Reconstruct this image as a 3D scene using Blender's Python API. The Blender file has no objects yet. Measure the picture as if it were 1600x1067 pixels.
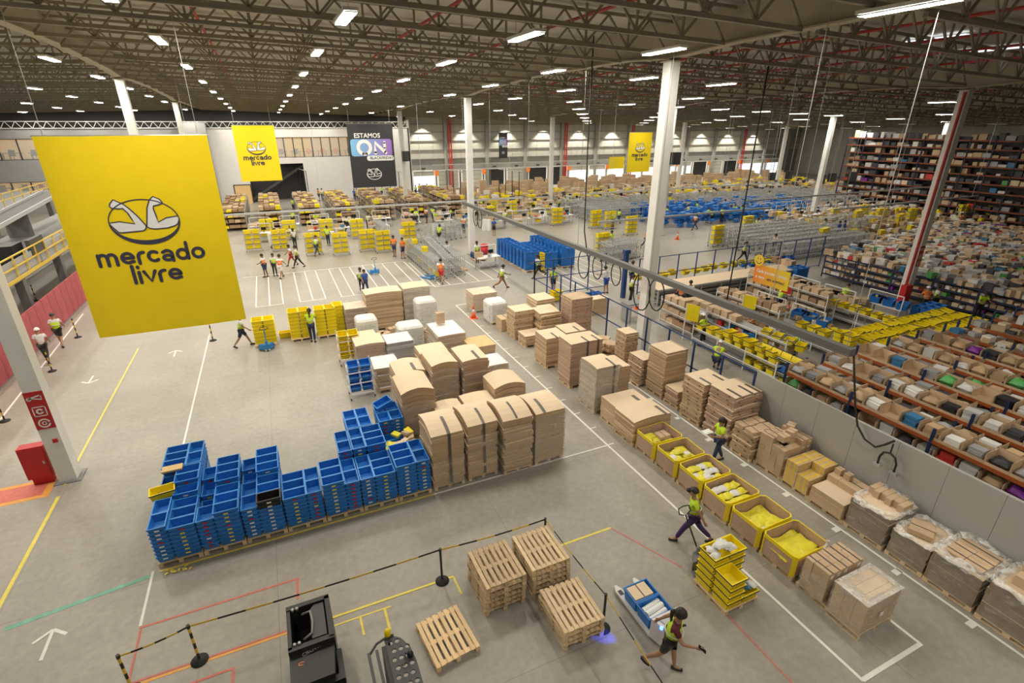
import bpy, bmesh, math, random
from mathutils import Vector, Matrix
import numpy as np

# ------------------------------------------------------------------ camera, world, exposure
SC = bpy.context.scene
COL = SC.collection
CAM_H, FOCAL, PITCH, YAW = 10.4, 805.0, math.radians(22.87), math.radians(24.3)
cd = bpy.data.cameras.new('camera'); cam = bpy.data.objects.new('camera', cd); COL.objects.link(cam)
cd.sensor_width = 36.0; cd.sensor_fit = 'HORIZONTAL'; cd.lens = 36.0*FOCAL/1600.0
cd.clip_start = 0.05; cd.clip_end = 400
cam.location = (0, 0, CAM_H); cam.rotation_euler = (math.pi/2-PITCH, 0, -YAW)
SC.camera = cam
w = bpy.data.worlds.new('world'); SC.world = w; w.use_nodes = True
w.node_tree.nodes['Background'].inputs[0].default_value = (0.75, 0.85, 1.0, 1)
w.node_tree.nodes['Background'].inputs[1].default_value = 1.0
vs = SC.view_settings
vs.view_transform = 'Standard'; vs.look = 'None'; vs.gamma = 1.0; vs.use_curve_mapping = False
vs.exposure = 0.0
LAMP_POWER = 145.0
SC.cycles.max_bounces = 5; SC.cycles.diffuse_bounces = 3; SC.cycles.glossy_bounces = 2
SC.cycles.transparent_max_bounces = 6; SC.cycles.transmission_bounces = 2
SC.cycles.sample_clamp_indirect = 4.0; SC.cycles.caustics_reflective = False; SC.cycles.caustics_refractive = False
SC.cycles.use_denoising = True; SC.cycles.use_adaptive_sampling = True; SC.cycles.adaptive_threshold = .05; SC.cycles.adaptive_min_samples = 16

_fw = Vector((math.sin(YAW)*math.cos(PITCH), math.cos(YAW)*math.cos(PITCH), -math.sin(PITCH)))
_rt = Vector((math.cos(YAW), -math.sin(YAW), 0)); _up = _rt.cross(_fw)
def P(x, y, z=0.0):
    """surveyed photo point -> place on the horizontal plane of height z"""
    d = _fw*FOCAL + _rt*(x-800) + _up*(533.5-y)
    t = (z-CAM_H)/d.z
    return Vector((d.x*t, d.y*t, z))

R = random.Random(7)
# ------------------------------------------------------------------ materials
MATS = {}
def mat(name, col, rough=.6, metal=0., var=0., vscale=4., rnd=0., bump=0., bscale=40., alpha=1., emit=None, estr=0., coat=0., spec=.5, stretch=None):
    m = bpy.data.materials.new(name); m.use_nodes = True; MATS[name] = m
    nt = m.node_tree; N = nt.nodes; L = nt.links; b = N['Principled BSDF']
    b.inputs['Base Color'].default_value = (*col, 1); b.inputs['Roughness'].default_value = rough
    b.inputs['Metallic'].default_value = metal; b.inputs['Alpha'].default_value = alpha
    b.inputs['Specular IOR Level'].default_value = spec; b.inputs['Coat Weight'].default_value = coat
    if emit:
        b.inputs['Emission Color'].default_value = (*emit, 1); b.inputs['Emission Strength'].default_value = estr
    fac = None
    if var or bump:
        tc = N.new('ShaderNodeTexCoord'); src = tc.outputs['Object']
        if stretch:
            mp = N.new('ShaderNodeMapping'); mp.inputs['Scale'].default_value = stretch
            L.new(src, mp.inputs[0]); src = mp.outputs[0]
    if var:
        n = N.new('ShaderNodeTexNoise'); n.inputs['Scale'].default_value = vscale; n.inputs['Detail'].default_value = 5
        L.new(src, n.inputs['Vector'])
        mr = N.new('ShaderNodeMapRange'); mr.inputs[1].default_value = .25; mr.inputs[2].default_value = .75
        mr.inputs[3].default_value = 1-var; mr.inputs[4].default_value = 1+var
        L.new(n.outputs[0], mr.inputs[0]); fac = mr.outputs[0]
    if rnd:
        oi = N.new('ShaderNodeObjectInfo'); mr = N.new('ShaderNodeMapRange')
        mr.inputs[3].default_value = 1-rnd; mr.inputs[4].default_value = 1+rnd
        L.new(oi.outputs['Random'], mr.inputs[0])
        if fac:
            mu = N.new('ShaderNodeMath'); mu.operation = 'MULTIPLY'; L.new(fac, mu.inputs[0]); L.new(mr.outputs[0], mu.inputs[1]); fac = mu.outputs[0]
        else: fac = mr.outputs[0]
    if fac:
        vm = N.new('ShaderNodeVectorMath'); vm.operation = 'SCALE'; vm.inputs[0].default_value = col
        L.new(fac, vm.inputs['Scale']); L.new(vm.outputs[0], b.inputs['Base Color'])
    if bump:
        n2 = N.new('ShaderNodeTexNoise'); n2.inputs['Scale'].default_value = bscale; n2.inputs['Detail'].default_value = 4
        L.new(src, n2.inputs['Vector'])
        bp = N.new('ShaderNodeBump'); bp.inputs['Strength'].default_value = bump; bp.inputs['Distance'].default_value = .02
        L.new(n2.outputs[0], bp.inputs['Height']); L.new(bp.outputs[0], b.inputs['Normal'])
    return m

mat('cream', (.50,.455,.35), .6, var=.06, vscale=1)
mat('steel_paint', (.30,.27,.21), .55, var=.1, vscale=2)
mat('roof_deck', (.54,.52,.47), .7, var=.08, vscale=.6)
mat('column_white', (.80,.79,.76), .5, var=.05, vscale=1.5)
mat('wall_panel', (.40,.385,.335), .6, var=.06, vscale=.7)
mat('wall_grey', (.36,.36,.36), .7, var=.05, vscale=1)
mat('wall_white', (.72,.71,.70), .7, var=.04, vscale=1)
mat('rail_grey', (.13,.128,.122), .5)
mat('wall_dark', (.05,.05,.055), .7, var=.1)
mat('girt', (.24,.235,.21), .6)
mat('partition', (.43,.42,.40), .65, var=.05, vscale=.8)
mat('pink_board', (.46,.085,.105), .55, var=.18, vscale=2.5, rnd=.08)
mat('red', (.55,.02,.025), .45, var=.06)
mat('red_pipe', (.45,.04,.03), .5)
mat('yellow', (.88,.70,.010), .45, var=.05, rnd=.07)
mat('yellow_banner', (.92,.69,.003), .55, var=.03, vscale=2)
mat('yellow_rail', (.72,.50,.06), .5)
mat('black_banner', (.03,.03,.035), .6)
mat('ink', (.045,.04,.075), .6)
mat('white', (.83,.83,.82), .55, var=.03)
mat('white_paper', (.82,.82,.80), .6, rnd=.06)
mat('black', (.015,.015,.016), .45, var=.1)
mat('rubber', (.02,.02,.02), .7)
mat('charcoal', (.06,.06,.065), .5, var=.1)
mat('blue', (.022,.185,.58), .42, var=.06, rnd=.10)
mat('blue_dark', (.012,.06,.22), .45, rnd=.1)
mat('blue_steel', (.015,.055,.20), .45)
mat('jack_blue', (.03,.22,.55), .4)
mat('steel', (.55,.55,.55), .35, metal=.8, var=.08)
mat('trolley_wire', (.52,.53,.53), .4, metal=.2, rnd=.15)
mat('galv', (.50,.51,.51), .45, metal=.3, rnd=.1)
mat('grey_metal', (.24,.24,.24), .5, metal=.3, var=.06)
mat('cardboard', (.57,.415,.265), .75, var=.09, vscale=3, rnd=.09)
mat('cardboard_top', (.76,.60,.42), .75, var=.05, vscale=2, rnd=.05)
mat('cardboard_pink', (.50,.345,.25), .75, var=.1, vscale=6, rnd=.07)
mat('cardboard_yellow', (.66,.47,.22), .7, var=.07, vscale=5, rnd=.1)
mat('kraft_dark', (.33,.21,.12), .8, var=.12, vscale=5, rnd=.12)
mat('tape_dark', (.10,.085,.07), .4)
mat('tape_yellow', (.80,.55,.05), .45)
mat('tape_floor_yellow', (.80,.66,.10), .6, var=.12, vscale=9)
mat('tape_floor_white', (.80,.79,.74), .6, var=.08, vscale=6)
mat('tape_floor_red', (.62,.16,.12), .6, var=.15, vscale=7)
mat('tape_floor_orange', (.80,.36,.07), .6, var=.12, vscale=7)
mat('tape_floor_green', (.20,.47,.36), .65, var=.25, vscale=4)
mat('wood', (.70,.53,.33), .7, var=.18, vscale=7, rnd=.14, stretch=(6,1,6))
mat('wood_fresh', (.82,.59,.33), .65, var=.10, vscale=7, rnd=.10, stretch=(6,1,6))
mat('wood_old', (.56,.415,.25), .75, var=.22, vscale=7, rnd=.16, stretch=(6,1,6))
mat('wood_dark', (.30,.20,.11), .8, var=.15)
mat('navy_steel', (.012,.03,.095), .5)
mat('blue_rim_highlight', (.05,.27,.68), .4, rnd=.08)  # lighter top ring: edge highlight painted in, with some whitish wear
mat('load_brown', (.27,.21,.155), .7, var=.2, vscale=6)
mat('orange_steel', (.36,.088,.022), .5, var=.1)
mat('rust_steel', (.22,.055,.018), .55, var=.15)
mat('orange', (.80,.22,.03), .5)
mat('cone_orange', (.85,.13,.03), .5)
mat('skin', (.38,.21,.13), .55)
mat('skin_dark', (.19,.10,.06), .55)
mat('hair', (.02,.015,.012), .6)
mat('hivis', (.55,.80,.02), .6, var=.05)
mat('hivis_orange', (.88,.22,.02), .6, var=.05)
mat('reflective', (.62,.63,.60), .3)
mat('shirt_white', (.72,.72,.72), .7)
mat('maroon', (.10,.012,.022), .7)
mat('navy', (.022,.03,.075), .7)
mat('purple', (.045,.02,.11), .7)
mat('jeans', (.03,.055,.12), .75, var=.1, vscale=20)
mat('shirt_blue', (.03,.10,.42), .7)
mat('khaki', (.30,.16,.06), .7)
mat('shoe', (.02,.02,.022), .6)
mat('bag_yellow', (.80,.72,.05), .35, var=.15, vscale=8, rnd=.12, bump=.4, bscale=12)
mat('bag_white', (.75,.75,.73), .3, var=.08, vscale=6, bump=.5, bscale=10)
mat('bag_green', (.36,.72,.42), .35, bump=.4, bscale=12)
mat('goods_white', (.70,.69,.67), .5, rnd=.2)
mat('goods_grey', (.33,.33,.34), .45, rnd=.35)
mat('goods_dark', (.05,.05,.06), .5, rnd=.4)
mat('goods_purple', (.22,.03,.32), .45)
mat('goods_green', (.10,.42,.12), .45)
mat('goods_red', (.60,.05,.04), .45)
mat('goods_blue', (.05,.20,.40), .45)
mat('goods_tan', (.52,.36,.21), .6, rnd=.2)
mat('glass', (.8,.85,.85), .1, alpha=.25)
mat('warm_light', (.34,.22,.10), .6, emit=(1.,.62,.24), estr=.38)
mat('warm_yellow', (.8,.5,.05), .6, emit=(1.,.6,.06), estr=.3)
mat('daylight', (.9,.95,1.), .6, emit=(.9,.96,1.), estr=1.1)
mat('lamp_glow', (1.,1.,.97), .5, emit=(1.,.93,.80), estr=LAMP_POWER)
mat('screen_black', (.01,.01,.012), .2)
mat('beacon', (.85,.62,.0), .3)
mat('lilac', (.36,.20,.62), .55)
mat('blue_glow', (.1,.2,1.), .4, emit=(.05,.15,1.), estr=8)
# printed gradient of the promotional banner (flat print)
m = mat('on_gradient', (.3,.4,.7), .55)
nt = m.node_tree; tc = nt.nodes.new('ShaderNodeTexCoord'); sx = nt.nodes.new('ShaderNodeSeparateXYZ'); cr = nt.nodes.new('ShaderNodeValToRGB')
cr.color_ramp.elements[0].color = (.20,.50,.78,1); cr.color_ramp.elements[1].color = (.30,.14,.50,1)
nt.links.new(tc.outputs['Generated'], sx.inputs[0]); nt.links.new(sx.outputs[0], cr.inputs[0]); nt.links.new(cr.outputs[0], nt.nodes['Principled BSDF'].inputs['Base Color'])
# stretch film: thin clear plastic, wrinkled
def film_mat(name, tint, amount, thr0, thr1):
    m = bpy.data.materials.new(name); m.use_nodes = True; MATS[name] = m; nt = m.node_tree; N = nt.nodes; L = nt.links
    b = N['Principled BSDF']; b.inputs['Base Color'].default_value = (*tint, 1); b.inputs['Roughness'].default_value = .22
    tc = N.new('ShaderNodeTexCoord'); mp = N.new('ShaderNodeMapping'); mp.inputs['Scale'].default_value = (2, 2, 5)
    n = N.new('ShaderNodeTexNoise'); n.inputs['Scale'].default_value = 2.2; n.inputs['Detail'].default_value = 6; n.inputs['Distortion'].default_value = 1.2
    L.new(tc.outputs['Object'], mp.inputs[0]); L.new(mp.outputs[0], n.inputs['Vector'])
    mr = N.new('ShaderNodeMapRange'); mr.inputs[1].default_value = thr0; mr.inputs[2].default_value = thr1
    mr.inputs[3].default_value = amount*.25; mr.inputs[4].default_value = amount
    L.new(n.outputs[0], mr.inputs[0]); L.new(mr.outputs[0], b.inputs['Alpha'])
    bp = N.new('ShaderNodeBump'); bp.inputs['Strength'].default_value = .7; bp.inputs['Distance'].default_value = .03
    L.new(n.outputs[0], bp.inputs['Height']); L.new(bp.outputs[0], b.inputs['Normal'])
film_mat('film_white', (.88,.87,.85), .8, .40, .62)
film_mat('film', (.80,.78,.75), .38, .52, .75)
film_mat('film_milky', (.80,.78,.76), .55, .45, .78)
# polished concrete floor
def floor_mat():
    m = bpy.data.materials.new('concrete'); m.use_nodes = True; MATS['concrete'] = m; nt = m.node_tree; N = nt.nodes; L = nt.links
    b = N['Principled BSDF']; tc = N.new('ShaderNodeTexCoord')
    n = N.new('ShaderNodeTexNoise'); n.inputs['Scale'].default_value = .35; n.inputs['Detail'].default_value = 8; n.inputs['Roughness'].default_value = .6
    n3 = N.new('ShaderNodeTexNoise'); n3.inputs['Scale'].default_value = 6; n3.inputs['Detail'].default_value = 6
    L.new(tc.outputs['Object'], n.inputs['Vector']); L.new(tc.outputs['Object'], n3.inputs['Vector'])
    cr = N.new('ShaderNodeValToRGB'); cr.color_ramp.elements[0].position = .3; cr.color_ramp.elements[1].position = .7
    cr.color_ramp.elements[0].color = (.355,.328,.282,1); cr.color_ramp.elements[1].color = (.465,.432,.376,1)
    L.new(n.outputs[0], cr.inputs[0])
    mx = N.new('ShaderNodeMix'); mx.data_type = 'RGBA'; mx.blend_type = 'MULTIPLY'; mx.inputs[0].default_value = .35
    L.new(cr.outputs[0], mx.inputs[6]); L.new(n3.outputs[0], mx.inputs[7])
    # saw-cut joints of the slab
    br = N.new('ShaderNodeTexBrick'); br.offset = 0; br.inputs['Scale'].default_value = 1; br.inputs['Mortar Size'].default_value = .006
    br.inputs['Brick Width'].default_value = 5.87; br.inputs['Row Height'].default_value = 5.87; br.inputs['Mortar Smooth'].default_value = .3
    br.inputs['Color1'].default_value = br.inputs['Color2'].default_value = (1,1,1,1); br.inputs['Mortar'].default_value = (.55,.54,.52,1)
    mp = N.new('ShaderNodeMapping'); mp.inputs['Location'].default_value = (1.4, -.5, 0); L.new(tc.outputs['Object'], mp.inputs[0]); L.new(mp.outputs[0], br.inputs['Vector'])
    m2 = N.new('ShaderNodeMix'); m2.data_type = 'RGBA'; m2.blend_type = 'MULTIPLY'; m2.inputs[0].default_value = 1
    L.new(mx.outputs[2], m2.inputs[6]); L.new(br.outputs['Color'], m2.inputs[7]); L.new(m2.outputs[2], b.inputs['Base Color'])
    rr = N.new('ShaderNodeMapRange'); rr.inputs[3].default_value = .28; rr.inputs[4].default_value = .5
    L.new(n.outputs[0], rr.inputs[0]); L.new(rr.outputs[0], b.inputs['Roughness']); b.inputs['Specular IOR Level'].default_value = .45
floor_mat()

# ------------------------------------------------------------------ mesh helpers
class MB:
    def __init__(s): s.v = []; s.f = []; s.m = []
    def quad(s, a, b, c, d, m=0):
        i = len(s.v); s.v += [tuple(a), tuple(b), tuple(c), tuple(d)]; s.f.append((i,i+1,i+2,i+3)); s.m.append(m); return s
    def box(s, x0, y0, z0, x1, y1, z1, m=0, mtop=None):
        i = len(s.v); s.v += [(x0,y0,z0),(x1,y0,z0),(x1,y1,z0),(x0,y1,z0),(x0,y0,z1),(x1,y0,z1),(x1,y1,z1),(x0,y1,z1)]
        for q in ((0,3,2,1),(4,5,6,7),(0,1,5,4),(1,2,6,5),(2,3,7,6),(3,0,4,7)): s.f.append(tuple(i+k for k in q)); s.m.append(m)
        if mtop is not None: s.m[-5] = mtop
        return s
    def frus(s, hx0, hy0, hx1, hy1, z0, z1, m=0, cx=0, cy=0):
        i = len(s.v)
        s.v += [(cx-hx0,cy-hy0,z0),(cx+hx0,cy-hy0,z0),(cx+hx0,cy+hy0,z0),(cx-hx0,cy+hy0,z0),(cx-hx1,cy-hy1,z1),(cx+hx1,cy-hy1,z1),(cx+hx1,cy+hy1,z1),(cx-hx1,cy+hy1,z1)]
        for q in ((0,3,2,1),(4,5,6,7),(0,1,5,4),(1,2,6,5),(2,3,7,6),(3,0,4,7)): s.f.append(tuple(i+k for k in q)); s.m.append(m)
        return s
    def bar(s, p, q, w, h=None, m=0):
        h = h or w; p = Vector(p); q = Vector(q); d = (q-p).normalized()
        u = Vector((0,0,1)) if abs(d.z) < .95 else Vector((1,0,0))
        a = d.cross(u).normalized(); b = a.cross(d).normalized(); i = len(s.v)
        for c in (p, q):
            for sx, sy in ((-1,-1),(1,-1),(1,1),(-1,1)): s.v.append(tuple(c+a*sx*w/2+b*sy*h/2))
        for k in ((0,1,2,3),(7,6,5,4),(0,4,5,1),(1,5,6,2),(2,6,7,3),(3,7,4,0)): s.f.append(tuple(i+j for j in k)); s.m.append(m)
        return s
    def tube(s, pts, r, n=6, m=0, closed=False):
        pts = [Vector(p) for p in pts]; i0 = len(s.v); K = len(pts); rr = r if isinstance(r, (list, tuple)) else [r]*K; pa = None
        for k, p in enumerate(pts):
            d = (pts[(k+1) % K]-pts[k-1]) if closed else (pts[min(k+1,K-1)]-pts[max(k-1,0)])
            d.normalize()
            if pa is None: u = Vector((0,0,1)) if abs(d.z) < .9 else Vector((1,0,0)); a = d.cross(u).normalized()
            else: a = (pa-d*pa.dot(d)).normalized()
            pa = a; b = d.cross(a)
            for j in range(n): t = 2*math.pi*j/n; s.v.append(tuple(p+(a*math.cos(t)+b*math.sin(t))*rr[k]))
        for k in range(K if closed else K-1):
            k2 = (k+1) % K
            for j in range(n): s.f.append((i0+k*n+j, i0+k*n+(j+1)%n, i0+k2*n+(j+1)%n, i0+k2*n+j)); s.m.append(m)
        if not closed:
            s.f.append(tuple(i0+j for j in reversed(range(n)))); s.m.append(m); s.f.append(tuple(i0+(K-1)*n+j for j in range(n))); s.m.append(m)
        return s
    def lathe(s, prof, n=12, m=0, c=(0,0,0)):
        i0 = len(s.v); K = len(prof)
        for r, z in prof:
            for j in range(n): t = 2*math.pi*j/n; s.v.append((c[0]+r*math.cos(t), c[1]+r*math.sin(t), c[2]+z))
        for k in range(K-1):
            for j in range(n): s.f.append((i0+k*n+j, i0+k*n+(j+1)%n, i0+(k+1)*n+(j+1)%n, i0+(k+1)*n+j)); s.m.append(m)
        s.f.append(tuple(i0+j for j in reversed(range(n)))); s.m.append(m); s.f.append(tuple(i0+(K-1)*n+j for j in range(n))); s.m.append(m)
        return s
    def prism(s, poly, z0, z1, m=0, mtop=None):
        i = len(s.v); n = len(poly)
        for z in (z0, z1): s.v += [(x, y, z) for x, y in poly]
        s.f.append(tuple(i+k for k in reversed(range(n)))); s.m.append(m); s.f.append(tuple(i+n+k for k in range(n))); s.m.append(m if mtop is None else mtop)
        for k in range(n): s.f.append((i+k, i+(k+1)%n, i+n+(k+1)%n, i+n+k)); s.m.append(m)
        return s
    def shell(s, poly, z0, z1, t=.01, m=0, bottom=True, mi=None, zt=None):
        """open-topped bin with walls of thickness t around a convex outline; zt gives uneven rim heights"""
        n = len(poly); cx = sum(p[0] for p in poly)/n; cy = sum(p[1] for p in poly)/n; i = len(s.v); mi = m if mi is None else mi
        def inn(p):
            d = math.hypot(p[0]-cx, p[1]-cy); k = max(0, (d-t)/d); return (cx+(p[0]-cx)*k, cy+(p[1]-cy)*k)
        ip = [inn(p) for p in poly]; zt = zt or [z1]*n
        s.v += [(*p, z0) for p in poly] + [(*p, zt[k]) for k, p in enumerate(poly)] + [(*p, zt[k]) for k, p in enumerate(ip)] + [(*p, z0+t) for p in ip]
        for k in range(n):
            j = (k+1) % n
            for a, q in ((0, m), (1, m), (2, mi)): s.f.append((i+a*n+k, i+a*n+j, i+(a+1)*n+j, i+(a+1)*n+k)); s.m.append(q)
        if bottom:
            s.f.append(tuple(i+k for k in reversed(range(n)))); s.m.append(m); s.f.append(tuple(i+3*n+k for k in range(n))); s.m.append(mi)
        return s
    def grid(s, nx, ny, fn, m=0):
        i = len(s.v)
        for b in range(ny+1):
            for a in range(nx+1): s.v.append(tuple(fn(a/nx, b/ny)))
        for b in range(ny):
            for a in range(nx): k = i+b*(nx+1)+a; s.f.append((k, k+1, k+nx+2, k+nx+1)); s.m.append(m)
        return s
    def xf(s, M, start=0):
        for k in range(start, len(s.v)): s.v[k] = tuple(M @ Vector(s.v[k]))
        return s
    def mesh(s, name, mats, smooth=False):
        me = bpy.data.meshes.new(name); me.from_pydata(s.v, [], s.f)
        for q in ([mats] if isinstance(mats, str) else mats): me.materials.append(MATS[q])
        if any(s.m): me.polygons.foreach_set('material_index', s.m)
        if smooth: me.polygons.foreach_set('use_smooth', [True]*len(s.f))
        me.update(); return me

def ob(name, me, parent=None, loc=(0,0,0), rz=0., rot=None, sc=None, mat=None):
    o = bpy.data.objects.new(name, me); COL.objects.link(o); o.location = loc
    if parent is not None: o.parent = parent; KIDS.setdefault(parent.name, []).append(o)
    o.rotation_euler = rot if rot else (0, 0, rz)
    if sc: o.scale = sc
    if mat is not None: setm(o, mat)
    return o
def setm(o, name, slot=0):
    o.material_slots[slot].link = 'OBJECT'; o.material_slots[slot].material = MATS[name]
def tag(o, label, cat, group=None):
    o['label'] = label; o['category'] = cat
    if group: o['group'] = group
    return o
def thing(name, label, cat, loc=(0,0,0), rz=0., group=None):
    o = bpy.data.objects.new(name, None); COL.objects.link(o); o.empty_display_size = .2
    o.location = loc; o.rotation_euler = (0, 0, rz); return tag(o, label, cat, group)
def struct(o): o['kind'] = 'structure'; return o
def stuff(o): o['kind'] = 'stuff'; return o
def copy(root, loc, rz=None, label=None, group=None, cat=None):
    r = root.copy(); COL.objects.link(r); r.location = loc
    if rz is not None: r.rotation_euler = (0, 0, rz)
    if label: r['label'] = label
    if group: r['group'] = group
    for ch in KIDS.get(root.name, ()):
        c = ch.copy(); COL.objects.link(c); c.parent = r; KIDS.setdefault(r.name, []).append(c)
        for g in KIDS.get(ch.name, ()):
            d = g.copy(); COL.objects.link(d); d.parent = c; KIDS.setdefault(c.name, []).append(d)
    return r
KIDS = {}
ORD = ['topmost','second','third','fourth','fifth','sixth','seventh','eighth','ninth','tenth','eleventh','twelfth','thirteenth','fourteenth','fifteenth','sixteenth','seventeenth','eighteenth','nineteenth','twentieth','twenty-first','twenty-second','twenty-third','twenty-fourth','twenty-fifth','twenty-sixth']
NTH = ['first']+ORD[1:]
# ================================================================== people
def skin_mesh(name, pts, edges, root=0, sub=1):
    """grow a continuous body surface round a skeleton: pts = [(pos, radius)]"""
    me = bpy.data.meshes.new(name); me.from_pydata([p for p, r in pts], edges, []); o = bpy.data.objects.new(name, me); COL.objects.link(o)
    md = o.modifiers.new('s', 'SKIN'); md.use_smooth_shade = True
    if not me.skin_vertices:
        bpy.context.view_layer.objects.active = o; bpy.ops.mesh.customdata_skin_add()
    sv = me.skin_vertices[0].data
    for k, (p, r) in enumerate(pts): sv[k].radius = (r, r) if not isinstance(r, tuple) else r; sv[k].use_root = (k == root)
    ss = o.modifiers.new('u', 'SUBSURF'); ss.levels = sub; ss.render_levels = sub
    bpy.context.view_layer.update(); dg = bpy.context.evaluated_depsgraph_get()
    out = bpy.data.meshes.new_from_object(o.evaluated_get(dg)); out.name = name
    bpy.data.objects.remove(o); bpy.data.meshes.remove(me)
    out.materials.clear(); out.materials.append(MATS['skin']); out.polygons.foreach_set('use_smooth', [True]*len(out.polygons)); return out
D2R = math.pi/180
POSE = {  # lean, (hip, knee) x2, (shoulder, out, elbow) x2
 'stand': (2, (3,2), (-3,2), (4,9,12), (2,9,12)), 'idle': (3, (4,3), (-4,6), (10,12,60), (2,10,15)),
 'walk': (5, (27,8), (-22,18), (-25,9,15), (26,9,25)), 'stride': (9, (32,6), (-30,40), (-30,12,10), (30,14,50)),
 'work': (10, (4,4), (-4,4), (42,12,45), (38,12,50)), 'bend': (48, (12,14), (-6,8), (62,10,20), (55,10,25)),
 'carry': (2, (16,6), (-14,10), (30,14,75), (25,14,80)), 'pull': (8, (30,8), (-26,22), (-38,10,8), (-30,8,10)),
 'crouch': (35, (80,110), (70,105), (50,10,30), (45,10,30)), 'phone': (8, (12,4), (-20,26), (-45,14,8), (38,18,70))}
def skeleton(pose):
    lean, l1, l2, a1, a2 = POSE[pose]; J = {}
    def leg(h, k): h, k = h*D2R, k*D2R; return Vector((0, math.sin(h), -math.cos(h)))*.43, Vector((0, math.sin(h-k), -math.cos(h-k)))*.42
    L = {'l': leg(*l1), 'r': leg(*l2)}; drop = max(-(t+s).z for t, s in L.values()); ph = drop+.085+.03
    a = lean*D2R; up = Vector((0, math.sin(a), math.cos(a))); fw = Vector((0, math.cos(a), -math.sin(a)))
    J['pelvis'] = Vector((0,0,ph)); J['belly'] = J['pelvis']+up*.17; J['chest'] = J['pelvis']+up*.37; J['neck'] = J['pelvis']+up*.53
    hu = (up+Vector((0,-.0,.9))).normalized(); J['hup'] = hu; hf = Vector((0, hu.z, -hu.y))
    J['chin'] = J['neck']+hu*.10+hf*.025; J['head'] = J['neck']+hu*.18+hf*.015; J['top'] = J['neck']+hu*.245+hf*.01; J['hf'] = hf
    for s, sg in (('l', -1), ('r', 1)):
        t, sh = L[s]; J['hip'+s] = J['pelvis']+Vector((sg*.09,0,-.03)); J['knee'+s] = J['hip'+s]+t; J['ankle'+s] = J['knee'+s]+sh
        ang = (l1 if s == 'l' else l2); tilt = (ang[0]-ang[1])*D2R; fd = Vector((0, math.cos(min(0, tilt)), math.sin(min(0, tilt))*.9))
        J['heel'+s] = J['ankle'+s]+Vector((0,-.03,-.055)); J['toe'+s] = J['ankle'+s]+fd*.15+Vector((sg*.02,0,-.055))
        sf, so, ef = (a1 if s == 'l' else a2); sf, so, ef = sf*D2R, so*D2R, ef*D2R
        J['sh'+s] = J['chest']+up*.10+Vector((sg*.185,0,0))
        ua = Vector((sg*math.sin(so), math.sin(sf)*math.cos(so), -math.cos(sf)*math.cos(so))); J['el'+s] = J['sh'+s]+ua*.28
        fa = Vector((sg*math.sin(so)*.25, math.sin(sf+ef), -math.cos(sf+ef))).normalized(); J['wr'+s] = J['el'+s]+fa*.25; J['fa'+s] = fa; J['sg'+s] = sg
    return J
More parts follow.
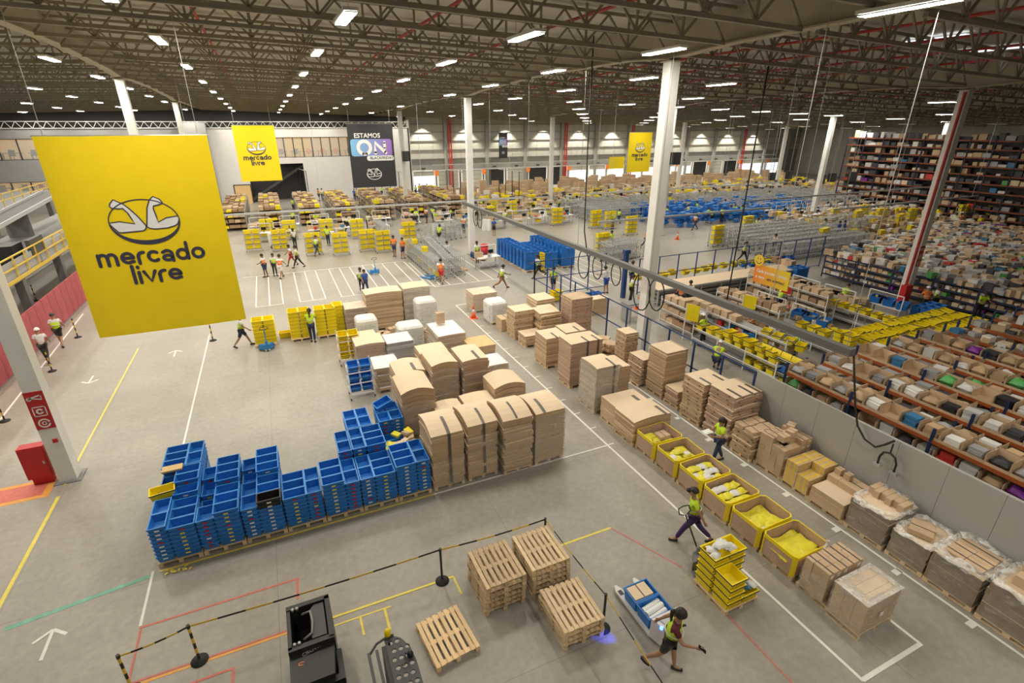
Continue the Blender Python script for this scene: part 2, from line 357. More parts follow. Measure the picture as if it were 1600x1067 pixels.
def body_meshes(pose):
    J = skeleton(pose); M = {}
    pts, ed, ix = [], [], {}
    def add(k, p, r, to=None):
        ix[k] = len(pts); pts.append((tuple(p), r)); 
        if to is not None: ed.append((ix[to], ix[k]))
    add('pelvis', J['pelvis'], .125); add('belly', J['belly'], .118, 'pelvis'); add('chest', J['chest'], .13, 'belly'); add('neck', J['neck'], .058, 'chest')
    add('chin', J['chin'], .072, 'neck'); add('head', J['head'], .098, 'chin'); add('top', J['top'], .075, 'head')
    add('nose', J['head']+J['hf']*.115-J['hup']*.02, .016, 'head')
    side = Vector((1,0,0))
    for s in 'lr':
        sg = J['sg'+s]; add('ear'+s, J['head']+side*sg*.105, .016, 'head')
        add('hip'+s, J['hip'+s], .095, 'pelvis'); add('knee'+s, J['knee'+s], .06, 'hip'+s); add('calf'+s, J['knee'+s].lerp(J['ankle'+s], .35), .058, 'knee'+s); add('ankle'+s, J['ankle'+s], .037, 'calf'+s); add('toe'+s, J['toe'+s], .035, 'ankle'+s)
        add('sh'+s, J['sh'+s], .062, 'chest'); add('el'+s, J['el'+s], .043, 'sh'+s); add('wr'+s, J['wr'+s], .027, 'el'+s)
        fa = J['fa'+s]; n = Vector((0, fa.z, -fa.y)).normalized(); pl = J['wr'+s]+fa*.055; add('palm'+s, pl, .034, 'wr'+s)
        ax = n if abs(n.length) > .1 else Vector((0,1,0)); curl = -side*sg
        for q in range(4):
            ln = (.07,.078,.073,.058)[q]; base = pl+fa*.04+ax*(.026-.0175*q); add('k%s%d' % (s, q), base, .0095, 'palm'+s)
            mid = base+(fa*.8+curl*.45).normalized()*ln*.55; add('m%s%d' % (s, q), mid, .0088, 'k%s%d' % (s, q)); add('t%s%d' % (s, q), mid+(fa*.4+curl*.9).normalized()*ln*.45, .0075, 'm%s%d' % (s, q))
        b = pl-fa*.015+ax*.034; add('th%s' % s, b, .0115, 'palm'+s); add('tt%s' % s, b+(ax*.6+fa*.7+curl*.3).normalized()*.05, .009, 'th'+s)
    M['body'] = skin_mesh('body', pts, ed, 0, 1)
    def sub(name, spec, edges, lvl=1): M[name] = skin_mesh(name, [(tuple(p), r) for p, r in spec], edges, 0, lvl)
    lerp = lambda a, b, t: J[a].lerp(J[b], t)
    tor = [(J['pelvis']+Vector((0,0,-.02)), .145), (J['belly'], .138), (J['chest'], .15), (lerp('chest','neck',.8), .085)]
    sub('shirt', tor+[(J['shl'], .078), (lerp('shl','ell',.62), .066), (J['shr'], .078), (lerp('shr','elr',.62), .066)], [(0,1),(1,2),(2,3),(2,4),(4,5),(2,6),(6,7)])
    sub('vest', [(p, r+.016) for p, r in tor]+[(lerp('shl','ell',.12), .083), (lerp('shr','elr',.12), .083)], [(0,1),(1,2),(2,3),(2,4),(2,5)])
    M['band'] = None
    def legs(name, t, r0, r1):
        sp = [(J['pelvis'], .142)]; e = []
        for s in 'lr':
            i = len(sp)
            if t <= 1: sp += [(J['hip'+s], r0), (lerp('hip'+s,'knee'+s,t), r1)]; e += [(0,i),(i,i+1)]
            else: sp += [(J['hip'+s], r0), (J['knee'+s], .074), (lerp('knee'+s,'ankle'+s,.92), r1)]; e += [(0,i),(i,i+1),(i+1,i+2)]
        sub(name, sp, e)
    legs('trousers', 2, .108, .056); legs('shorts', .9, .112, .088)
    for s in 'lr': pass
    mb = MB()
    for s in 'lr': mb.tube([J['heel'+s]+Vector((0,-.03,.0)), J['heel'+s]+Vector((0,.0,.005)), lerp('heel'+s,'toe'+s,.6)+Vector((0,0,.008)), J['toe'+s]+Vector((0,.02,-.002))], [.034,.044,.046,.03], 8)
    M['shoes'] = mb.mesh('shoes', 'shoe', True)
    # reflective band round the vest
    up = (J['neck']-J['pelvis']).normalized(); mb = MB(); c = J['belly'].lerp(J['chest'], .3); f = Vector((0, up.z, -up.y))
    mb.tube([c+Vector((.172*math.cos(a), 0, 0))+f*.168*math.sin(a) for a in [2*math.pi*k/14 for k in range(14)]], .016, 5, closed=True); M['band'] = mb.mesh('band', 'reflective', True)
    # hair / caps on the head ellipsoid
    hc = J['head']+J['hup']*.015; hu, hf = J['hup'], J['hf']
    def dome(back, rr, low):
        mb = MB(); n = 12
        rows = 5
        for k in range(rows+1):
            th = k/rows
            for j in range(n):
                a = 2*math.pi*j/n; frontness = math.sin(a); lowest = low+(.35 if frontness > .3 else 0)
                phi = math.pi/2-(math.pi/2-lowest)*th
                mb.v.append(tuple(hc+(side*math.cos(a)*.95+hf*math.sin(a)*1.08)*rr*math.cos(phi)+hu*rr*1.12*math.sin(phi)))
        for k in range(rows):
            for j in range(n): mb.f.append((k*n+j, k*n+(j+1)%n, (k+1)*n+(j+1)%n, (k+1)*n+j)); mb.m.append(0)
        return mb
    M['hair'] = dome(1, .117, -.45).mesh('hair', 'hair', True)
    pt = dome(1, .117, -.45); pt.tube([hc-hf*.11+hu*.03, hc-hf*.16-hu*.03, hc-hf*.15-hu*.17, hc-hf*.13-hu*.33], [.03,.042,.035,.012], 7); M['ponytail'] = pt.mesh('hair', 'hair', True)
    cp = dome(1, .121, .1); cp.tube([hc+hf*.1+hu*.03, hc+hf*.16+hu*.025, hc+hf*.19+hu*.02], [.06,.055,.02], 6); M['cap'] = cp.mesh('cap', 'black', True)
    ey = MB()
    for sg in (-1, 1): ey.lathe([(.004,-.004),(.011,0),(.004,.004)], 6, 0, tuple(J['head']+side*sg*.036+hf*.096+hu*.012))
    mc = J['chin']+hf*.075+hu*.005; ey.box(mc.x-.025, mc.y-.004, mc.z-.005, mc.x+.025, mc.y+.004, mc.z+.005); M['face'] = ey.mesh('facial_features', 'hair')
    M['J'] = J
    return M
PO = {p: body_meshes(p) for p in POSE}
def _text_mesh(s, size, bold=0., m='white', align='LEFT'):
    cu = bpy.data.curves.new('t', 'FONT'); cu.body = s; cu.size = size; cu.offset = bold; cu.align_x = align; cu.resolution_u = 3
    o = bpy.data.objects.new('t', cu); COL.objects.link(o); bpy.context.view_layer.update()
    me = bpy.data.meshes.new_from_object(o.evaluated_get(bpy.context.evaluated_depsgraph_get())); bpy.data.objects.remove(o); bpy.data.curves.remove(cu)
    me.materials.clear(); me.materials.append(MATS[m]); me.name = 'lettering'; return me

TXT = {}
for _b, _n in (('ESTAMOS', .022), ('BLACKFRIDAY', .018), ('Cada pacote é único', .018), ('e gera', .018), ('um sorriso!', .018), ('CROWN', .02)): TXT[_b] = _text_mesh(_b, 1., _n)
def text_ob(s, size, m, parent, loc, rot=(math.pi/2,0,0)):
    return ob('lettering', TXT[s], parent, loc, rot=rot, sc=(size, size, size), mat=m)
# ================================================================== the building
def zb(x, y): return 13.5 - .027*abs(x+7.3) - .021*max(0., y-25.)
GX = [-29.4, -7.3, 15.0, 35.2, 57.5, 79.0, 100.5]; GY = [-5.4, 18.1, 41.6, 65.0]
fl = struct(ob('floor', MB().quad((-40,-14,0),(112,-14,0),(112,100,0),(-40,100,0)).mesh('floor', 'concrete')))
# roof deck
def roofpt(u, v): x = -40+152*u; y = -14+114*v; return (x, y, zb(x, y)+1.2)
struct(ob('ceiling', MB().grid(38, 30, roofpt).mesh('ceiling', 'roof_deck')))
# outer walls not in view, closing the hall
struct(ob('wall_rear', MB().box(-40,-14.3,0,112,-14,15).mesh('wall_rear', 'wall_panel')))
struct(ob('wall_end', MB().box(-40,100,0,112,100.3,15).mesh('wall_end', 'wall_dark')))
struct(ob('wall_left', MB().box(-40.3,-14,0,-40,100,15).mesh('wall_left', 'wall_grey')))
struct(ob('wall_right', MB().box(112,-14,0,112.3,100,15).mesh('wall_right', 'wall_panel')))

# columns
def column(x, y, w=.46):
    h = zb(x, y)-.25
    c = struct(ob('column', MB().box(-w/2,-w/2,0,w/2,w/2,h).mesh('column', 'column_white'), loc=(x, y, 0)))
    ob('base_plate', MB().box(-w/2-.12,-w/2-.12,0,w/2+.12,w/2+.12,.03).mesh('base_plate', 'grey_metal'), c)
    ob('cap_plate', MB().box(-w/2-.1,-w/2-.1,h-.03,w/2+.1,w/2+.1,h).mesh('cap_plate', 'cream'), c)
    return c
cols = {}
for x in GX:
    for y in GY[1:]: cols[(x, y)] = column(x, y)
# deep plate girders on the column lines, haunched at the columns
def girder(x):
    ys = [-14, -5.4, 6, 15, 18.1, 21.2, 30, 38.5, 41.6, 44.7, 53, 62, 65, 68, 77, 88]
    dip = {-5.4:.3, 18.1:.3, 41.6:.3, 65:.3, 15:.12, 21.2:.12, 38.5:.12, 44.7:.12, 62:.12, 68:.12}
    web = MB(); fla = MB()
    for k in range(len(ys)-1):
        a, b = ys[k], ys[k+1]; za = zb(x,a)-.0-dip.get(a,0)+.15; zc = zb(x,b)-dip.get(b,0)+.15; ta = zb(x,a)+1.1; tb = zb(x,b)+1.1
        i = len(web.v)
        web.v += [(-.03,a,za),(-.03,b,zc),(-.03,b,tb),(-.03,a,ta),(.03,a,za),(.03,b,zc),(.03,b,tb),(.03,a,ta)]
        web.f += [(i,i+3,i+2,i+1),(i+4,i+5,i+6,i+7)]; web.m += [0,0]
        fla.v += [(-.22,a,za-.03),(.22,a,za-.03),(.22,b,zc-.03),(-.22,b,zc-.03),(-.22,a,za+.02),(.22,a,za+.02),(.22,b,zc+.02),(-.22,b,zc+.02)]
        i = len(fla.v)-8
        for q in ((0,3,2,1),(4,5,6,7),(1,2,6,5),(3,0,4,7)): fla.f.append(tuple(i+j for j in q)); fla.m.append(0)
    g = struct(ob('roof_girder', web.mesh('roof_girder', 'cream'), loc=(x,0,0)))
    ob('bottom_flange', fla.mesh('bottom_flange', 'cream'), g)
for x in GX: girder(x)
# lattice trusses spanning between the girders
def truss_parts(x0, x1, d=1.05):
    L = x1-x0; z0 = zb(x0,0); z1 = zb(x1,0); zz = lambda t: z0+(z1-z0)*t/L
    bot = MB().bar((.35,0,zz(.35)), (L-.35,0,zz(L-.35)), .14, .12)
    top = MB().bar((.05,0,zz(.05)+d), (L-.05,0,zz(L-.05)+d), .12, .10)
    n = 12; webs = []
    for k in range(n):
        a = .35+(L-.7)*k/n; b = .35+(L-.7)*(k+1)/n; mid = (a+b)/2
        webs += [((a,0,zz(a)+.05), (mid,0,zz(mid)+d-.04)), ((mid,0,zz(mid)+d-.04), (b,0,zz(b)+.05))]
        if k: webs.append(((a,0,zz(a)+.05), (a,0,zz(a)+d)))
    return bot, top, webs
TY = [18.1+23.5/8*k for k in range(-4, 24)]
for b in range(len(GX)-1):
    bot, top, webs = truss_parts(GX[b], GX[b+1])
    mb_, mt_ = bot.mesh('bottom_chord', 'steel_paint'), top.mesh('top_chord', 'steel_paint')
    wj = MB()
    for p, q in webs: wj.bar(p, q, .065)
    wj = wj.mesh('web', 'steel_paint'); single = [MB().bar(p, q, .065).mesh('web_bar', 'steel_paint') for p, q in webs]
    for y in TY:
        if y > 86 or (y < 12 and b in (0,)): continue
        dz = -.021*max(0., y-25.)
        t = thing('roof_truss', 'x', 'truss', (GX[b], y, dz)); del t['label'], t['category']; struct(t)
        ob('bottom_chord', mb_, t); ob('top_chord', mt_, t)
        if b in (1, 2) and 12 < y < 31:
            for s in single: ob('web_bar', s, t)
        else: stuff(ob('web', wj, t))
# red sprinkler mains running along the hall under the deck
for i, x in enumerate([-1.5, 6.2, 10.6, 17.2, 20.6, 24.4, 28.0, 32.0, 39, 44, 50, 62, 68]):
    m = MB().tube([(0, y, zb(x, y)+.75) for y in (2, 25, 86)], .055, 6).mesh('sprinkler_pipe', 'red_pipe')
    struct(ob('trim_%d' % (i+1), m, loc=(x, 0, 0)))
# skylight strips in the roof
for i, (x, y) in enumerate([(26.2, 15.2), (31.2, 15.6)]):
    z = zb(x, y)+1.1; wn = struct(ob('window_%d' % (20+i), MB().box(-.12,-.55,-.04,.12,.55,0).mesh('roof_light', 'daylight'), loc=(x, y, z), sc=(2.2, 2.2, 1)))
# long lamps
lamp = thing('ceiling_lamp', 'long white industrial lamp hanging under the roof trusses', 'lamp', (0,0,-50), 0, 'lamps in rows under the roof')
ob('housing', MB().box(-.19,-1.05,.02,.19,1.05,.10).mesh('housing', 'white'), lamp)
ob('diffuser', MB().quad((-.15,-1.0,-.02),(-.15,1.0,-.02),(.15,1.0,-.02),(.15,-1.0,-.02), 1).quad((-.15,-1,-.02),(.15,-1,-.02),(.15,-1,.019),(-.15,-1,.019)).quad((.15,1,-.02),(-.15,1,-.02),(-.15,1,.019),(.15,1,.019)).quad((-.15,1,-.02),(-.15,-1,-.02),(-.15,-1,.019),(-.15,1,.019)).quad((.15,-1,-.02),(.15,1,-.02),(.15,1,.019),(.15,-1,.019)).mesh('diffuser', ['white', 'lamp_glow']), lamp)
ob('hanger', MB().bar((0,-.7,.1),(0,-.7,.55),.012).mesh('hanger', 'steel'), lamp)
ob('hanger', MB().bar((0,.7,.1),(0,.7,.55),.012).mesh('hanger', 'steel'), lamp)
first = True
for k in range(-5, 19):
    x = -2.8+5.35*k
    for j in range(-3, 9):
        y = 16.5+8.05*j
        if j == -1 and x < 12: continue
        if j < -1 and (k % 2 or not -9 < x < 21): continue  # unseen rows above and behind the camera, added to light camera-facing sides
        if -2 < j < 1 and x > 17: continue
        if x > 22 and j < 3 and (k+j) % 2: continue
        if x > 33 and j < 3 and k % 3: continue
        if x > 58 and (k+j) % 2: continue
        if x > 12 and j >= 4 and (k+j) % 2: continue
        if any(abs(x-g) < .4 for g in GX): continue
        loc = (x, y, zb(x, y)-.22)
        lb = 'long ceiling lamp, %s from the camera in the %s lamp row from the pink wall' % (NTH[j+3], NTH[k+5])
        if first: lamp.location = loc; lamp['label'] = lb; first = False
        else: copy(lamp, loc, None, lb)

# far wall of insulated panels, girts, pilasters
wb = struct(ob('wall_back', MB().box(20.6,88.2,0,112,88.5,12.5).mesh('wall_back', 'girt')))
rows = [0, 2.9, 5.1, 6.5, 7.9, 9.2, 10.4, 12.2]; pm = {}
for r in range(2, len(rows)-1):
    pm[r] = MB().box(.02,-.05,rows[r]+.06,2.38,0,rows[r+1]-.06).mesh('wall_cladding', 'wall_panel')
    for k in range(38): ob('cladding_panel', pm[r], wb, (20.7+2.4*k, 88.2, 0))
for r in range(2, len(rows)-1):
    ob('girt', MB().box(20.6,88.0,rows[r]-.07,112,88.18,rows[r]+.07).mesh('girt', 'girt'), wb)
pil = MB().box(-.25,-.5,0,.25,0,12).mesh('pilaster', 'girt'); red_p = MB().tube([(0,0,0),(0,0,12)], .12, 8).mesh('downpipe', 'red_pipe')
for k in range(12):
    x = 27.6+7.35*k; ob('pilaster', pil, wb, (x, 88.15, 0))
    if k in (0, 3, 5, 9): ob('downpipe', red_p, wb, (x+.5, 87.6, 0)); ob('downpipe', red_p, wb, (x+.9, 87.6, 0))
# loading dock doors
dn = 1
frame = MB().box(-2.0,-.1,0,-1.75,0,3.2).box(1.75,-.1,0,2.0,0,3.2).box(-2.0,-.1,3.0,2.0,0,3.2).mesh('door_frame', 'white')
leaf = [MB().box(-1.74,-.06,.75*k+.02,1.74,0,.75*k+.72).mesh('door_section', 'wall_panel') for k in range(4)]
opening = MB().box(-1.74,-.03,0,1.74,0,2.98).mesh('daylight_opening', 'daylight')
dark_in = MB().box(-1.74,-.03,0,1.74,0,2.98).mesh('dark_opening', 'black')
blk = MB().box(-.3,-.2,3.35,.3,0,3.55).mesh('bumper', 'black')
for k in range(20):
    x = 23.6+4.25*k; d = struct(thing('door_%d' % dn, 'x', 'door', (x, 88.0, .15))); dn += 1; del d['label'], d['category']
    ob('door_frame', frame, d); ob('bumper', blk, d)
    st = [1,0,0,2,0,2,2,1,1,1,1,1,1,1,2,0,2,1,1,1][k]
    if st == 0:
        for q in leaf: ob('door_section', q, d)
    elif st == 1:
        ob('daylight_opening', opening, d, sc=(1,1,.93)); ob('door_section', leaf[3], d)
        for q in (1, 2): ob('door_rail', MB().box(-1.74,-.06,.75*q,1.74,-.03,.75*q+.08).mesh('door_rail', 'white'), d)
    else: ob('dark_opening', dark_in, d)
disc = MB().lathe([(.38,-.02),(.38,.02)], 16).mesh('dock_number_plate', 'orange')
for k in range(11):
    x = 25.7+8.5*k
    if x < 110: tag(ob('dock_plate', disc, loc=(x, 87.5, 2.9), rot=(math.pi/2,0,0), sc=(1,1.4,1)), 'round orange plate on the far wall between two dock doors', 'sign', 'orange plates along the docks')
# wall-washing lamps above the far wall
wl = thing('wall_lamp', 'small downlight washing the far wall panels', 'lamp', (0,0,-50), 0, 'downlights along the far wall')
ob('shade', MB().lathe([(.05,.25),(.14,.22),(.18,0)], 10).mesh('shade', 'grey_metal'), wl)
for k in range(11):
    x = 23.8+7.35*k; loc = (x, 86.5, 11.9-.02*(x-20))
    if k == 0: wl.location = loc
    else: copy(wl, loc)
    ld = bpy.data.lights.new('wall_wash', 'SPOT'); ld.energy = 5200; ld.spot_size = math.radians(80); ld.spot_blend = .45; ld.color = (1,.95,.82); ld.shadow_soft_size = .06
    lo = bpy.data.objects.new('wall_wash', ld); COL.objects.link(lo); lo.location = (loc[0], loc[1], loc[2]-.03)

# office block closing the hall
ow = struct(ob('wall_office', MB().box(1.0,84.0,5.2,20.6,84.3,6.0).box(1.0,84.0,8.7,20.6,84.3,9.9).box(1.0,84,6,1.4,84.3,8.7).box(13.2,84,6,20.6,84.3,8.7).box(4.8,84.0,0,20.6,84.3,5.2).mesh('wall_office', 'wall_white')))
struct(ob('wall_office_top', MB().box(-40,85.6,9.9,20.6,85.9,13.2).mesh('wall_office_top', 'wall_dark')))
struct(ob('wall_office_side', MB().box(20.4,84,0,20.7,88.4,11).mesh('wall_office_side', 'wall_white')))
struct(ob('wall_office_lobby', MB().box(-6.5,84.0,0,-2.5,84.3,9.9).box(-2.5,84,8.9,1.0,84.3,9.9).mesh('wall_office_lobby', 'wall_white')))
struct(ob('wall_office_pier', MB().box(-9.6,82.4,0,-6.5,84.3,10.6).mesh('wall_office_pier', 'wall_grey')))
struct(ob('wall_office_wing', MB().box(-40,84,0,-9.6,84.3,2.4).box(-40,84,3.9,-9.6,84.3,6.4).box(-40,84,8.8,-9.6,84.3,9.9).box(-12,84,2.4,-9.6,84.3,3.9).box(-12,84,6.4,-9.6,84.3,8.8).mesh('wall_office_wing', 'wall_grey')))
def lit_room(n, x0, x1, z0, z1, y=84.3, mw=1.25, wallm='warm_light'):
    wn = struct(thing('window_%d' % n, 'x', 'window', (x0, y-.15, z0))); del wn['label'], wn['category']; W = x1-x0; H = z1-z0
    ob('room_floor', MB().box(0,.1,-.02,W,3,0).mesh('room_floor', 'wood_dark'), wn)
    ob('room', MB().quad((0,3,0),(W,3,0),(W,3,H),(0,3,H)).quad((0,.1,H),(0,3,H),(W,3,H),(W,.1,H)).quad((0,.1,0),(0,3,0),(0,3,H),(0,.1,H)).quad((W,.1,0),(W,.1,H),(W,3,H),(W,3,0)).mesh('room', wallm), wn)
    k = 0; px = 0
    while px < W-.2:
        q = min(W, px+mw); ob('pane', MB().box(px+.06,.05,.06,q-.06,.065,H-.06).mesh('pane', 'glass'), wn)
        ob('mullion', MB().box(px-.06,0,0,px+.06,.1,H).mesh('mullion', 'charcoal'), wn); px = q
    ob('window_frame', MB().box(0,0,-.06,W,.1,.06).mesh('window_frame', 'charcoal'), wn); ob('window_frame', MB().box(0,0,H-.06,W,.1,H+.06).mesh('window_frame', 'charcoal'), wn)
    for j in range(int(W/1.9)):
        cx = .9+1.9*j+R.uniform(-.3,.3); mm = R.choice(['charcoal','wood_dark','goods_red','goods_dark','orange'])
        ob('desk', MB().box(cx-.75,.7,.72,cx+.75,1.5,.80).box(cx-.55,.95,0,cx-.5,1.45,.68).box(cx+.5,.95,0,cx+.55,1.45,.68).mesh('desk', 'wood_dark'), wn)
        ob('seat_back', MB().box(cx-.3,.45,.45,cx+.3,.55,1.15).box(cx-.22,.6,.42,cx+.22,.9,.48).box(cx-.03,.6,0,cx+.03,.7,.45).mesh('seat_back', mm), wn)
    return wn
lit_room(1, 1.4, 13.2, 6.0, 8.7)
ob('room_partition', MB().box(1.6,2.4,0,5.0,2.5,2.6).mesh('room_partition', 'warm_yellow'), bpy.data.objects['window_1'])
lit_room(2, -40, -12, 6.4, 8.8, mw=1.9)
lit_room(3, -40, -12, 2.4, 3.9, mw=1.9)
# lobby with dark staircase and an open lit doorway
lob = struct(ob('wall_lobby', MB().box(-6.5,87.5,0,5.2,87.8,8.9).mesh('wall_lobby', 'wall_dark')))
stc = tag(thing('staircase', 'x', 'staircase', (-3.2, 85.2, 0)), 'black steel staircase in the dark lobby under the offices', 'staircase')
tr_ = MB().box(0,0,0,.5,1.2,.06).mesh("tread", "charcoal")
for k in range(16): ob("tread", tr_, stc, (.5*k,0,.3*k))
for y in (0, 1.2):
    ob('stringer', MB().bar((0,y,0),(8,y,4.8),.06,.3).mesh('stringer', 'charcoal'), stc); ob('handrail', MB().bar((0,y,1.0),(8,y,5.8),.05).mesh('handrail', 'black'), stc)
dr = struct(ob('door_40', MB().box(-4.6,83.9,0,-2.6,84.0,2.5).mesh('lit_doorway', 'warm_light')))
ob('door_frame', MB().box(-4.7,83.85,0,-4.6,84.0,2.6).box(-2.6,83.85,0,-2.5,84,2.6).box(-4.7,83.85,2.5,-2.5,84,2.6).mesh('door_frame', 'black'), dr)
dr = struct(ob('door_41', MB().box(15.3,83.9,0,18.0,84.0,2.9).mesh('white_doors', 'white')))
for x in (15.5, 16.75): ob('door_leaf', MB().box(x,83.86,.05,x+1.15,83.9,2.7).mesh('door_leaf', 'wall_white'), dr)
# white lattice parapet above the offices
la_ = MB().bar((0,0,0),(.49,0,.75),.05).mesh('lattice_bar', 'white'); lb_ = MB().bar((.49,0,.75),(.98,0,0),.05).mesh('lattice_bar', 'white')
for seg in range(20):
    x = -38.4+2.95*seg
    t = struct(thing('trim_%d' % (60+seg), 'x', 'rail', (x, 83.8, 9.95))); del t['label'], t['category']
    ob('rail', MB().bar((0,0,0),(2.95,0,0),.08).mesh('rail', 'white'), t); ob('rail', MB().bar((0,0,.75),(2.95,0,.75),.08).mesh('rail2', 'white'), t)
    for q in range(3): ob('lattice_bar', la_, t, (.98*q,0,0)); ob('lattice_bar', lb_, t, (.98*q,0,0))
# yellow pennant by the offices
tag(ob('wall_banner', MB().box(0,0,0,.75,.03,4.2).mesh('wall_banner', 'yellow_banner'), loc=(12.4, 83.7, 5.4)), 'narrow yellow vertical sign beside the office windows', 'sign')
# grey partition wall along the aisle
gw = struct(ob('wall_partition', MB().box(14.5,-8,0,14.62,11.25,.1).mesh('wall_partition', 'grey_metal')))
gp = MB().box(0,.004,.02,.1,1.196,2.43).mesh('partition_panel', 'partition')
for k in range(17): ob('partition_panel', gp, gw, (14.51, 11.25-1.2*(k+1), 0))
# ================================================================== banners, signs and lettering
def ribbon(mb, pts, w, m=0, y=0., cap=True, closed=False):
    """flat stroke in the x-z plane"""
    pts = [Vector((p[0], 0, p[1])) for p in pts]; K = len(pts); Ls = []; Rs = []
    ww = w if isinstance(w, (list, tuple)) else [w]*K
    for k in range(K):
        d = (pts[(k+1) % K]-pts[k-1]) if closed else (pts[min(k+1,K-1)]-pts[max(k-1,0)]); d.normalize(); n = Vector((-d.z, 0, d.x))
        Ls.append(pts[k]+n*ww[k]/2); Rs.append(pts[k]-n*ww[k]/2)
    for k in range(K if closed else K-1):
        j = (k+1) % K
        mb.quad(*[(q.x, y, q.z) for q in (Rs[k], Rs[j], Ls[j], Ls[k])], m)
    if cap and not closed:
        for c in (pts[0], pts[-1]):
            i = len(mb.v); mb.v += [(c.x+w/2*math.cos(t*math.pi/5), y, c.z+w/2*math.sin(t*math.pi/5)) for t in range(10)]; mb.f.append(tuple(range(i, i+10))); mb.m.append(m)
def arc(cx, cz, rx, rz, a0, a1, n=10): return [(cx+rx*math.cos(math.radians(a0+(a1-a0)*k/n)), cz+rz*math.sin(math.radians(a0+(a1-a0)*k/n))) for k in range(n+1)]
# rounded lower-case letters: strokes on an x-height of 1, and the advance width
GLY = {
 'm': ([[(.13,0),(.13,.87)], [(.13,.5)]+arc(.42,.55,.29,.33,170,0)+[(.71,0)], [(.71,.5)]+arc(1.0,.55,.29,.33,170,0)+[(1.29,0)]], 1.5),
 'e': ([[(.15,.5),(.88,.5)], arc(.5,.5,.38,.38,0,300,16)+[(.86,.2)]], 1.05), 'r': ([[(.13,0),(.13,.55)], arc(.48,.52,.35,.36,180,80,8)], .66),
 'c': ([arc(.5,.5,.38,.38,50,310,16)], .96), 'a': ([arc(.45,.3,.32,.2,0,360,14), [(.14,.75)]+arc(.45,.55,.33,.33,120,0,8)+[(.78,.02)]], .98),
 'd': ([arc(.48,.5,.37,.38,0,360,18), [(.86,.1),(.86,1.42)]], 1.06), 'o': ([arc(.5,.5,.38,.38,0,360,18)], 1.05),
 'l': ([[(.13,.0),(.13,1.42)]], .32), 'i': ([[(.13,.0),(.13,.88)], [(.13,1.26),(.13,1.32)]], .32), 'v': ([[(.08,.9),(.46,.06),(.84,.9)]], .92)}
def word(mb, s, x, z, h, w=.255, m=0, y=0., track=.06):
    for ch in s:
        st, adv = GLY[ch]
        for p in st: ribbon(mb, [(x+a*h, z+b*h) for a, b in p], w*h, m, y)
        x += (adv+track)*h
    return x
def wlen(s, h, track=.06): return sum(GLY[c][1]+track for c in s)*h
LA = [(.091,.122),(.103,.073),(.16,-.02),(.231,.049),(.271,.085),(.331,.183),(.417,.366),(.5,.6),(.497,.646),(.48,.69),(.446,.72),(.146,.737),(.11,.72),(.045,.58),(.024,.5),(.16,.48),(.36,.55),(.334,.439),(.303,.293),(.253,.183),(.203,.19),(.11,.166)]
RA = [(.696,-.054),(.774,.012),(.803,.085),(.789,.117),(.731,.146),(.674,.159),(.66,.22),(.674,.39),(.681,.541),(.803,.451),(.975,.42),(.98,.5),(.95,.6),(.90,.646),(.789,.688),(.617,.695),(.54,.671),(.51,.622),(.54,.439),(.58,.195),(.636,.024)]
def emblem(mb, cx, cz, w, mw=0, mi=1, y=0., filled=True):
    """handshake of two arms in an oval: white fills in slot mw, outlines in slot mi"""
    h = w*.68; t = w*.012
    q = lambda p: (cx+(p[0]-.5)*w, cz+(.5-p[1])*h)
    for A in (LA, RA):
        pts = [q(p) for p in A]
        if filled:
            tri = [Vector((p[0], 0, p[1])) for p in pts]; i = len(mb.v); mb.v += [(p.x, y, p.z) for p in tri]
            from mathutils.geometry import tessellate_polygon
            for f in tessellate_polygon([tri]): mb.f.append(tuple(i+k for k in f)); mb.m.append(mw)
        ribbon(mb, pts, t*1.5 if filled else t*3.4, mi, y-.004, closed=True)
    e = arc(.5,.5,.48,.5,0,360,48)[:-1]; ws = [t*(1.4 if filled else 3)+t*3.2*max(0, math.sin(math.radians(-7.5*k+0))) if filled else t*3 for k in range(48)]
    ws = [t*(1.4+4.6*max(0, -math.sin(2*math.pi*k/48))**1.5) if filled else t*3 for k in range(48)]
    ribbon(mb, [(cx+(p[0]-.5)*w, cz-(p[1]-.5)*-h) for p in e], ws, mi, y-.002, closed=True)
def cloth(W, H, nx, ny, amp, seed):
    r = random.Random(seed); ph = [r.uniform(0, 6) for _ in range(4)]
    def f(u, v):
        return (W*u, amp*(math.sin(5.0*u+ph[0]+1.5*v)*.6+math.sin(11*u+ph[1]-2*v)*.25)*(.25+.75*v)+amp*.3*math.sin(3*v+ph[2]), -H*v)
    return f
def banner(label, x0, x1, z0, z1, y, m, amp, seed):
    b = thing('hanging_banner', label, 'banner', (x0, y, z1)); W = x1-x0; H = z1-z0; f = cloth(W, H, 1, 1, amp, seed)
    ob('fabric', MB().grid(28, 30, lambda u, v: Vector(f(u, v))).grid(28, 30, lambda u, v: Vector(f(1-u, v))+Vector((0, .012, 0))).mesh('fabric', m, True), b)
    ob('top_bar', MB().tube([(-.03,.02,.0),(W+.03,.02,.0)], .03).mesh('top_bar', 'steel'), b)
    ob('hem', MB().grid(28, 1, lambda u, v: Vector(f(u, 1))+Vector((0, -.006-.0*v, .09*(1-v)))).mesh('hem', m, True), b)
    for x in (.25, W-.25): ob('suspension_wire', MB().bar((x,.02,0),(x,.02,zb(x0, y)+1.15-z1), .015).mesh('suspension_wire', 'steel'), b)
    return b, f, W, H
def drape(mb, f, W, H, eps=.010):
    """lay flat print (x from the side, z down from the top edge) on the cloth"""
    for k, (x, y, z) in enumerate(mb.v):
        p = f(min(max(x/W, 0), 1), min(max(-z/H, 0), 1)); mb.v[k] = (x, p[1]+y-eps, z)
    return mb
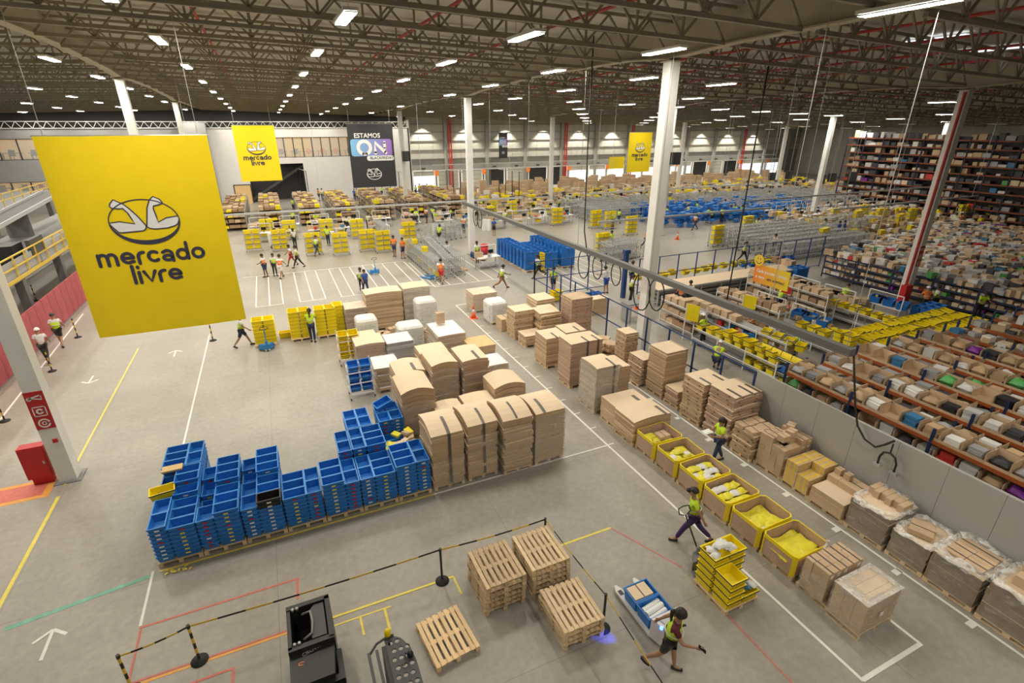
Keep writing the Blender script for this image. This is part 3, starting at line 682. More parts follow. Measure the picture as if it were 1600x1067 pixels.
def logo_banner(label, x0, x1, z0, z1, y, amp, seed, emb, t1, t2):
    """emb=(cx,cz,w); t1=(x,z,height,width) of the first word; t2 likewise"""
    b, f, W, H = banner(label, x0, x1, z0, z1, y, 'yellow_banner', amp, seed)
    e = MB(); emblem(e, emb[0]-x0, emb[1]-z1, emb[2]); drape(e, f, W, H, .010 if y < 40 else .035)
    ob('emblem_print', e.mesh('emblem_print', ['white', 'ink']), b)
    for s, (x, z, h, ln) in (('mercado', t1), ('livre', t2)):
        mb = MB(); i = 0; word(mb, s, 0, 0, h); k = ln/wlen(s, h)
        for q in range(i, len(mb.v)): v = mb.v[q]; mb.v[q] = (v[0]*k+x-x0, v[1], v[2]+z-z1)
        ob('lettering', drape(mb, f, W, H, .012 if y < 40 else .04).mesh('lettering', 'ink'), b)
    return b
logo_banner('huge yellow hanging banner with handshake emblem, nearest and largest of the banners', -5.97, -1.58, 3.86, 10.08, 20.0, .05, 1, (-3.83, 7.55, 1.98), (-5.38, 6.22, .40, 3.05), (-4.58, 5.58, .40, 1.46))
logo_banner('yellow logo banner hanging in front of the office windows', -2.5, 1.24, 5.1, 10.3, 60.0, .05, 2, (-.66, 8.22, 1.72), (-1.98, 7.13, .33, 2.58), (-1.34, 6.62, .33, 1.24))
logo_banner('yellow logo banner hanging alone before the far panelled wall', 44.0, 47.75, 4.4, 9.4, 60.0, .03, 3, (45.9, 7.5, 1.6), (44.65, 6.4, .33, 2.55), (45.25, 5.88, .33, 1.24))
def rrect(x0, x1, z0, z1, r, y, mb, m=0):
    pts = arc(x1-r,z1-r,r,r,0,90,6)+arc(x0+r,z1-r,r,r,90,180,6)+arc(x0+r,z0+r,r,r,180,270,6)+arc(x1-r,z0+r,r,r,270,360,6)
    i = len(mb.v); mb.v += [(p[0], y, p[1]) for p in pts]; mb.f.append(tuple(reversed(range(i, i+len(pts))))); mb.m.append(m)
def promo(label, x0, x1, z0, z1, y, seed, s=1.):
    b, f, W, H = banner(label, x0, x1, z0, z1, y, 'black_banner', .02*s, seed)
    mb = MB(); rrect(.04*W, .955*W, -.50*H, -.235*H, .06*W, -.03, mb); ob('printed_panel', mb.mesh('printed_panel', 'on_gradient'), b)
    o = MB(); ribbon(o, arc(.335*W, -.367*H, .135*W, .135*W, -80, 260, 24), .075*W, 0, -.05)
    ribbon(o, [(.575*W,-.455*H),(.575*W,-.29*H),(.80*W,-.45*H)], .075*W, 0, -.05); ribbon(o, [(.79*W,-.385*H),(.79*W,-.29*H)], .06*W, 0, -.05)
    rrect(.37*W, .98*W, -.575*H, -.495*H, .05*W, -.045, o); ob('lettering', o.mesh('lettering', 'white'), b)
    text_ob('ESTAMOS', .135*W, 'white', b, (.13*W, -.03, -.215*H))
    text_ob('BLACKFRIDAY', .083*W, 'ink', b, (.44*W, -.055, -.552*H))
    e = MB(); emblem(e, .5*W, -.79*H, .34*W, 0, 0, -.03, False); ob('emblem_print', e.mesh('emblem_print', 'white'), b)
promo('large black hanging banner reading ESTAMOS ON above the packing rows', 8.2, 12.95, 4.0, 10.46, 60.0, 4)
promo('small black banner with lilac panel on the distant panelled wall', 36.6, 38.2, 5.0, 9.1, 86.5, 5, .2)
tag(ob('wall_sign', MB().box(0,0,0,2.4,.04,1.5).mesh('wall_sign', 'yellow_banner'), loc=(41.4, 60.4, 4.9)), 'plain yellow board hanging next to the far yellow logo banner', 'sign')
# orange-to-yellow sign above the packing line
m = mat('sign_gradient', (.8,.3,.03), .5); nt = m.node_tree; tc = nt.nodes.new('ShaderNodeTexCoord'); sx = nt.nodes.new('ShaderNodeSeparateXYZ'); cr = nt.nodes.new('ShaderNodeValToRGB')
cr.color_ramp.elements[0].color = (.78,.22,.03,1); cr.color_ramp.elements[1].color = (.76,.56,.03,1)
nt.links.new(tc.outputs['Generated'], sx.inputs[0]); nt.links.new(sx.outputs[0], cr.inputs[0]); nt.links.new(cr.outputs[0], nt.nodes['Principled BSDF'].inputs['Base Color'])
sg = thing('hanging_sign', 'orange and yellow slogan sign with a smiling face above the packing tables', 'sign', (21.75, 18.2, 3.0), math.radians(-90))
ob('board', MB().box(0,-.02,0,2.05,.02,.92).mesh('board', 'sign_gradient'), sg)
smy = ob('smiley', MB().lathe([(.28,-.02),(.28,.02)], 20).xf(Matrix.Rotation(math.pi/2, 4, 'X')).mesh('smiley', 'tape_yellow'), sg, (.2,-.03,1.12))
sm = MB(); ribbon(sm, arc(0,0,.17,.15,200,340), .035, 0, -.026); ribbon(sm, [(-.08,.06),(-.08,.11)], .04, 0, -.026); ribbon(sm, [(.08,.06),(.08,.11)], .04, 0, -.026); ob('smiley_face', sm.mesh('smiley_face', 'ink'), smy)
text_ob('Cada pacote é único', .215, 'white', sg, (.14,-.03,.55))
text_ob('e gera', .215, 'white', sg, (.14,-.03,.25)); text_ob('um sorriso!', .215, 'ink', sg, (.83,-.03,.25))
for x in (.3, 1.8): ob('suspension_wire', MB().bar((x,0,.9),(x,0,zb(21.7,18)-1.85),.012).mesh('suspension_wire', 'steel'), sg)
hs = tag(ob('heart_sign', MB().box(-.25,-.015,0,.25,.015,.34).mesh('heart_sign', 'red'), loc=P(1228,458,2.0), rz=math.radians(-80)), 'small red sign with a white heart over the packing tables', 'sign')
mb = MB(); ribbon(mb, [(-.05,.2),(0,.12),(.05,.2)], .07, 0, -.02); ob('heart', mb.mesh('heart', 'white'), hs); ob('sign_post', MB().bar((0,.03,-2.0),(0,.03,.3),.03).mesh('sign_post', 'steel'), hs)

# ------------------------------------------------------------------ floor markings
NL = [0]
def line(p, q, w, m, name='floor_line'):
    p = Vector(p); q = Vector(q); d = q-p; a = math.atan2(d.y, d.x)
    NL[0] += 1; z = .0012*(NL[0] % 5)
    ob(name, MB().box(0,-w/2,.001,d.length,w/2,.004).mesh(name, m), fl, (p.x, p.y, z), a)
Wt, Ye, Re, Og, Gr = 'tape_floor_white', 'tape_floor_yellow', 'tape_floor_red', 'tape_floor_orange', 'tape_floor_green'
line((9.35,29.2), (9.35,3.4), .07, Wt); line((12.95,26), (12.95,0), .07, Wt); line((9.35,3.42), (11.3,3.42), .09, Wt); line((11.27,3.42), (11.27,4.6), .07, Wt); line((9.4,29.2), (10.2,29.2), .07, Wt)
for k in range(14): line((9.38, 27.5-1.15*k), (9.62, 27.5-1.15*k), .05, Wt)
for k in range(9): line((12.72, 16.2-1.62*k), (12.95, 16.2-1.62*k), .16, Wt, 'floor_label')
line((-7.36,29.4), (-7.36,17.7), .06, Ye); line((-7.36,17.1), (-7.36,10.5), .09, Ye); line((-4.25,12.6), (-4.25,10.9), .06, Wt); line((-4.25,30), (-4.25,17.5), .06, Wt)
line((-4.1,12.52), (3.05,12.52), .06, Ye); line((3.05,12.52), (9.3,12.52), .06, Wt)
line((-7.0,12.05), (-4.3,12.45), .12, Gr)
line((-4.25,10.85), (-.95,10.85), .05, Re); line((-.95,10.85), (-.98,10.2), .05, Re)
line((-4.22,10.8), (-4.22,7.5), .04, Re); line((-4.32,9.3), (-4.32,7.5), .05, Og)
line((-4.3,9.38), (-.9,9.36), .06, Og); line((-4.2,9.45), (-1.2,9.42), .04, Re); line((-3.6,8.95), (-2.3,8.95), .05, Re); line((-2.3,8.97), (-2.3,8.2), .05, Re)
line((-.6,9.35), (2.6,9.32), .06, Ye); line((2.6,9.32), (2.62,8.75), .05, Ye); line((-.6,9.12), (1.0,9.1), .04, Ye); line((-.4,9.1), (-.4,8.3), .05, Ye); line((.85,9.08), (.85,8.5), .06, Ye); line((.3,9.1), (.3,8.6), .05, Ye)
line((4.7,9.12), (7.15,9.12), .06, Ye)
line((7.15,9.1), (8.0,7.2), .03, Re); line((8.0,5.75), (8.0,2), .03, Re)
for (cx, cy, a) in ((-6.0,11.2,0), (-5.6,27.9,0), (-8.6,26.2,math.pi)):
    c, s = math.cos(a), math.sin(a); rot = lambda x, y: (cx+c*x-s*y, cy+s*x+c*y)
    line(rot(0,-.4), rot(0,.4), .07, Wt, 'floor_arrow'); line(rot(0,.4), rot(-.3,.15), .07, Wt, 'floor_arrow'); line(rot(0,.4), rot(.3,.15), .07, Wt, 'floor_arrow')
line(P(130,490), P(0,656), .08, Wt)
# parking bays for trolleys
line((-3,41.6), (9.0,41.6), .09, Wt)
for g in range(5):
    x = -2.0+2.55*g; line((x,33.9), (x+1.5,33.9), .07, Wt)
    for k in range(3): line((x+.78*k,33.9), (x+.78*k,41.5), .07, Wt)
for k in range(6): line((9.3+1.1*k,33.6), (9.3+1.1*k,41.0), .07, Wt)
line((9.3,33.6), (14.8,33.6), .07, Wt)
for k in range(9): line((17.6+.85*k,28.8), (17.6+.85*k,37), .07, Wt)
# hatched hydrant bay at the near column
q = [P(128,738), P(345,812), P(330,850), P(140,770)]
ob('hydrant_bay', MB().prism([(-9.35,17.25),(-7.65,17.25),(-7.65,18.3),(-9.35,18.3)], .001, .004).mesh('hydrant_bay', 'tape_floor_orange'), fl)
ob('hydrant_bay', MB().prism([(-9.2,17.42),(-7.85,17.42),(-7.85,18.15),(-9.2,18.15)], .004, .006).mesh('hydrant_bay', 'tape_floor_red'), fl)

# ------------------------------------------------------------------ column fittings
def hydrant(x, y, lab, side=-1):
    t = thing('hydrant_cabinet', lab, 'fire cabinet', (x, y, 0))
    ob('cabinet', MB().box(-.32,-.16,.25,.32,.16,1.35).mesh('cabinet', 'red'), t); cd_ = ob('cabinet_door', MB().box(-.29,-.18,.28,.29,-.161,1.32).mesh('cabinet_door', 'red'), t)
    ob('stand', MB().box(-.25,-.1,0,.25,.1,.25).mesh('stand', 'red'), t); ob('door_latch', MB().box(.2,-.2,.75,.25,-.18,.85).mesh('door_latch', 'steel'), cd_)
    return t
hydrant(-7.95, 18.15, 'red fire hose cabinet beside the nearest white column')
def col_sign(c, z0, m='red'):
    s = ob('fire_sign', MB().box(-.232,-.24,z0,.232,-.232,z0+1.25).mesh('fire_sign', m), c)
    mk = MB(); ribbon(mk, arc(0,z0+.2,.13,.13,0,360,16), .045, 0, -.245); ribbon(mk, arc(0,z0+.2,.05,.05,0,360,10), .03, 0, -.245)
    for a, b in (((-.15,z0+.45),(.15,z0+.45)), ((-.15,z0+.75),(.15,z0+.75)), ((-.15,z0+.45),(-.15,z0+.75)), ((.15,z0+.45),(.15,z0+.75))): ribbon(mk, [a, b], .03, 0, -.245)
    ribbon(mk, arc(0,z0+.6,.07,.07,0,360,10), .05, 0, -.245); ribbon(mk, [(-.15,z0+1.05),(.15,z0+1.12)], .04, 0, -.245); ribbon(mk, [(.15,z0+1.12),(.15,z0+.98),(-.1,z0+1.05)], .035, 0, -.245); ribbon(mk, arc(-.14,z0+1.03,.05,.05,0,360,8), .03, 0, -.245)
    ob('sign_pictogram', mk.mesh('sign_pictogram', 'white'), s)
c = cols[(-7.3, 18.1)]; col_sign(c, 1.95); ob('alarm_button', MB().box(.02,-.27,1.45,.14,-.23,1.57).mesh('alarm_button', 'red'), c)
c = cols[(35.2, 18.1)]; col_sign(c, 2.4); ob('riser_pipe', MB().tube([(-.3,-.1,0),(-.3,-.1,12)], .07, 8).mesh('riser_pipe', 'red_pipe'), c); hydrant(34.5, 17.7, 'red fire hose cabinet at the column with the red riser pipe')
c = cols[(15.0, 65.0)]
def speaker(x, y, z, lab, rod=False): 
    t = thing('loudspeaker', lab, 'speaker', (x, y, z)); ob('cabinet', MB().box(-.4,-.3,-.55,.4,.3,.55).mesh('cabinet', 'black'), t); ob('grille', MB().box(-.34,-.32,-.5,.34,-.3,.5).mesh('grille', 'charcoal'), t); ob('bracket', MB().box(-.1,.3,-.05,.1,.52,.05).mesh('bracket', 'steel'), t)
    if rod: ob('hanger_rod', MB().bar((0,0,.5),(0,0,zb(x,y)+1.15-z),.05).mesh('hanger_rod', 'grey_metal'), t)
speaker(15.2, 64.2, 6.9, 'black loudspeaker on the far column behind the black banner')
speaker(35.45, 40.85, 7.4, 'black loudspeaker on the slim column behind the tall near column')
for k, (px, py, z) in enumerate([(1200,250,7.5),(1225,252,7.3),(1272,267,7.2),(1288,268,7.2),(1318,272,6.5)]):
    p = P(px, py+60, 0); speaker(p.x, p.y, 3.2+.3*k, ['black box speaker high before the far docks', 'black box speaker beside the red riser column', 'black screen hung before the far docks', 'large black screen hung at a far white column', 'small black screen hung nearest the tall racks'][k], True)
# ================================================================== crates, pallets, cartons
def wave_mat(name, c0, c1, scale, rough=.75):
    m = bpy.data.materials.new(name); m.use_nodes = True; MATS[name] = m; nt = m.node_tree; N = nt.nodes; L = nt.links; b = N['Principled BSDF']; b.inputs['Roughness'].default_value = rough
    tc = N.new('ShaderNodeTexCoord'); wv = N.new('ShaderNodeTexWave'); wv.bands_direction = 'Z'; wv.inputs['Scale'].default_value = scale; wv.inputs['Distortion'].default_value = 2.5; wv.inputs['Detail'].default_value = 3
    L.new(tc.outputs['Object'], wv.inputs['Vector']); cr = N.new('ShaderNodeValToRGB'); cr.color_ramp.elements[0].color = (*c0,1); cr.color_ramp.elements[1].color = (*c1,1); cr.color_ramp.elements[0].position = .15; cr.color_ramp.elements[1].position = .7
    L.new(wv.outputs['Fac'], cr.inputs[0]); oi = N.new('ShaderNodeObjectInfo'); mr = N.new('ShaderNodeMapRange'); mr.inputs[3].default_value = .88; mr.inputs[4].default_value = 1.1; L.new(oi.outputs['Random'], mr.inputs[0])
    vm = N.new('ShaderNodeVectorMath'); vm.operation = 'SCALE'; L.new(cr.outputs[0], vm.inputs[0]); L.new(mr.outputs[0], vm.inputs['Scale']); L.new(vm.outputs[0], b.inputs['Base Color'])
wave_mat('carton_edge', (.40,.27,.155), (.62,.455,.29), 12)
wave_mat('carton_edge_pink', (.38,.25,.17), (.57,.40,.30), 12)
wave_mat('carton_edge_grey', (.42,.34,.25), (.58,.49,.38), 12)
PITCHC = .126
def crate_mesh(name, L, W, H, t=.012, tap=.03, body=0, band=None, rim=0):
    hx, hy = L/2, W/2; mb = MB(); rl = .015
    A = [(hx-tap-rl, hy-tap-rl, 0), (hx-rl, hy-rl, H-.035)]
    ring = lambda x, y, z: [(-x,-y,z),(x,-y,z),(x,y,z),(-x,y,z)]
    prof = [ring(*A[0]), ring(*A[1]), ring(hx, hy, H-.035), ring(hx, hy, H), ring(hx-rl-t, hy-rl-t, H), ring(hx-tap-rl-t, hy-tap-rl-t, .014)]
    i = 0
    for r in prof: mb.v += r
    for k in range(len(prof)-1):
        for j in range(4): mb.f.append((4*k+j, 4*k+(j+1)%4, 4*k+4+(j+1)%4, 4*k+4+j)); mb.m.append(1 if band is not None and k == 2 else (rim if k == 3 else 0))
    mb.f.append((3,2,1,0)); mb.m.append(0); mb.f.append((20,21,22,23)); mb.m.append(0)
    n = 7
    for k in range(n):                                                # moulded ribs on the four sides
        x = -hx+.08+(L-.16)*k/(n-1)
        for sg in (-1, 1): mb.box(x-.008, sg*(hy-rl-.012)-.012, .02, x+.008, sg*(hy-rl-.012)+.012, H-.036)
    return mb
def lit_slots(mb, L, W, H):  # pale dashes painted as light showing through the rim slots
    for sg in (-1, 1):
        for s in (-1, 1):
            for k in range(4): x = s*(.07+.045*k); mb.quad((x-.014, sg*(W/2-.03), H-.055), (x+.014, sg*(W/2-.03), H-.055), (x+.014, sg*(W/2-.0285), H-.03), (x-.014, sg*(W/2-.0285), H-.03), 2)
    return mb
BC = lit_slots(crate_mesh('c', .6, .4, .21, rim=3), .6, .4, .21).mesh('crate', ['blue', 'blue', 'galv', 'blue_rim_highlight'])
YC = crate_mesh('c', .6, .4, .21, band=1).mesh('crate', ['yellow', 'navy'])
YCB = crate_mesh('c', .6, .4, .30).mesh('crate', ['yellow'])
CARD = {c: MB().box(-.055,-.004,-.02,.055,.004,.02).mesh('label_card', m) for c, m in (('y', 'tape_floor_yellow'), ('r', 'red'), ('w', 'white_paper'))}
def crate(name, label, group, loc, rz, m=None, card=None, mesh=None, side=-1):
    o = ob(name, mesh or BC, None, loc, rz); tag(o, label, 'crate', group)
    if m: setm(o, m); setm(o, m, 1); setm(o, 'charcoal', 3)
    if card: ob('label_card', CARD[card], o, (0, side*.19, .165))
    return o
# --- pallets
def pallet_mesh():
    d = MB()
    return (MB().box(-.5,-.6,.105,.5,.6,.13).mesh('deck', 'wood'), MB().box(-.5,-.6,0,-.38,.6,.105).mesh('stringer', 'wood_dark'), MB().box(-.06,-.6,0,.06,.6,.105).mesh('stringer', 'wood_dark'), MB().box(.38,-.6,0,.5,.6,.105).mesh('stringer', 'wood_dark'))
def blockrow(x):
    mb = MB().box(x-.05,-.6,0,x+.05,.6,.018)
    for y in (-.6, -.07, .46): mb.box(x-.05,y,.018,x+.05,y+.14,.105)
    return mb
PM = [MB().box(-.5,-.6,.105,.5,.6,.13).mesh('deck', 'wood')]+[blockrow(x).mesh('runner', 'wood') for x in (-.45, 0, .45)]
NPAL = [0]
def pallet(x, y, rz=0, lab=None, sx=1., sy=1., group='pallets under the goods'):
    t = thing('wooden_pallet', lab or 'wooden pallet under stacked goods', 'pallet', (x, y, 0), rz, group); t.scale = (sx, sy, 1)
    ob('deck', PM[0], t)
    for q in PM[1:]: ob('runner', q, t)
    return t
BRD = [MB().box(-.043,-.6,0,.043,.6,.022).mesh('board', w) for w in ('wood', 'wood_fresh', 'wood_old')]
CRS = [MB().box(-.5,-.05,0,.5,.05,.022).mesh('cross_board', w) for w in ('wood', 'wood_fresh', 'wood_old')]
BLK = [MB().box(-.05,-.07,0,.05,.07,.079).mesh('block', w) for w in ('wood', 'wood_fresh', 'wood_old')]
def plank_pallet(x, y, z, rz, lab, group=None, w=0, gaps=True):
    t = thing('wooden_pallet', lab, 'pallet', (x, y, z), rz, group)
    xs = [-.45, -.335, -.165, 0, .165, .335, .45] if gaps else [-.45,-.3,-.15,0,.15,.3,.45]
    xs = [-.452, -.342, -.203, -.07, .07, .203, .342, .452]
    for q in xs: ob('board', BRD[w], t, (q, R.uniform(-.008,.008), .123), R.uniform(-.008,.008))
    for q in (-.53, 0, .53): ob('cross_board', CRS[w], t, (0, q, .101))
    for bx in (-.45, 0, .45):
        ob('bottom_board', BRD[w], t, (bx, 0, 0), sc=(1,1,.9))
        for by in (-.53, 0, .53): ob('block', BLK[w], t, (bx, by, .021))
    return t
# --- blue crate block
FY = 12.64
rowspec = {0: ['NW:88:777', 'NW:75:888', 'NW:77:888', 'WN:777:77', 'WN:888:77', 'NW:77:777', 'WN:888:88'],
           1: ['NW:67:899', 'NW:67:999', 'NW:67:999', None, None, 'NW:99:999', 'WN:555:44'],
           2: ['WN:999:99', None, None, None, None, 'NN:99:99', 'NN:99:99']}
rowspec[1][4] = 'WN:000:99'
rowname = ['front', 'middle', 'rear']; hidden = MB(); nfront = 0
for r, row in rowspec.items():
    for p, sp in enumerate(row):
        if not sp: continue
        x0 = -4.13+1.025*p; y0 = FY+1.24*r; kinds, ha, hb = sp.split(':')
        pallet(x0+.5, y0+.6, 0, '%s wooden pallet of the %s row under the blue crates' % (NTH[p], rowname[r]))
        sx = x0; stk = 0
        for kd, hs in zip(kinds, (ha, hb)):
            wd = .4 if kd == 'N' else .6; dp = .6 if kd == 'N' else .4
            for j, hch in enumerate(hs):
                n = int(hch); cx = sx+wd/2+R.uniform(-.004,.004); cy = y0+dp*(j+.5); stk += 1
                if n == 0: continue
                full = (r == 0 and j == 0) or p == 0 or (r == 2) or (r == 1 and j == len(hs)-1 and p in (1, 2))
                card = R.choice('yrw')
                for k in range(n):                                    # k counts from the top
                    z = .132+(n-1-k)*PITCHC; lab_k = 'topmost' if k == 0 else ORD[k]+' from the top'
                    if full and r == 0 or k < 2 or (full and k < 4):
                        m = None
                        if r == 0 and p == 2 and kd == 'W' and j == 0 and k < 2: m = 'black'
                        nm = 'black' if m else 'blue'
                        lab = '%s crate, %s, %s stack on the %s pallet of the %s row' % (nm, lab_k, NTH[stk-1], NTH[p], rowname[r])
                        cc = card if R.random() < .8 else R.choice('yrw')
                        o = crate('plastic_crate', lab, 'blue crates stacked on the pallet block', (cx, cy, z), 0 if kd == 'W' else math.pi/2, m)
                        ob('label_card', CARD[cc], o, (0, -.197, .115) if kd == 'W' else (-.297, 0, .115), 0 if kd == 'W' else math.pi/2)
                    else: hidden.box(cx-wd/2+.03, cy-dp/2+.03, z, cx+wd/2-.03, cy+dp/2-.03, z+.12)
            sx += wd
o = stuff(ob('plastic_crates', hidden.mesh('plastic_crates', 'blue'))); o['label'] = 'lower blue crates hidden inside the stacked block'; o['category'] = 'crates'
crate('plastic_crate', 'yellow open crate with brown scraps resting on the blue crate block', None, (-3.98, 14.15, 1.12), .15, mesh=YC)
ob('scrap', MB().box(-.12,-.08,.03,.12,.08,.07).mesh('scrap', 'kraft_dark'), bpy.data.objects[-1] if False else None, (-3.98,14.12,1.14)).name = 'cardboard_scrap'
tag(bpy.data.objects['cardboard_scrap'], 'dark cardboard scrap inside the lone yellow crate', 'cardboard')
tag(ob('carton', MB().box(-.25,-.14,0,.25,.14,.05).mesh('carton', 'cardboard_yellow'), loc=(-3.82, 14.98, 1.37)), 'flat brown carton lying on the crates behind the lone yellow crate', 'carton')
o = crate('plastic_crate', 'blue crate lying tilted on top of the rear crate stacks', None, (2.35, 16.0, 1.42), .25); o.rotation_euler = (.12, -.25, .25)
# loose parcels in the gap between crates
for k in range(16):
    tag(ob('parcel', MB().box(-.14,-.1,0,.14,.1,.08).mesh('parcel', R.choice(['cardboard', 'bag_yellow', 'yellow', 'cardboard_top'])), loc=(2.0+R.uniform(0,.95), FY+1.35+R.uniform(0,1.0), .80+R.uniform(0,.2)), rot=(R.uniform(-.3,.3), R.uniform(-.3,.3), R.uniform(0,3))), 'small yellow or brown parcel heaped between the blue crate stacks', 'parcel', 'parcels heaped among the blue crates')
# chain lying at the corner of the block
ch = MB()
for k in range(26): ch.lathe([(.025,-.008),(.03,0),(.025,.008)], 6, 0, (-4.05+.55*R.random()+.012*k, 12.28+.18*R.random(), .012+.02*R.random()))
o = tag(ob('barrier_chain', ch.mesh('barrier_chain', 'tape_floor_yellow')), 'yellow and black plastic chain heaped at the corner of the blue crates', 'chain'); stuff(o)

# --- knocked-down carton stacks
def slab(w, d, t, arch, mats, ax=0, n=6):
    mb = MB()
    f = lambda u, v: arch*(1-(2*(u if ax == 0 else v)-1)**2)
    nx, ny = (n, 1) if ax == 0 else (1, n)
    mb.grid(nx, ny, lambda u, v: (w*(u-.5), d*(v-.5), t+f(u, v)), 1)
    mb.grid(nx, ny, lambda u, v: (w*(.5-u), d*(v-.5), f(u, v)), 0)
    for a, b in (((0,0),(1,0)), ((1,0),(1,1)), ((1,1),(0,1)), ((0,1),(0,0))):
        for k in range(n):
            u0 = a[0]+(b[0]-a[0])*k/n; v0 = a[1]+(b[1]-a[1])*k/n; u1 = a[0]+(b[0]-a[0])*(k+1)/n; v1 = a[1]+(b[1]-a[1])*(k+1)/n
            q = lambda u, v, z: (w*(u-.5), d*(v-.5), z+f(u, v)); mb.quad(q(u0,v0,0), q(u1,v1,0), q(u1,v1,t), q(u0,v0,t), 0)
    return mb.mesh('bundle', mats)
HH = MB().box(-.035,-.004,-.018,.035,.004,.018).mesh('hand_hole', 'tape_dark')
def flat_stack(label, cx, cy, w, d, h, n=9, arch=.0, edge='carton_edge', top='cardboard_top', jit=.015, tapes=(), film=None, filmh=1., rz=0., ax=0, pal=True, z0=None, group=None, twist=0., holes=False):
    """a pallet load of flat cartons: n bundles, bowed upward by arch at the top"""
    if pal: pallet(cx, cy, rz, 'pallet under the '+' '.join(label.split()[:9]), max(.8, w/1.02), max(.7, d/1.22))
    z0 = .131 if z0 is None else z0
    t = thing('carton_stack', label, 'cartons', (cx, cy, z0), rz, group); n = int(n*1.55) if n > 4 else n; jit *= 1.35; th = (h-z0)/n
    for k in range(n):
        a = arch*(k+1)/n; a0 = arch*k/n
        o = ob('bundle', slab(w*R.uniform(.985,1), d*R.uniform(.985,1), th-.004, (a+a0)/2, [edge, top], ax), t, (R.uniform(-jit,jit)+twist*k*.006, R.uniform(-jit,jit), th*k), R.uniform(-jit,jit)*.8)
        if holes and k % 2 == 0 and k > 0:
            for hx in (-.28, .22): ob('hand_hole', HH, o, (hx*w+R.uniform(-.08,.08), -d/2-.002, th*.4)); ob('hand_hole', HH, o, (-w/2-.002, hx*d+R.uniform(-.08,.08), th*.4), math.pi/2)
    for (px, wd, top_only) in tapes:                                  # dark tape over the top and down the front
        mb = MB(); zt = h-z0+.004; f = lambda v: arch*(1-(2*v-1)**2) if ax == 1 else arch*(1-(2*(px+.5)-1)**2)
        x = px*w; mb.grid(1, 6, lambda u, v: (x+wd*(u-.5), -d/2-.012+d*(.0+.55*v), zt+f(.55*v)))
        if not top_only: mb.quad((x-wd/2,-d/2-.022,.05),(x+wd/2,-d/2-.022,.05),(x+wd/2,-d/2-.014,zt+f(0)),(x-wd/2,-d/2-.014,zt+f(0)))
        ob('tape', mb.mesh('tape', 'tape_dark'), t)
    if film:
        e = .03; H = (h-z0)*filmh; mb = MB()
        ring = [(-w/2-e,-d/2-e),(-w*.2,-d/2-e*1.4),(w*.2,-d/2-e*1.1),(w/2+e,-d/2-e),(w/2+e,d/2+e),(-w/2-e,d/2+e)]
        nn = len(ring)
        for z in (-.1, H*.35, H*.7, H): mb.v += [(x*R.uniform(.985,1.01), y*R.uniform(.985,1.01), z) for x, y in ring]
        for q in range(3):
            for k in range(nn): mb.f.append((q*nn+k, q*nn+(k+1)%nn, (q+1)*nn+(k+1)%nn, (q+1)*nn+k)); mb.m.append(0)
        if filmh >= 1.: mb.f.append(tuple(3*nn+k for k in range(nn))); mb.m.append(0)
        ob('stretch_film', mb.mesh('stretch_film', film), t)
    return t
fs = flat_stack
# front row of tall wrapped stacks
fs('tall film-wrapped stack of flat cartons with dark tape, next to the blue crates', 3.60, 13.35, 1.0, 1.45, 1.95, 11, .16, tapes=[(.05,.09,False)], film='film', filmh=.55, ax=1)
fs('tall leaning stack of flat cartons, second along the white line', 4.72, 13.35, .99, 1.4, 2.0, 11, .14, jit=.025, tapes=[(.05,.08,False)], film='film', filmh=.8, ax=1)
fs('bulging film-wrapped stack of flat cartons overhanging the white line', 5.85, 13.2, 1.0, 1.45, 2.02, 12, .18, jit=.035, tapes=[(-.05,.07,True)], film='film', filmh=.85, ax=1)
fs('neatly film-wrapped stack of flat cartons at the open aisle end', 7.03, 13.25, 1.06, 1.4, 1.93, 12, .12, jit=.006, tapes=[(-.2,.1,True)], film='film_milky', filmh=.93, ax=1)
# second row
fs('low stack of flat cartons hidden behind the tall wrapped front row', 4.45, 15.15, .95, 1.1, 1.3, 6, .06)
fs('low wide stack of flat cartons behind the bulging wrapped stack', 5.6, 15.3, 1.1, 1.2, 1.25, 6, .05)
fs('broad bowed stack of pale cartons behind the crates with a rounded top', 3.45, 16.1, 1.15, 1.5, 2.05, 9, .16, film='film_milky', filmh=.8, ax=0)
fs('single bowed carton block with brown tape standing by the aisle', 6.85, 15.9, 1.25, 1.2, 1.55, 5, .16, edge='cardboard', jit=.006, film='film', filmh=.6)
# third and fourth rows
fs('stack of flat cartons with a short strap behind the rounded stack', 3.7, 18.1, 1.15, 1.2, 1.75, 8, .12, tapes=[(.15,.12,True)], film='film_milky', filmh=.9)
fs('grey film-wrapped carton stack, one of two tall ones mid block', 4.95, 17.9, 1.05, 1.5, 2.0, 9, .1, film='film_milky', filmh=.9, ax=0)
fs('tall ragged carton stack with taped top mid block', 6.15, 17.7, 1.05, 1.5, 2.05, 11, .05, jit=.02, edge='carton_edge_pink', tapes=[(.1,.12,True)], film='film', filmh=.8)
fs('small white-wrapped carton stack beside the tall ragged stack', 7.45, 18.6, 1.05, 1.15, 1.1, 5, .03, top='white_paper', film='film_milky')
fs('pallet of loose pale cartons and papers behind the blue trolleys', 3.25, 20.3, 1.0, 1.3, 1.15, 6, .0, jit=.05, top='white_paper', film='film')
fs('tan stack of flat cartons in the middle of the block', 5.35, 20.6, 1.25, 1.0, 1.25, 6, .02)
fs('film-wrapped brown carton pallet near the yellow trolley', 2.95, 22.5, 1.3, 1.25, 1.35, 6, .05, edge='cardboard_pink', film='film')
fs('pallet with a white cover and dark straps, stray yellow slips on top', 4.25, 22.3, 1.2, 1.2, 1.3, 5, .0, edge='goods_grey', top='white', film='film_milky')
fs('tall wrapped carton pallet with a lone box standing on it', 6.6, 22.4, 1.35, 1.9, 1.35, 8, .02, top='white_paper', film='film_milky')
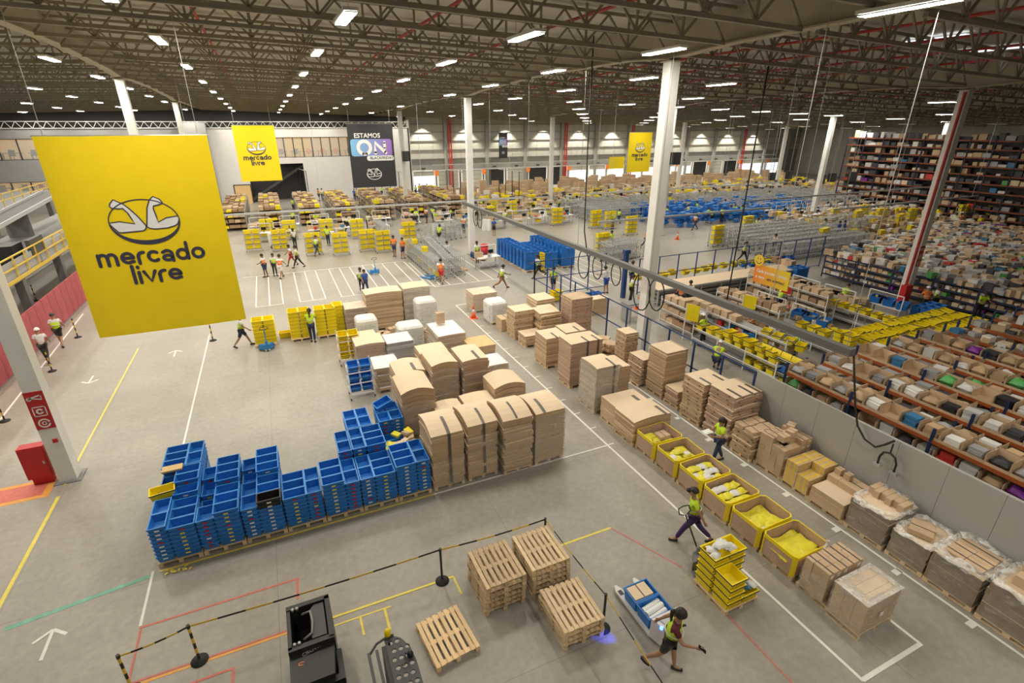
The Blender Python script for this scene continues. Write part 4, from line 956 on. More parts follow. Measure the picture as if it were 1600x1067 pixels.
fs('tan carton pallet with green edging near the aisle', 7.75, 21.0, 1.2, 1.3, 1.0, 5, .0, top='cardboard_yellow', edge='cardboard')
tag(ob('carton', MB().box(-.2,-.12,0,.2,.12,.55).mesh('carton', 'cardboard'), loc=(6.5, 22.9, 1.45)), 'lone upright brown box standing on the wrapped carton pallet', 'carton')
fs('two brown cartons side by side behind the film-wrapped pallet', 2.9, 24.3, 1.3, .9, .95, 2, .0, edge='cardboard', jit=.0)
fs('huge brown stack of flat cartons tied with string', 4.6, 27.4, 1.95, 1.1, 2.1, 14, .04, edge='carton_edge', tapes=())
fs('big film-wrapped carton stack beside the huge brown one', 6.4, 27.5, 1.5, 1.2, 2.15, 10, .02, film='film_milky', edge='carton_edge_grey')
fs('wrapped pallet of brown cans behind the yellow crate stacks', 3.05, 27.3, 1.1, 1.2, 1.5, 7, .0, edge='kraft_dark', film='film_milky')
for k in range(2): pass
def wrapped_cube(label, cx, cy, w, d, h, m='white', film='film_milky'):
    pallet(cx, cy, 0, 'pallet under the '+' '.join(label.split()[:9]))
    t = thing('wrapped_pallet_load', label, 'wrapped load', (cx, cy, .131)); H = h-.131; r = .14
    poly = [(w/2-r,-d/2),(w/2,-d/2+r),(w/2,d/2-r),(w/2-r,d/2),(-w/2+r,d/2),(-w/2,d/2-r),(-w/2,-d/2+r),(-w/2+r,-d/2)]
    mb = MB().prism(poly, 0, H-.1); i = len(mb.v); top = [(x*.86, y*.86) for x, y in poly]
    mb.v += [(x, y, H-.1) for x, y in poly]+[(x, y, H) for x, y in top]
    for k in range(8): mb.f.append((i+k, i+(k+1)%8, i+8+(k+1)%8, i+8+k)); mb.m.append(0)
    mb.f.append(tuple(i+8+k for k in range(8))); mb.m.append(0)
    ob('load', mb.mesh('load', m), t); ob('stretch_film', MB().prism([(x*1.02,y*1.02) for x, y in poly], -.08, H*.8).mesh('stretch_film', film), t)
    return t
wrapped_cube('white plastic wrapped cube with greenish tint near the yellow crates', 3.35, 25.6, 1.05, 1.05, 1.35, 'bag_white')
wrapped_cube('white plastic wrapped cube in the middle of the carton block', 5.2, 24.0, 1.25, 1.1, 1.25, 'bag_white')
wrapped_cube('tall white wrapped cube in front of the big film-wrapped stack', 6.55, 25.9, 1.1, 1.0, 1.8, 'bag_white')
wrapped_cube('white plastic bundle standing beside the ragged carton stack', 7.35, 16.9, .75, .8, 1.15, 'bag_white')
wrapped_cube('white wrapped bundle next to the traffic cone', 10.55, 25.7, 1.1, 1.15, 1.25, 'bag_white')
def bag_mesh(w, d, h, m, seed):
    r = random.Random(seed); ph = [r.uniform(0,6) for _ in range(4)]
    def f(u, v, s):
        e = (1-(2*u-1)**4)*(1-(2*v-1)**4); return (w*(u-.5)*(1+.06*math.sin(9*v+ph[0])), d*(v-.5)*(1+.06*math.sin(8*u+ph[1])), s*h/2*e**.5*(1+.25*math.sin(7*u+ph[2])*math.sin(6*v+ph[3]))+h/2)
    return MB().grid(7, 7, lambda u, v: f(u, v, 1)).grid(7, 7, lambda u, v: f(1-u, v, -1)).mesh('parcel', m, True)
for k in range(14):
    tag(ob('plastic_bag', bag_mesh(.45,.35,.16,'bag_green',k), loc=(3.2+R.uniform(-.5,.5), 24.65+R.uniform(-.35,.3), .02+.14*(k//4)), rz=R.uniform(0,3)), 'pale green plastic bag in the heap before the white cube', 'bag', 'pale green bags heaped in the carton block')
def small_box(cx, cy, z, w, d, h, lab, m='cardboard', rz=0., group=None, tape=True):
    o = tag(ob('carton', MB().box(-w/2,-d/2,0,w/2,d/2,h).mesh('carton', m), loc=(cx, cy, z), rz=rz), lab, 'carton', group)
    if tape: ob('tape', MB().box(-w*.03,-d/2-.001,h,w*.03,d/2+.001,h+.003).mesh('tape', 'tape_dark'), o)
    return o
for k in range(9): small_box(3.9+R.uniform(-.3,1.2), 24.9+R.uniform(-.5,.6), .0+.32*(k//5), .45, .35, .32, 'small loose carton heaped behind the green bags', rz=R.uniform(0,1.5), group='loose cartons heaped in the block')
for k in range(6): small_box(6.0+R.uniform(-.3,.3), 24.2+R.uniform(-.5,.5), .3*(k//3), .4, .3, .3, 'small loose carton beside the middle white cube', rz=R.uniform(0,1.5), group='loose cartons beside the white cube')
# --- row between the two long white lines
def row2(): pass
fs('film-wrapped carton cube with open flaps at the far row end', 10.6, 28.0, 1.5, 1.3, 1.15, 5, 0, edge='cardboard', top='cardboard_top', film='film_milky')
small_box(10.55, 24.3, .0, .75, .8, .7, 'plain brown carton by the white wrapped bundle')
fs('stepped stack of flat cartons behind a low carton pallet', 10.9, 23.1, 1.1, 1.0, 1.55, 9, 0, jit=.03, edge='carton_edge', holes=True)
fs('low pallet of flat cartons in front of the stepped stack', 10.95, 21.85, 1.1, .9, .62, 4, 0, jit=.02, holes=True)
fs('layered carton stack with ragged edges behind the low pallet', 12.1, 22.4, 1.15, 1.1, 1.5, 8, 0, jit=.05, holes=True)
fs('square carton stack strapped with dark tape, second from the tall one', 10.75, 19.4, 1.1, 1.15, 1.5, 9, .0, jit=.01, tapes=[(.0,.1,True)])
fs('low carton heap half hidden beside the strapped stack', 11.95, 19.8, 1.1, 1.1, 1.45, 8, .0, jit=.04, tapes=[(.2,.1,True)])
fs('tall reddish carton stack with two black straps', 11.0, 17.25, 1.55, 1.05, 2.05, 14, .02, jit=.01, edge='carton_edge_pink', tapes=[(.02,.09,False),(.35,.09,False)])
fs('tall grey film-wrapped carton stack at the white line', 10.55, 15.1, 1.0, 1.15, 1.95, 13, .04, jit=.008, edge='carton_edge_grey', tapes=[(.3,.09,False)], film='film_milky', filmh=.95, ax=1)
fs('shorter carton stack leaning against the grey wrapped one', 11.5, 15.5, .85, 1.15, 1.55, 9, .02, tapes=[(.0,.08,True)])
fs('wide low box of flat cartons under a single sheet', 10.85, 13.74, 1.45, .95, .95, 4, .0, edge='cardboard', jit=.01, tapes=[(.25,.14,True)])
fs('wide low stack of bowed carton sheets before the yellow bins', 10.85, 12.65, 1.6, 1.15, .98, 8, .07, jit=.02, tapes=[(.35,.12,True)])
# --- row along the fence and the grey wall
fs('loose upright cartons beside the blue fence corner', 13.4, 25.6, 1.2, 1.3, 1.1, 5, 0, edge='cardboard', jit=.03)
fs('tall pinkish carton stack at the blue fence', 13.7, 22.1, 1.25, 1.15, 2.15, 14, 0, edge='carton_edge_pink', top='cardboard', jit=.008, holes=True)
fs('small stack of brown trays before the pinkish carton stack', 12.9, 24.0, .9, .9, 1.0, 6, 0, jit=.04, edge='cardboard')
for k in range(22): small_box(13.2+R.uniform(-.3,.9), 19.7+R.uniform(-.8,.8), .14+.13*(k//5)*R.uniform(.8,1), .55, .45, .12, 'flattened carton bundle in the untidy heap by the fence', rz=R.uniform(0,3), group='untidy carton bundles by the fence', tape=False)
pallet(13.6, 19.7, 0, 'pallet under the untidy carton bundles by the fence', 1.3, 1.5)
fs('narrow tall carton stack on a bare pallet by the fence', 13.75, 17.7, .7, .75, 1.75, 12, 0, jit=.02, holes=True); pallet(13.6, 17.0, 0, 'half empty pallet by the fence with one thin sheet', 1.1, .8)
fs('short leaning carton stack before the tall fence stack', 13.35, 16.1, .7, .95, 1.25, 9, 0, twist=1.2, edge='carton_edge_pink', holes=True)
fs('tall tan carton stack in even bundles near the fence', 13.75, 14.9, 1.1, 1.05, 2.05, 13, 0, jit=.02, edge='carton_edge')
fs('low reddish carton bundle between two tall fence stacks', 13.7, 13.85, 1.0, .75, .75, 5, 0, jit=.03, edge='carton_edge_pink', tapes=[(.1,.1,True)])
fs('tall carton stack with a square hole in its top sheet', 13.65, 12.65, 1.15, 1.05, 1.75, 13, 0, jit=.025, edge='carton_edge', tapes=[(-.25,.1,True),(.3,.1,True)], holes=True)
fs('tall wide reddish carton stack where the fence meets the grey wall', 13.75, 11.35, 1.3, 1.15, 1.9, 14, .03, jit=.035, edge='carton_edge_pink', tapes=[(-.3,.1,True),(.1,.1,True),(.35,.1,True)], holes=True)
fs('leaning pile of dark cartons beside the woman carrying papers', 13.6, 10.15, 1.1, .85, 1.0, 7, 0, jit=.03, edge='carton_edge', twist=-.6, holes=True)
for k in range(4): small_box(13.3+.36*(k%2)*1.4, 9.95+.42*(k//2), 1.01, .5, .36, .12, 'flat taped carton lying on the dark carton pile', group='flat cartons on the dark pile', rz=R.uniform(-.2,.2))
def carton_block(lab, group, x0, y0, nx, ny, nz, w, d, h, z0=.131, m='cardboard', skip=(), topcards=False, mats=None):
    cm = MB().box(-w/2+.003,-d/2+.003,0,w/2-.003,d/2-.003,h-.004).mesh('carton', m); tp = MB().box(-.02,-d/2+.002,h-.004,.02,d/2-.002,h-.002).mesh('tape', 'tape_dark')
    lb = MB().box(-.05,-d/2-.001,h*.4,.05,-d/2+.003,h*.75).mesh('shipping_label', 'white_paper')
    for k in range(nz):
        for j in range(ny):
            for i in range(nx):
                if (i, j, k) in skip: continue
                if i not in (0, nx-1) and j not in (0, ny-1) and k != nz-1: continue
                o = tag(ob('carton', cm, None, (x0+w*(i+.5)+R.uniform(-.006,.006), y0+d*(j+.5)+R.uniform(-.006,.006), z0+h*k), R.uniform(-.02,.02)), lab, 'carton', group)
                if k == nz-1 or topcards: ob('tape', tp, o)
                if R.random() < .6: ob('shipping_label', lb, o)
pallet(13.75, 9.15, 0, 'pallet under the grey and white labelled cartons', 1.15, .9)
carton_block('small brown carton with white label in the block by the wall', 'small labelled cartons by the wall', 13.17, 8.68, 5, 4, 6, .236, .235, .19, m='cardboard', skip={(0,0,5),(1,0,5),(2,0,5),(0,1,5),(1,1,5),(3,3,5)})
for k, (x, y) in enumerate([(13.35,8.95),(13.8,9.05),(14.1,9.3)]): small_box(x, y, 1.29, .3, .24, .2, 'loose small carton on top of the labelled carton block', rz=.2*k, group='loose cartons on the labelled block')
pallet(13.75, 8.15, 0, 'pallet under the yellow-taped cartons', 1.15, .85)
cmt = MB().box(-.29,-.2,0,.29,.2,.26).mesh('carton', 'cardboard_yellow'); tyb = MB().box(-.291,-.03,.001,.291,.03,.263).mesh('tape', 'tape_yellow')
for k, (i, j, z) in enumerate([(0,0,0),(1,0,0),(0,1,0),(1,1,0),(0,0,1),(1,0,1),(0,1,1),(1,1,1),(1,0,2),(1,1,2),(0,1,2)]):
    o = tag(ob('carton', cmt, None, (13.45+.59*i, 7.93+.42*j, .131+.262*z), 0), 'yellow-taped brown carton in the stepped block by the wall', 'carton', 'yellow-taped cartons by the wall'); ob('tape', tyb, o, (0,-.08,0)); ob('tape', tyb, o, (0,.09,0))
pallet(13.75, 7.1, 0, 'pallet under the flat brown carton block before the wrapped loads', 1.2, .95)
fs('low block of long flat cartons with two small boxes on it', 13.7, 7.1, 1.2, 1.0, .62, 3, 0, edge='cardboard', jit=.005, pal=False)
carton_block('long flat carton on the low block by the wall', 'long flat cartons on the low block', 13.75, 6.65, 1, 3, 1, .55, .32, .2, z0=.62)
for k in range(2): small_box(14.05, 7.2+.28*k, .825, .2, .18, .18, ['tiny upright carton on the low block, the rear one', 'tiny upright carton on the low block, the front one'][1-k])
def wrapped_load(label, cx, cy, w, d, h, m='load_brown', lip=.12, rz=0.):
    """brown goods in a torn stretch-film sleeve that stands up around the rim"""
    pallet(cx, cy, rz, 'pallet under the '+' '.join(label.split()[:9]), w/1.02, d/1.2)
    t = thing('wrapped_pallet_load', label, 'wrapped load', (cx, cy, .131), rz); H = h-.131; n = 5
    for k in range(n): ob('layer', MB().box(-w/2+R.uniform(0,.03),-d/2+R.uniform(0,.03),H/n*k,w/2-R.uniform(0,.03),d/2-R.uniform(0,.03),H/n*(k+1)-.006, 0, 1).mesh('layer', [m, 'cardboard_top']), t)
    mb = MB(); N = 20; prof = []
    for q, (z, e) in enumerate([(-.06,.02),(H*.4,.035),(H*.8,.03),(H,.05),(H+lip,.0),(H+lip*.4,-.12)]):
        for k in range(N):
            a = 2*math.pi*k/N; c, s = math.cos(a), math.sin(a); r = 1/max(abs(c), abs(s)); sq = .93
            x = c*r*(w/2+e); y = s*r*(d/2+e); x = max(-w/2-e, min(w/2+e, x)); jz = R.uniform(-.5,.5)*(lip if q >= 3 else .02)
            prof.append((x+R.uniform(-.02,.02), y+R.uniform(-.02,.02), z+jz))
    mb.v += prof
    for q in range(5):
        for k in range(N): mb.f.append((q*N+k, q*N+(k+1)%N, (q+1)*N+(k+1)%N, (q+1)*N+k)); mb.m.append(0)
    rim = MB(); rim.v = list(prof[3*N:]); rim.f = [(q*N+k, q*N+(k+1)%N, (q+1)*N+(k+1)%N, (q+1)*N+k) for q in range(2) for k in range(N)]; rim.m = [0]*len(rim.f)
    mb.f = mb.f[:3*N]; mb.m = mb.m[:3*N]; mb.v = mb.v[:4*N]
    ob('stretch_film', mb.mesh('stretch_film', 'film', True), t); ob('film_rim', rim.mesh('film_rim', 'film_white', True), t)
    return t
wrapped_load('film-wrapped brown load with a tied bundle of cartons on top', 13.75, 6.0, 1.2, 1.05, 1.0)
for k in range(6): small_box(13.9+.08*(k%2), 5.6+.16*k, 1.0, .42, .15, .2, 'strapped narrow carton in the bundle on the wrapped load', group='strapped narrow cartons', tape=False)
wrapped_load('film-wrapped dark load with one square carton turned askew on top', 13.75, 4.95, 1.15, .9, .85, lip=.07)
small_box(13.65, 5.0, .87, .55, .5, .13, 'square carton lying askew on the dark wrapped load', rz=.35)
wrapped_load('film-wrapped load with strapped flat cartons inside a torn sleeve', 13.75, 3.95, 1.2, 1.05, .95, lip=.16)
carton_block('strapped flat carton inside the torn film sleeve', 'strapped cartons inside torn film', 13.3, 3.55, 3, 2, 1, .3, .4, .1, z0=.96)
wrapped_load('film-wrapped load of brown rolls at the picture edge', 13.74, 2.75, 1.25, 1.2, 1.1, lip=.14)
for k in range(8): small_box(13.6+.3*(k%3), 2.5+.25*(k//3), 1.1+.13*(k%2), .26, .24, .24, 'small brown box piled on the wrapped load at the edge', rz=R.uniform(-.3,.3), group='boxes piled on the edge load', tape=False)
wrapped_load('film-wrapped load nearest the camera along the grey wall', 13.74, 1.4, 1.25, 1.2, 1.1)
# two wrapped loads in the near row
pallet(10.72, 5.2, 0, 'pallet under the bricks of small wrapped cartons', 1.15, .72)
carton_block('small tan carton in the half-unwrapped block', 'small tan cartons half unwrapped', 10.12, 4.95, 5, 3, 3, .235, .2, .29, m='cardboard')
wf = thing('stretch_wrap', 'torn clear film hanging round the block of small tan cartons', 'plastic film', (10.72, 5.25, .1))
ob('film_sheet', MB().grid(8, 3, lambda u, v: (-.62+1.22*u, -.33+.02*math.sin(9*u), .65*v+.06*math.sin(5*u)*v)).grid(6, 3, lambda u, v: (-.63+.02*math.sin(8*u), -.33+.66*u, .68*v+.05*math.sin(6*u)*v)).mesh('film_sheet', 'film_milky', True), wf)
ob('film_knot', MB().tube([(.1,.34,.8),(.2,.36,.95),(.12,.33,1.08),(.22,.35,1.0)], .03).mesh('film_knot', 'bag_white'), wf)
pallet(10.68, 4.42, 0, 'pallet under the last wrapped cube of the row', 1.2, .62)
t = thing('wrapped_pallet_load', 'film-wrapped cube of three long cartons at the end of the row', 'wrapped load', (10.68, 4.42, .131))
for k in range(3): ob('long_carton', MB().box(-.58,-.36+.243*k,0,.58,-.36+.243*(k+1)-.006,.84, 0, 1).mesh('long_carton', ['cardboard', 'cardboard_top']), t)
ob('stretch_film', MB().prism([(-.6,-.38),(.6,-.38),(.62,.39),(-.6,.39)], -.08, .855).mesh('stretch_film', 'film_milky'), t)
ob('film_rim', MB().shell([(-.6,-.38),(.62,-.38),(.62,.39),(-.6,.39)], .845, .875, .16, bottom=False).mesh('film_rim', 'film_white'), t)
ob('paper_label', MB().box(-.06,-.4,.35,.06,-.392,.45).mesh('paper_label', 'white_paper'), t)
# --- yellow-trimmed bins full of parcels
PB = [bag_mesh(.34,.26,.09,'bag_yellow',s) for s in range(4)]+[bag_mesh(.3,.24,.1,'bag_white',9)]
binlab = ['with a brown carton and flat parcels inside, farthest of its row', 'with taped parcels, second from the far end', 'heaped with yellow envelopes, third from the far end', 'with flat yellow envelopes, third from the near end', 'with yellow sacks on white bags, second from the near end', 'with large flat yellow sheets, nearest of its row']
for b in range(6):
    cy = 11.55-1.062*b; cx = 10.72
    pallet(cx, cy, 0, 'pallet under the yellow-trimmed bin '+binlab[b].split(',')[0], 1.15, .82)
    t = thing('parcel_bin', 'yellow-trimmed cardboard bin '+binlab[b], 'bin', (cx, cy, .131)); w, d, r, h = .6, .49, .085, .60
    poly = [(w-r,-d),(w,-d+r),(w,d-r),(w-r,d),(-w+r,d),(-w,d-r),(-w,-d+r),(-w+r,-d)]
    zt = [h+R.uniform(-.02,.03) for _ in poly]
    ob('bin_wall', MB().shell(poly, 0, h, .02, zt=zt).mesh('bin_wall', 'cardboard_pink'), t)
    ob('rim_trim', MB().shell([(x*1.02,y*1.02) for x, y in poly], h-.08, h+.02, .032, bottom=False, zt=[z+.012 for z in zt]).mesh('rim_trim', 'yellow'), t)
    for sx in (-1, 1):
        for sy in (-1, 1): ob('corner_trim', MB().prism([(sx*(w-r)*1.02, sy*d*1.03),(sx*w*1.03, sy*(d-r)*1.02),(sx*w*.99, sy*(d-r)),(sx*(w-r), sy*d*.99)][::sx*sy], 0, h-.05).mesh('corner_trim', 'yellow'), t)
    n = [6, 9, 14, 12, 8, 4][b]; zz = .30
    for k in range(n):
        x = R.uniform(-.38,.38); y = R.uniform(-.28,.28); s = 1.
        if b in (3, 2): x = -.36+.24*(k%4)+R.uniform(-.03,.03); y = -.26+.25*((k//4)%3)
        mesh = R.choice(PB[:4]) if not ((b == 4 and k < 4) or (b < 4 and R.random() < .3)) else PB[4]
        if b == 5: x = -.3+.5*(k%2); y = -.1+.1*(k//2); s = 1.9
        if b == 4: s = 1.5
        o = tag(ob('parcel', mesh, None, (cx+x, cy+y, .131+zz+.05*(k//4)), R.uniform(-.4,.4), sc=(s, s*1.0, 1)), 'yellow and white parcel lying in the bin '+binlab[b].split(',')[-1].strip() if ',' in binlab[b] else 'parcel', 'parcel', 'parcels in the yellow-trimmed bins')
    stuff(ob('parcel_fill', MB().grid(8, 8, lambda u, v: ((u-.5)*1.06, (v-.5)*.88, .29+.05*math.sin(9*u)*math.sin(8*v))).mesh('parcel_fill', 'bag_yellow' if b else 'cardboard'), t))
small_box(10.9, 11.6, .5, .42, .36, .12, 'brown carton lying in the farthest yellow-trimmed bin')
# --- pallets of the near floor
plank_pallet(1.95, 7.76, 0, math.radians(6.5), 'single new wooden pallet lying flat on the floor', None, 1)
for nm, cx, cy, rz, n, w in (('left weathered', 3.43, 8.5, 0, 6, 2), ('tall pale', 4.61, 8.5, 0, 6, 0), ('near pale', 4.62, 7.03, 0, 4, 0)):
    for k in range(n):
        ww = w if k == n-1 or R.random() < .5 else R.choice([0, 2])
        lab = '%s wooden pallet of the %s pallet stack' % ('topmost' if k == n-1 else ORD[n-1-k]+' from top', {'left weathered': 'weathered', 'tall pale': 'tall pale', 'near pale': 'short pale'}[nm])
        plank_pallet(cx+R.uniform(-.02,.02), cy+R.uniform(-.02,.02), .1452*k, math.radians(rz+R.uniform(-1.5,1.5)), lab, 'stacked wooden pallets', ww)
# yellow crates on a moving pallet
yt = pallet(8.42, 6.2, 0, 'pallet carrying the yellow crate tower by the pallet jack', 1.02, .86)
for i, (dx, dy, n, rz) in enumerate([(-.25,.27,5,0), (-.25,-.27,4,0), (.25,.27,5,0), (.25,-.27,1,0)]):
    for k in range(n):
        lab = 'yellow crate, %s, in the %s tower of the moving pallet' % ('topmost' if k == n-1 else ORD[n-1-k]+' from the top', ['far', 'near', 'far outer', 'near outer'][i])
        if i == 3: lab = 'low yellow crate full of blue packets on the moving pallet'
        crate('plastic_crate', lab, 'yellow crates on the moving pallet', (8.42+dx, 6.2+dy, .131+.2*k), math.pi/2*0, mesh=YC).scale = (.82, 1.3, 1.1)
for k in range(7):
    tag(ob('parcel', bag_mesh(.26,.2,.12,'bag_white',20+k), loc=(8.2+R.uniform(-.15,.45), 6.45+R.uniform(-.1,.12), 1.1+.03*k), rz=R.uniform(0,3)), 'white plastic pack in the top crates of the moving pallet', 'parcel', 'white packs on the yellow crate tower')
for k in range(5):
    tag(ob('parcel', bag_mesh(.22,.16,.08,R.choice(['goods_blue', 'bag_white']),40+k), loc=(8.7+R.uniform(-.12,.12), 5.95+R.uniform(-.12,.12), .28+.03*k), rz=R.uniform(0,3)), 'blue and white packet in the low yellow crate', 'parcel', 'packets in the low yellow crate')
# yellow crate stacks by the trolley parking
for g, (x0, y0, nn) in enumerate([(-1.98, 27.0, (6, 6)), (-.28, 27.1, (7, 7)), (1.0, 27.0, (7, 7)), (1.95, 27.3, (7,))]):
    pallet(x0+.5, y0+.4, 0, 'pallet under the %s group of yellow crate stacks' % NTH[g], 1.0, .75)
    for i, n in enumerate(nn):
        for k in range(n):
            crate('plastic_crate', 'yellow crate, %s, in the %s yellow stack from the jack' % ('topmost' if k == n-1 else ORD[n-1-k]+' from top', NTH[g*2+i]), 'yellow crates by the trolley parking', (x0+.27+.52*i, y0+.4, .131+.19*k), math.pi/2, mesh=YCB).scale = (1.28, 1.28, 1.0)
crate('plastic_crate', 'yellow crate alone on the floor behind the yellow stacks', None, (-.55, 28.0, 0), 0, mesh=YCB)
# ================================================================== people in the hall

def person(label, loc, heading, pose='stand', top='hivis', style='shirt', low='navy', lowstyle='trousers', hair='hair', under='shirt_white', skin='skin', sc=1., cap='black', group=None):
    """heading in degrees, 0 = facing away down the hall; loc on the floor"""
    M = PO[pose]; t = thing('person', label, 'person', tuple(loc), heading*D2R, group); t.scale = (sc, sc, sc)
    ob('body', M['body'], t, mat=skin)
    g = ob('shirt', M['shirt'], t, mat=top if style == 'shirt' else under)
    if style == 'vest': g = ob('vest', M['vest'], t, mat=top)
    if top.startswith('hivis'): b = ob('reflective_band', M['band'], g); b.scale = (1,1,1) if style == 'shirt' else (1.07,1.07,1)
    ob('trousers' if lowstyle == 'trousers' else 'shorts', M[lowstyle], t, mat=low); ob('shoes', M['shoes'], t)
    h = ob(hair if hair == 'cap' else 'hair', M[hair], t)
    if hair == 'cap': setm(h, cap)
    ob('facial_features', M['face'], t)
    return t
Y, O = 'hivis', 'hivis_orange'
# near people
person('woman in maroon shirt and yellow vest pulling the low white pallet truck', P(1040,1046), -140, 'phone', Y, 'vest', 'black', 'shorts', 'ponytail', 'maroon', sc=1.0)
person('man in neon tee, purple trousers and cap pulling the yellow crate pallet', P(1078,846), 48, 'pull', Y, 'shirt', 'purple', hair='cap', cap='black', sc=1.03)
person('woman with long dark hair in neon tee carrying white papers', P(1118,722), 75, 'carry', Y, 'shirt', 'jeans', hair='ponytail', sc=.97)
# people by the pink wall
person('man in yellow vest and black shorts walking along the pink wall', P(98,540), 5, 'walk', Y, 'vest', 'black', 'shorts', 'cap', 'shirt_white', cap='black')
person('person in plain white tee and black trousers near the pink wall', P(76,566), 8, 'walk', 'shirt_white', 'shirt', 'black', hair='cap', cap='white')
person('person in orange vest half hidden behind the near column', P(50,590), 10, 'stand', O, 'vest', 'navy')
person('person in yellow vest and navy shorts below the huge banner', P(382,541), -90, 'walk', Y, 'vest', 'navy', 'shorts', 'hair', 'shirt_white')
person('woman with long braid in neon tee at the yellow crate stacks', P(490,534), -10, 'work', Y, 'shirt', 'navy', hair='ponytail')
# people of the middle ground: (foot pixel, heading, pose, top, style, lower, lowstyle, hair, description)
MID = [
 (572,459,190,'walk','shirt_blue','shirt','navy','trousers','ponytail','woman in blue tee walking beside the huge carton stack'),
 (566,455,175,'walk','hivis','vest','black','trousers','hair','person in yellow vest just behind the woman in blue'),
 (700,412,20,'stand','shirt_white','shirt','jeans','trousers','hair','man in white tee and jeans by the parking bays'),
 (746,411,10,'stand',Y,'vest','khaki','trousers','hair','person in yellow vest and tan trousers near the blue pallet jack'),
 (617,401,150,'idle',O,'shirt','jeans','shorts','hair','person in orange tee, one of a pair by the yellow totes'),
 (630,404,-150,'idle',O,'shirt','navy','shorts','hair','taller person in orange tee of the pair by the yellow totes'),
 (416,433,60,'idle',O,'vest','jeans','shorts','hair','person in orange vest and denim shorts in the group of three'),
 (431,431,200,'idle',Y,'vest','black','trousers','hair','person in yellow vest between two orange vests'),
 (441,434,-30,'walk',O,'vest','shirt_white','shorts','hair','person in orange vest and white shorts in the group of three'),
 (457,415,90,'walk',O,'vest','red','shorts','hair','person in orange vest and red shorts walking to the group'),
 (467,418,80,'walk',Y,'vest','black','trousers','ponytail','person in yellow vest and black trousers following the red shorts'),
 (462,388,30,'stand','shirt_white','shirt','black','trousers','hair','person in white tee between the tote trolleys'),
 (690,442,-20,'pull',O,'vest','red','shorts','hair','man in orange vest and red shorts at the row of wire trolleys'),
 (784,451,-95,'stride',Y,'vest','khaki','trousers','hair','person in green vest striding right across the open floor'),
 (841,434,85,'stride',Y,'vest','black','trousers','ponytail','woman in yellow vest walking past the blue tote stacks'),
 (864,457,160,'stand',Y,'shirt','black','shorts','hair','man in neon shirt standing at the blue fence corner'),
 (1008,388,200,'walk',O,'shirt','navy','trousers','hair','person in orange overall crossing the open floor behind the tall column'),
 (946,458,20,'work','shirt_white','shirt','shirt_blue','shorts','hair','man in white tee and blue shorts inside the blue fence'),
 (985,473,-120,'idle',Y,'vest','black','trousers','hair','guard in black with yellow vest inside the blue fence'),
 (985,448,-100,'stand',Y,'vest','navy','trousers','hair','person in yellow vest behind the guard at the blue gate'),
 (1096,540,20,'work',Y,'shirt','black','trousers','cap','packer in neon tee facing the row of yellow totes'),
 (1172,536,60,'work',O,'shirt','navy','trousers','hair','packer in orange tee behind the yellow tote stack'),
 (1116,578,-60,'crouch',Y,'shirt','navy','trousers','cap','person in neon tee crouching behind the blue fence'),
 (1213,492,-110,'work',Y,'shirt','navy','trousers','hair','packer with tied hair in neon tee below the slogan sign'),
 (1258,486,100,'work',Y,'vest','black','trousers','hair','packer in white tee and yellow vest by the blue tubs'),
 (1205,556,-30,'work','shirt_white','shirt','navy','trousers','cap','person in white tee and cap at the tote line'),
 (1238,570,30,'idle',Y,'shirt','navy','trousers','ponytail','woman in neon tee standing behind the tote rack'),
 (1312,486,-70,'bend',Y,'shirt','jeans','trousers','hair','packer in neon tee leaning far over a table'),
 (1440,492,-30,'work',O,'shirt','black','trousers','cap','person in orange shirt at the red column base'),
 (1455,490,40,'idle',Y,'vest','black','trousers','hair','person in yellow vest beside the orange shirt'),
 (1523,500,150,'work',Y,'shirt','black','trousers','hair','person in neon shirt at the head of the racks'),
 (1062,486,110,'work',O,'shirt','navy','trousers','hair','packer in orange tee at the near white terminal'),
 (1074,483,-40,'idle',Y,'vest','black','trousers','hair','person in yellow vest standing by the near terminal'),
 (1180,455,60,'work',Y,'shirt','navy','trousers','hair','packer in neon tee left of the slogan sign'),
 (1307,374,0,'stand','shirt_blue','shirt','shirt_blue','trousers','hair','person in blue overalls, one of two on the open far floor'),
 (1315,373,15,'stand','shirt_blue','shirt','shirt_blue','trousers','hair','second person in blue overalls on the open far floor'),
 (905,329,0,'stand',Y,'vest','khaki','trousers','hair','person in yellow vest alone in the far aisle'),
 (1208,398,100,'work',O,'vest','black','trousers','hair','person in orange vest behind the long table fence'),
]
for (px, py, hd, ps, tp, st, lw, ls, hr, lb) in MID:
    person(lb, P(px, py), hd, ps, tp, st, lw, ls, hr, skin=R.choice(['skin','skin','skin_dark']), cap=R.choice(['black','white']), sc=R.uniform(.95,1.03))
FAR = [(411,367,Y),(432,385,Y),(460,352,Y),(496,357,Y),(514,382,Y),(496,397,Y),(545,362,Y),(576,357,Y),(472,315,Y),(499,309,O),(504,307,Y),(526,313,'black'),(576,305,Y),(587,305,'black'),(597,304,Y),(555,312,'shirt_blue'),(559,312,O),(636,350,O),(651,349,Y),(667,346,O),(677,344,Y),(681,352,Y),(705,347,Y),(725,362,O),(745,342,O),(687,378,Y),(789,352,Y),(772,366,'shirt_blue'),(873,327,Y),(882,324,Y),(890,329,Y),(861,299,Y),(957,356,Y),(966,348,Y),(956,390,Y),(1039,345,Y),(1074,341,Y),(1087,336,Y),(1104,346,Y),(1111,348,Y),(1127,347,Y),(1131,330,Y),(1145,341,Y),(1157,340,Y),(1085,357,O),(1285,366,Y),(1487,358,Y),(1497,357,O),(460,330,Y),(600,338,Y),(752,330,Y),(1010,318,Y),(1180,366,Y),(1200,316,Y),(1325,318,Y),(1350,340,Y),(650,305,Y),(656,303,'black'),(662,306,Y),(668,303,Y),(674,306,Y),(785,300,Y),(1160,408,Y)]
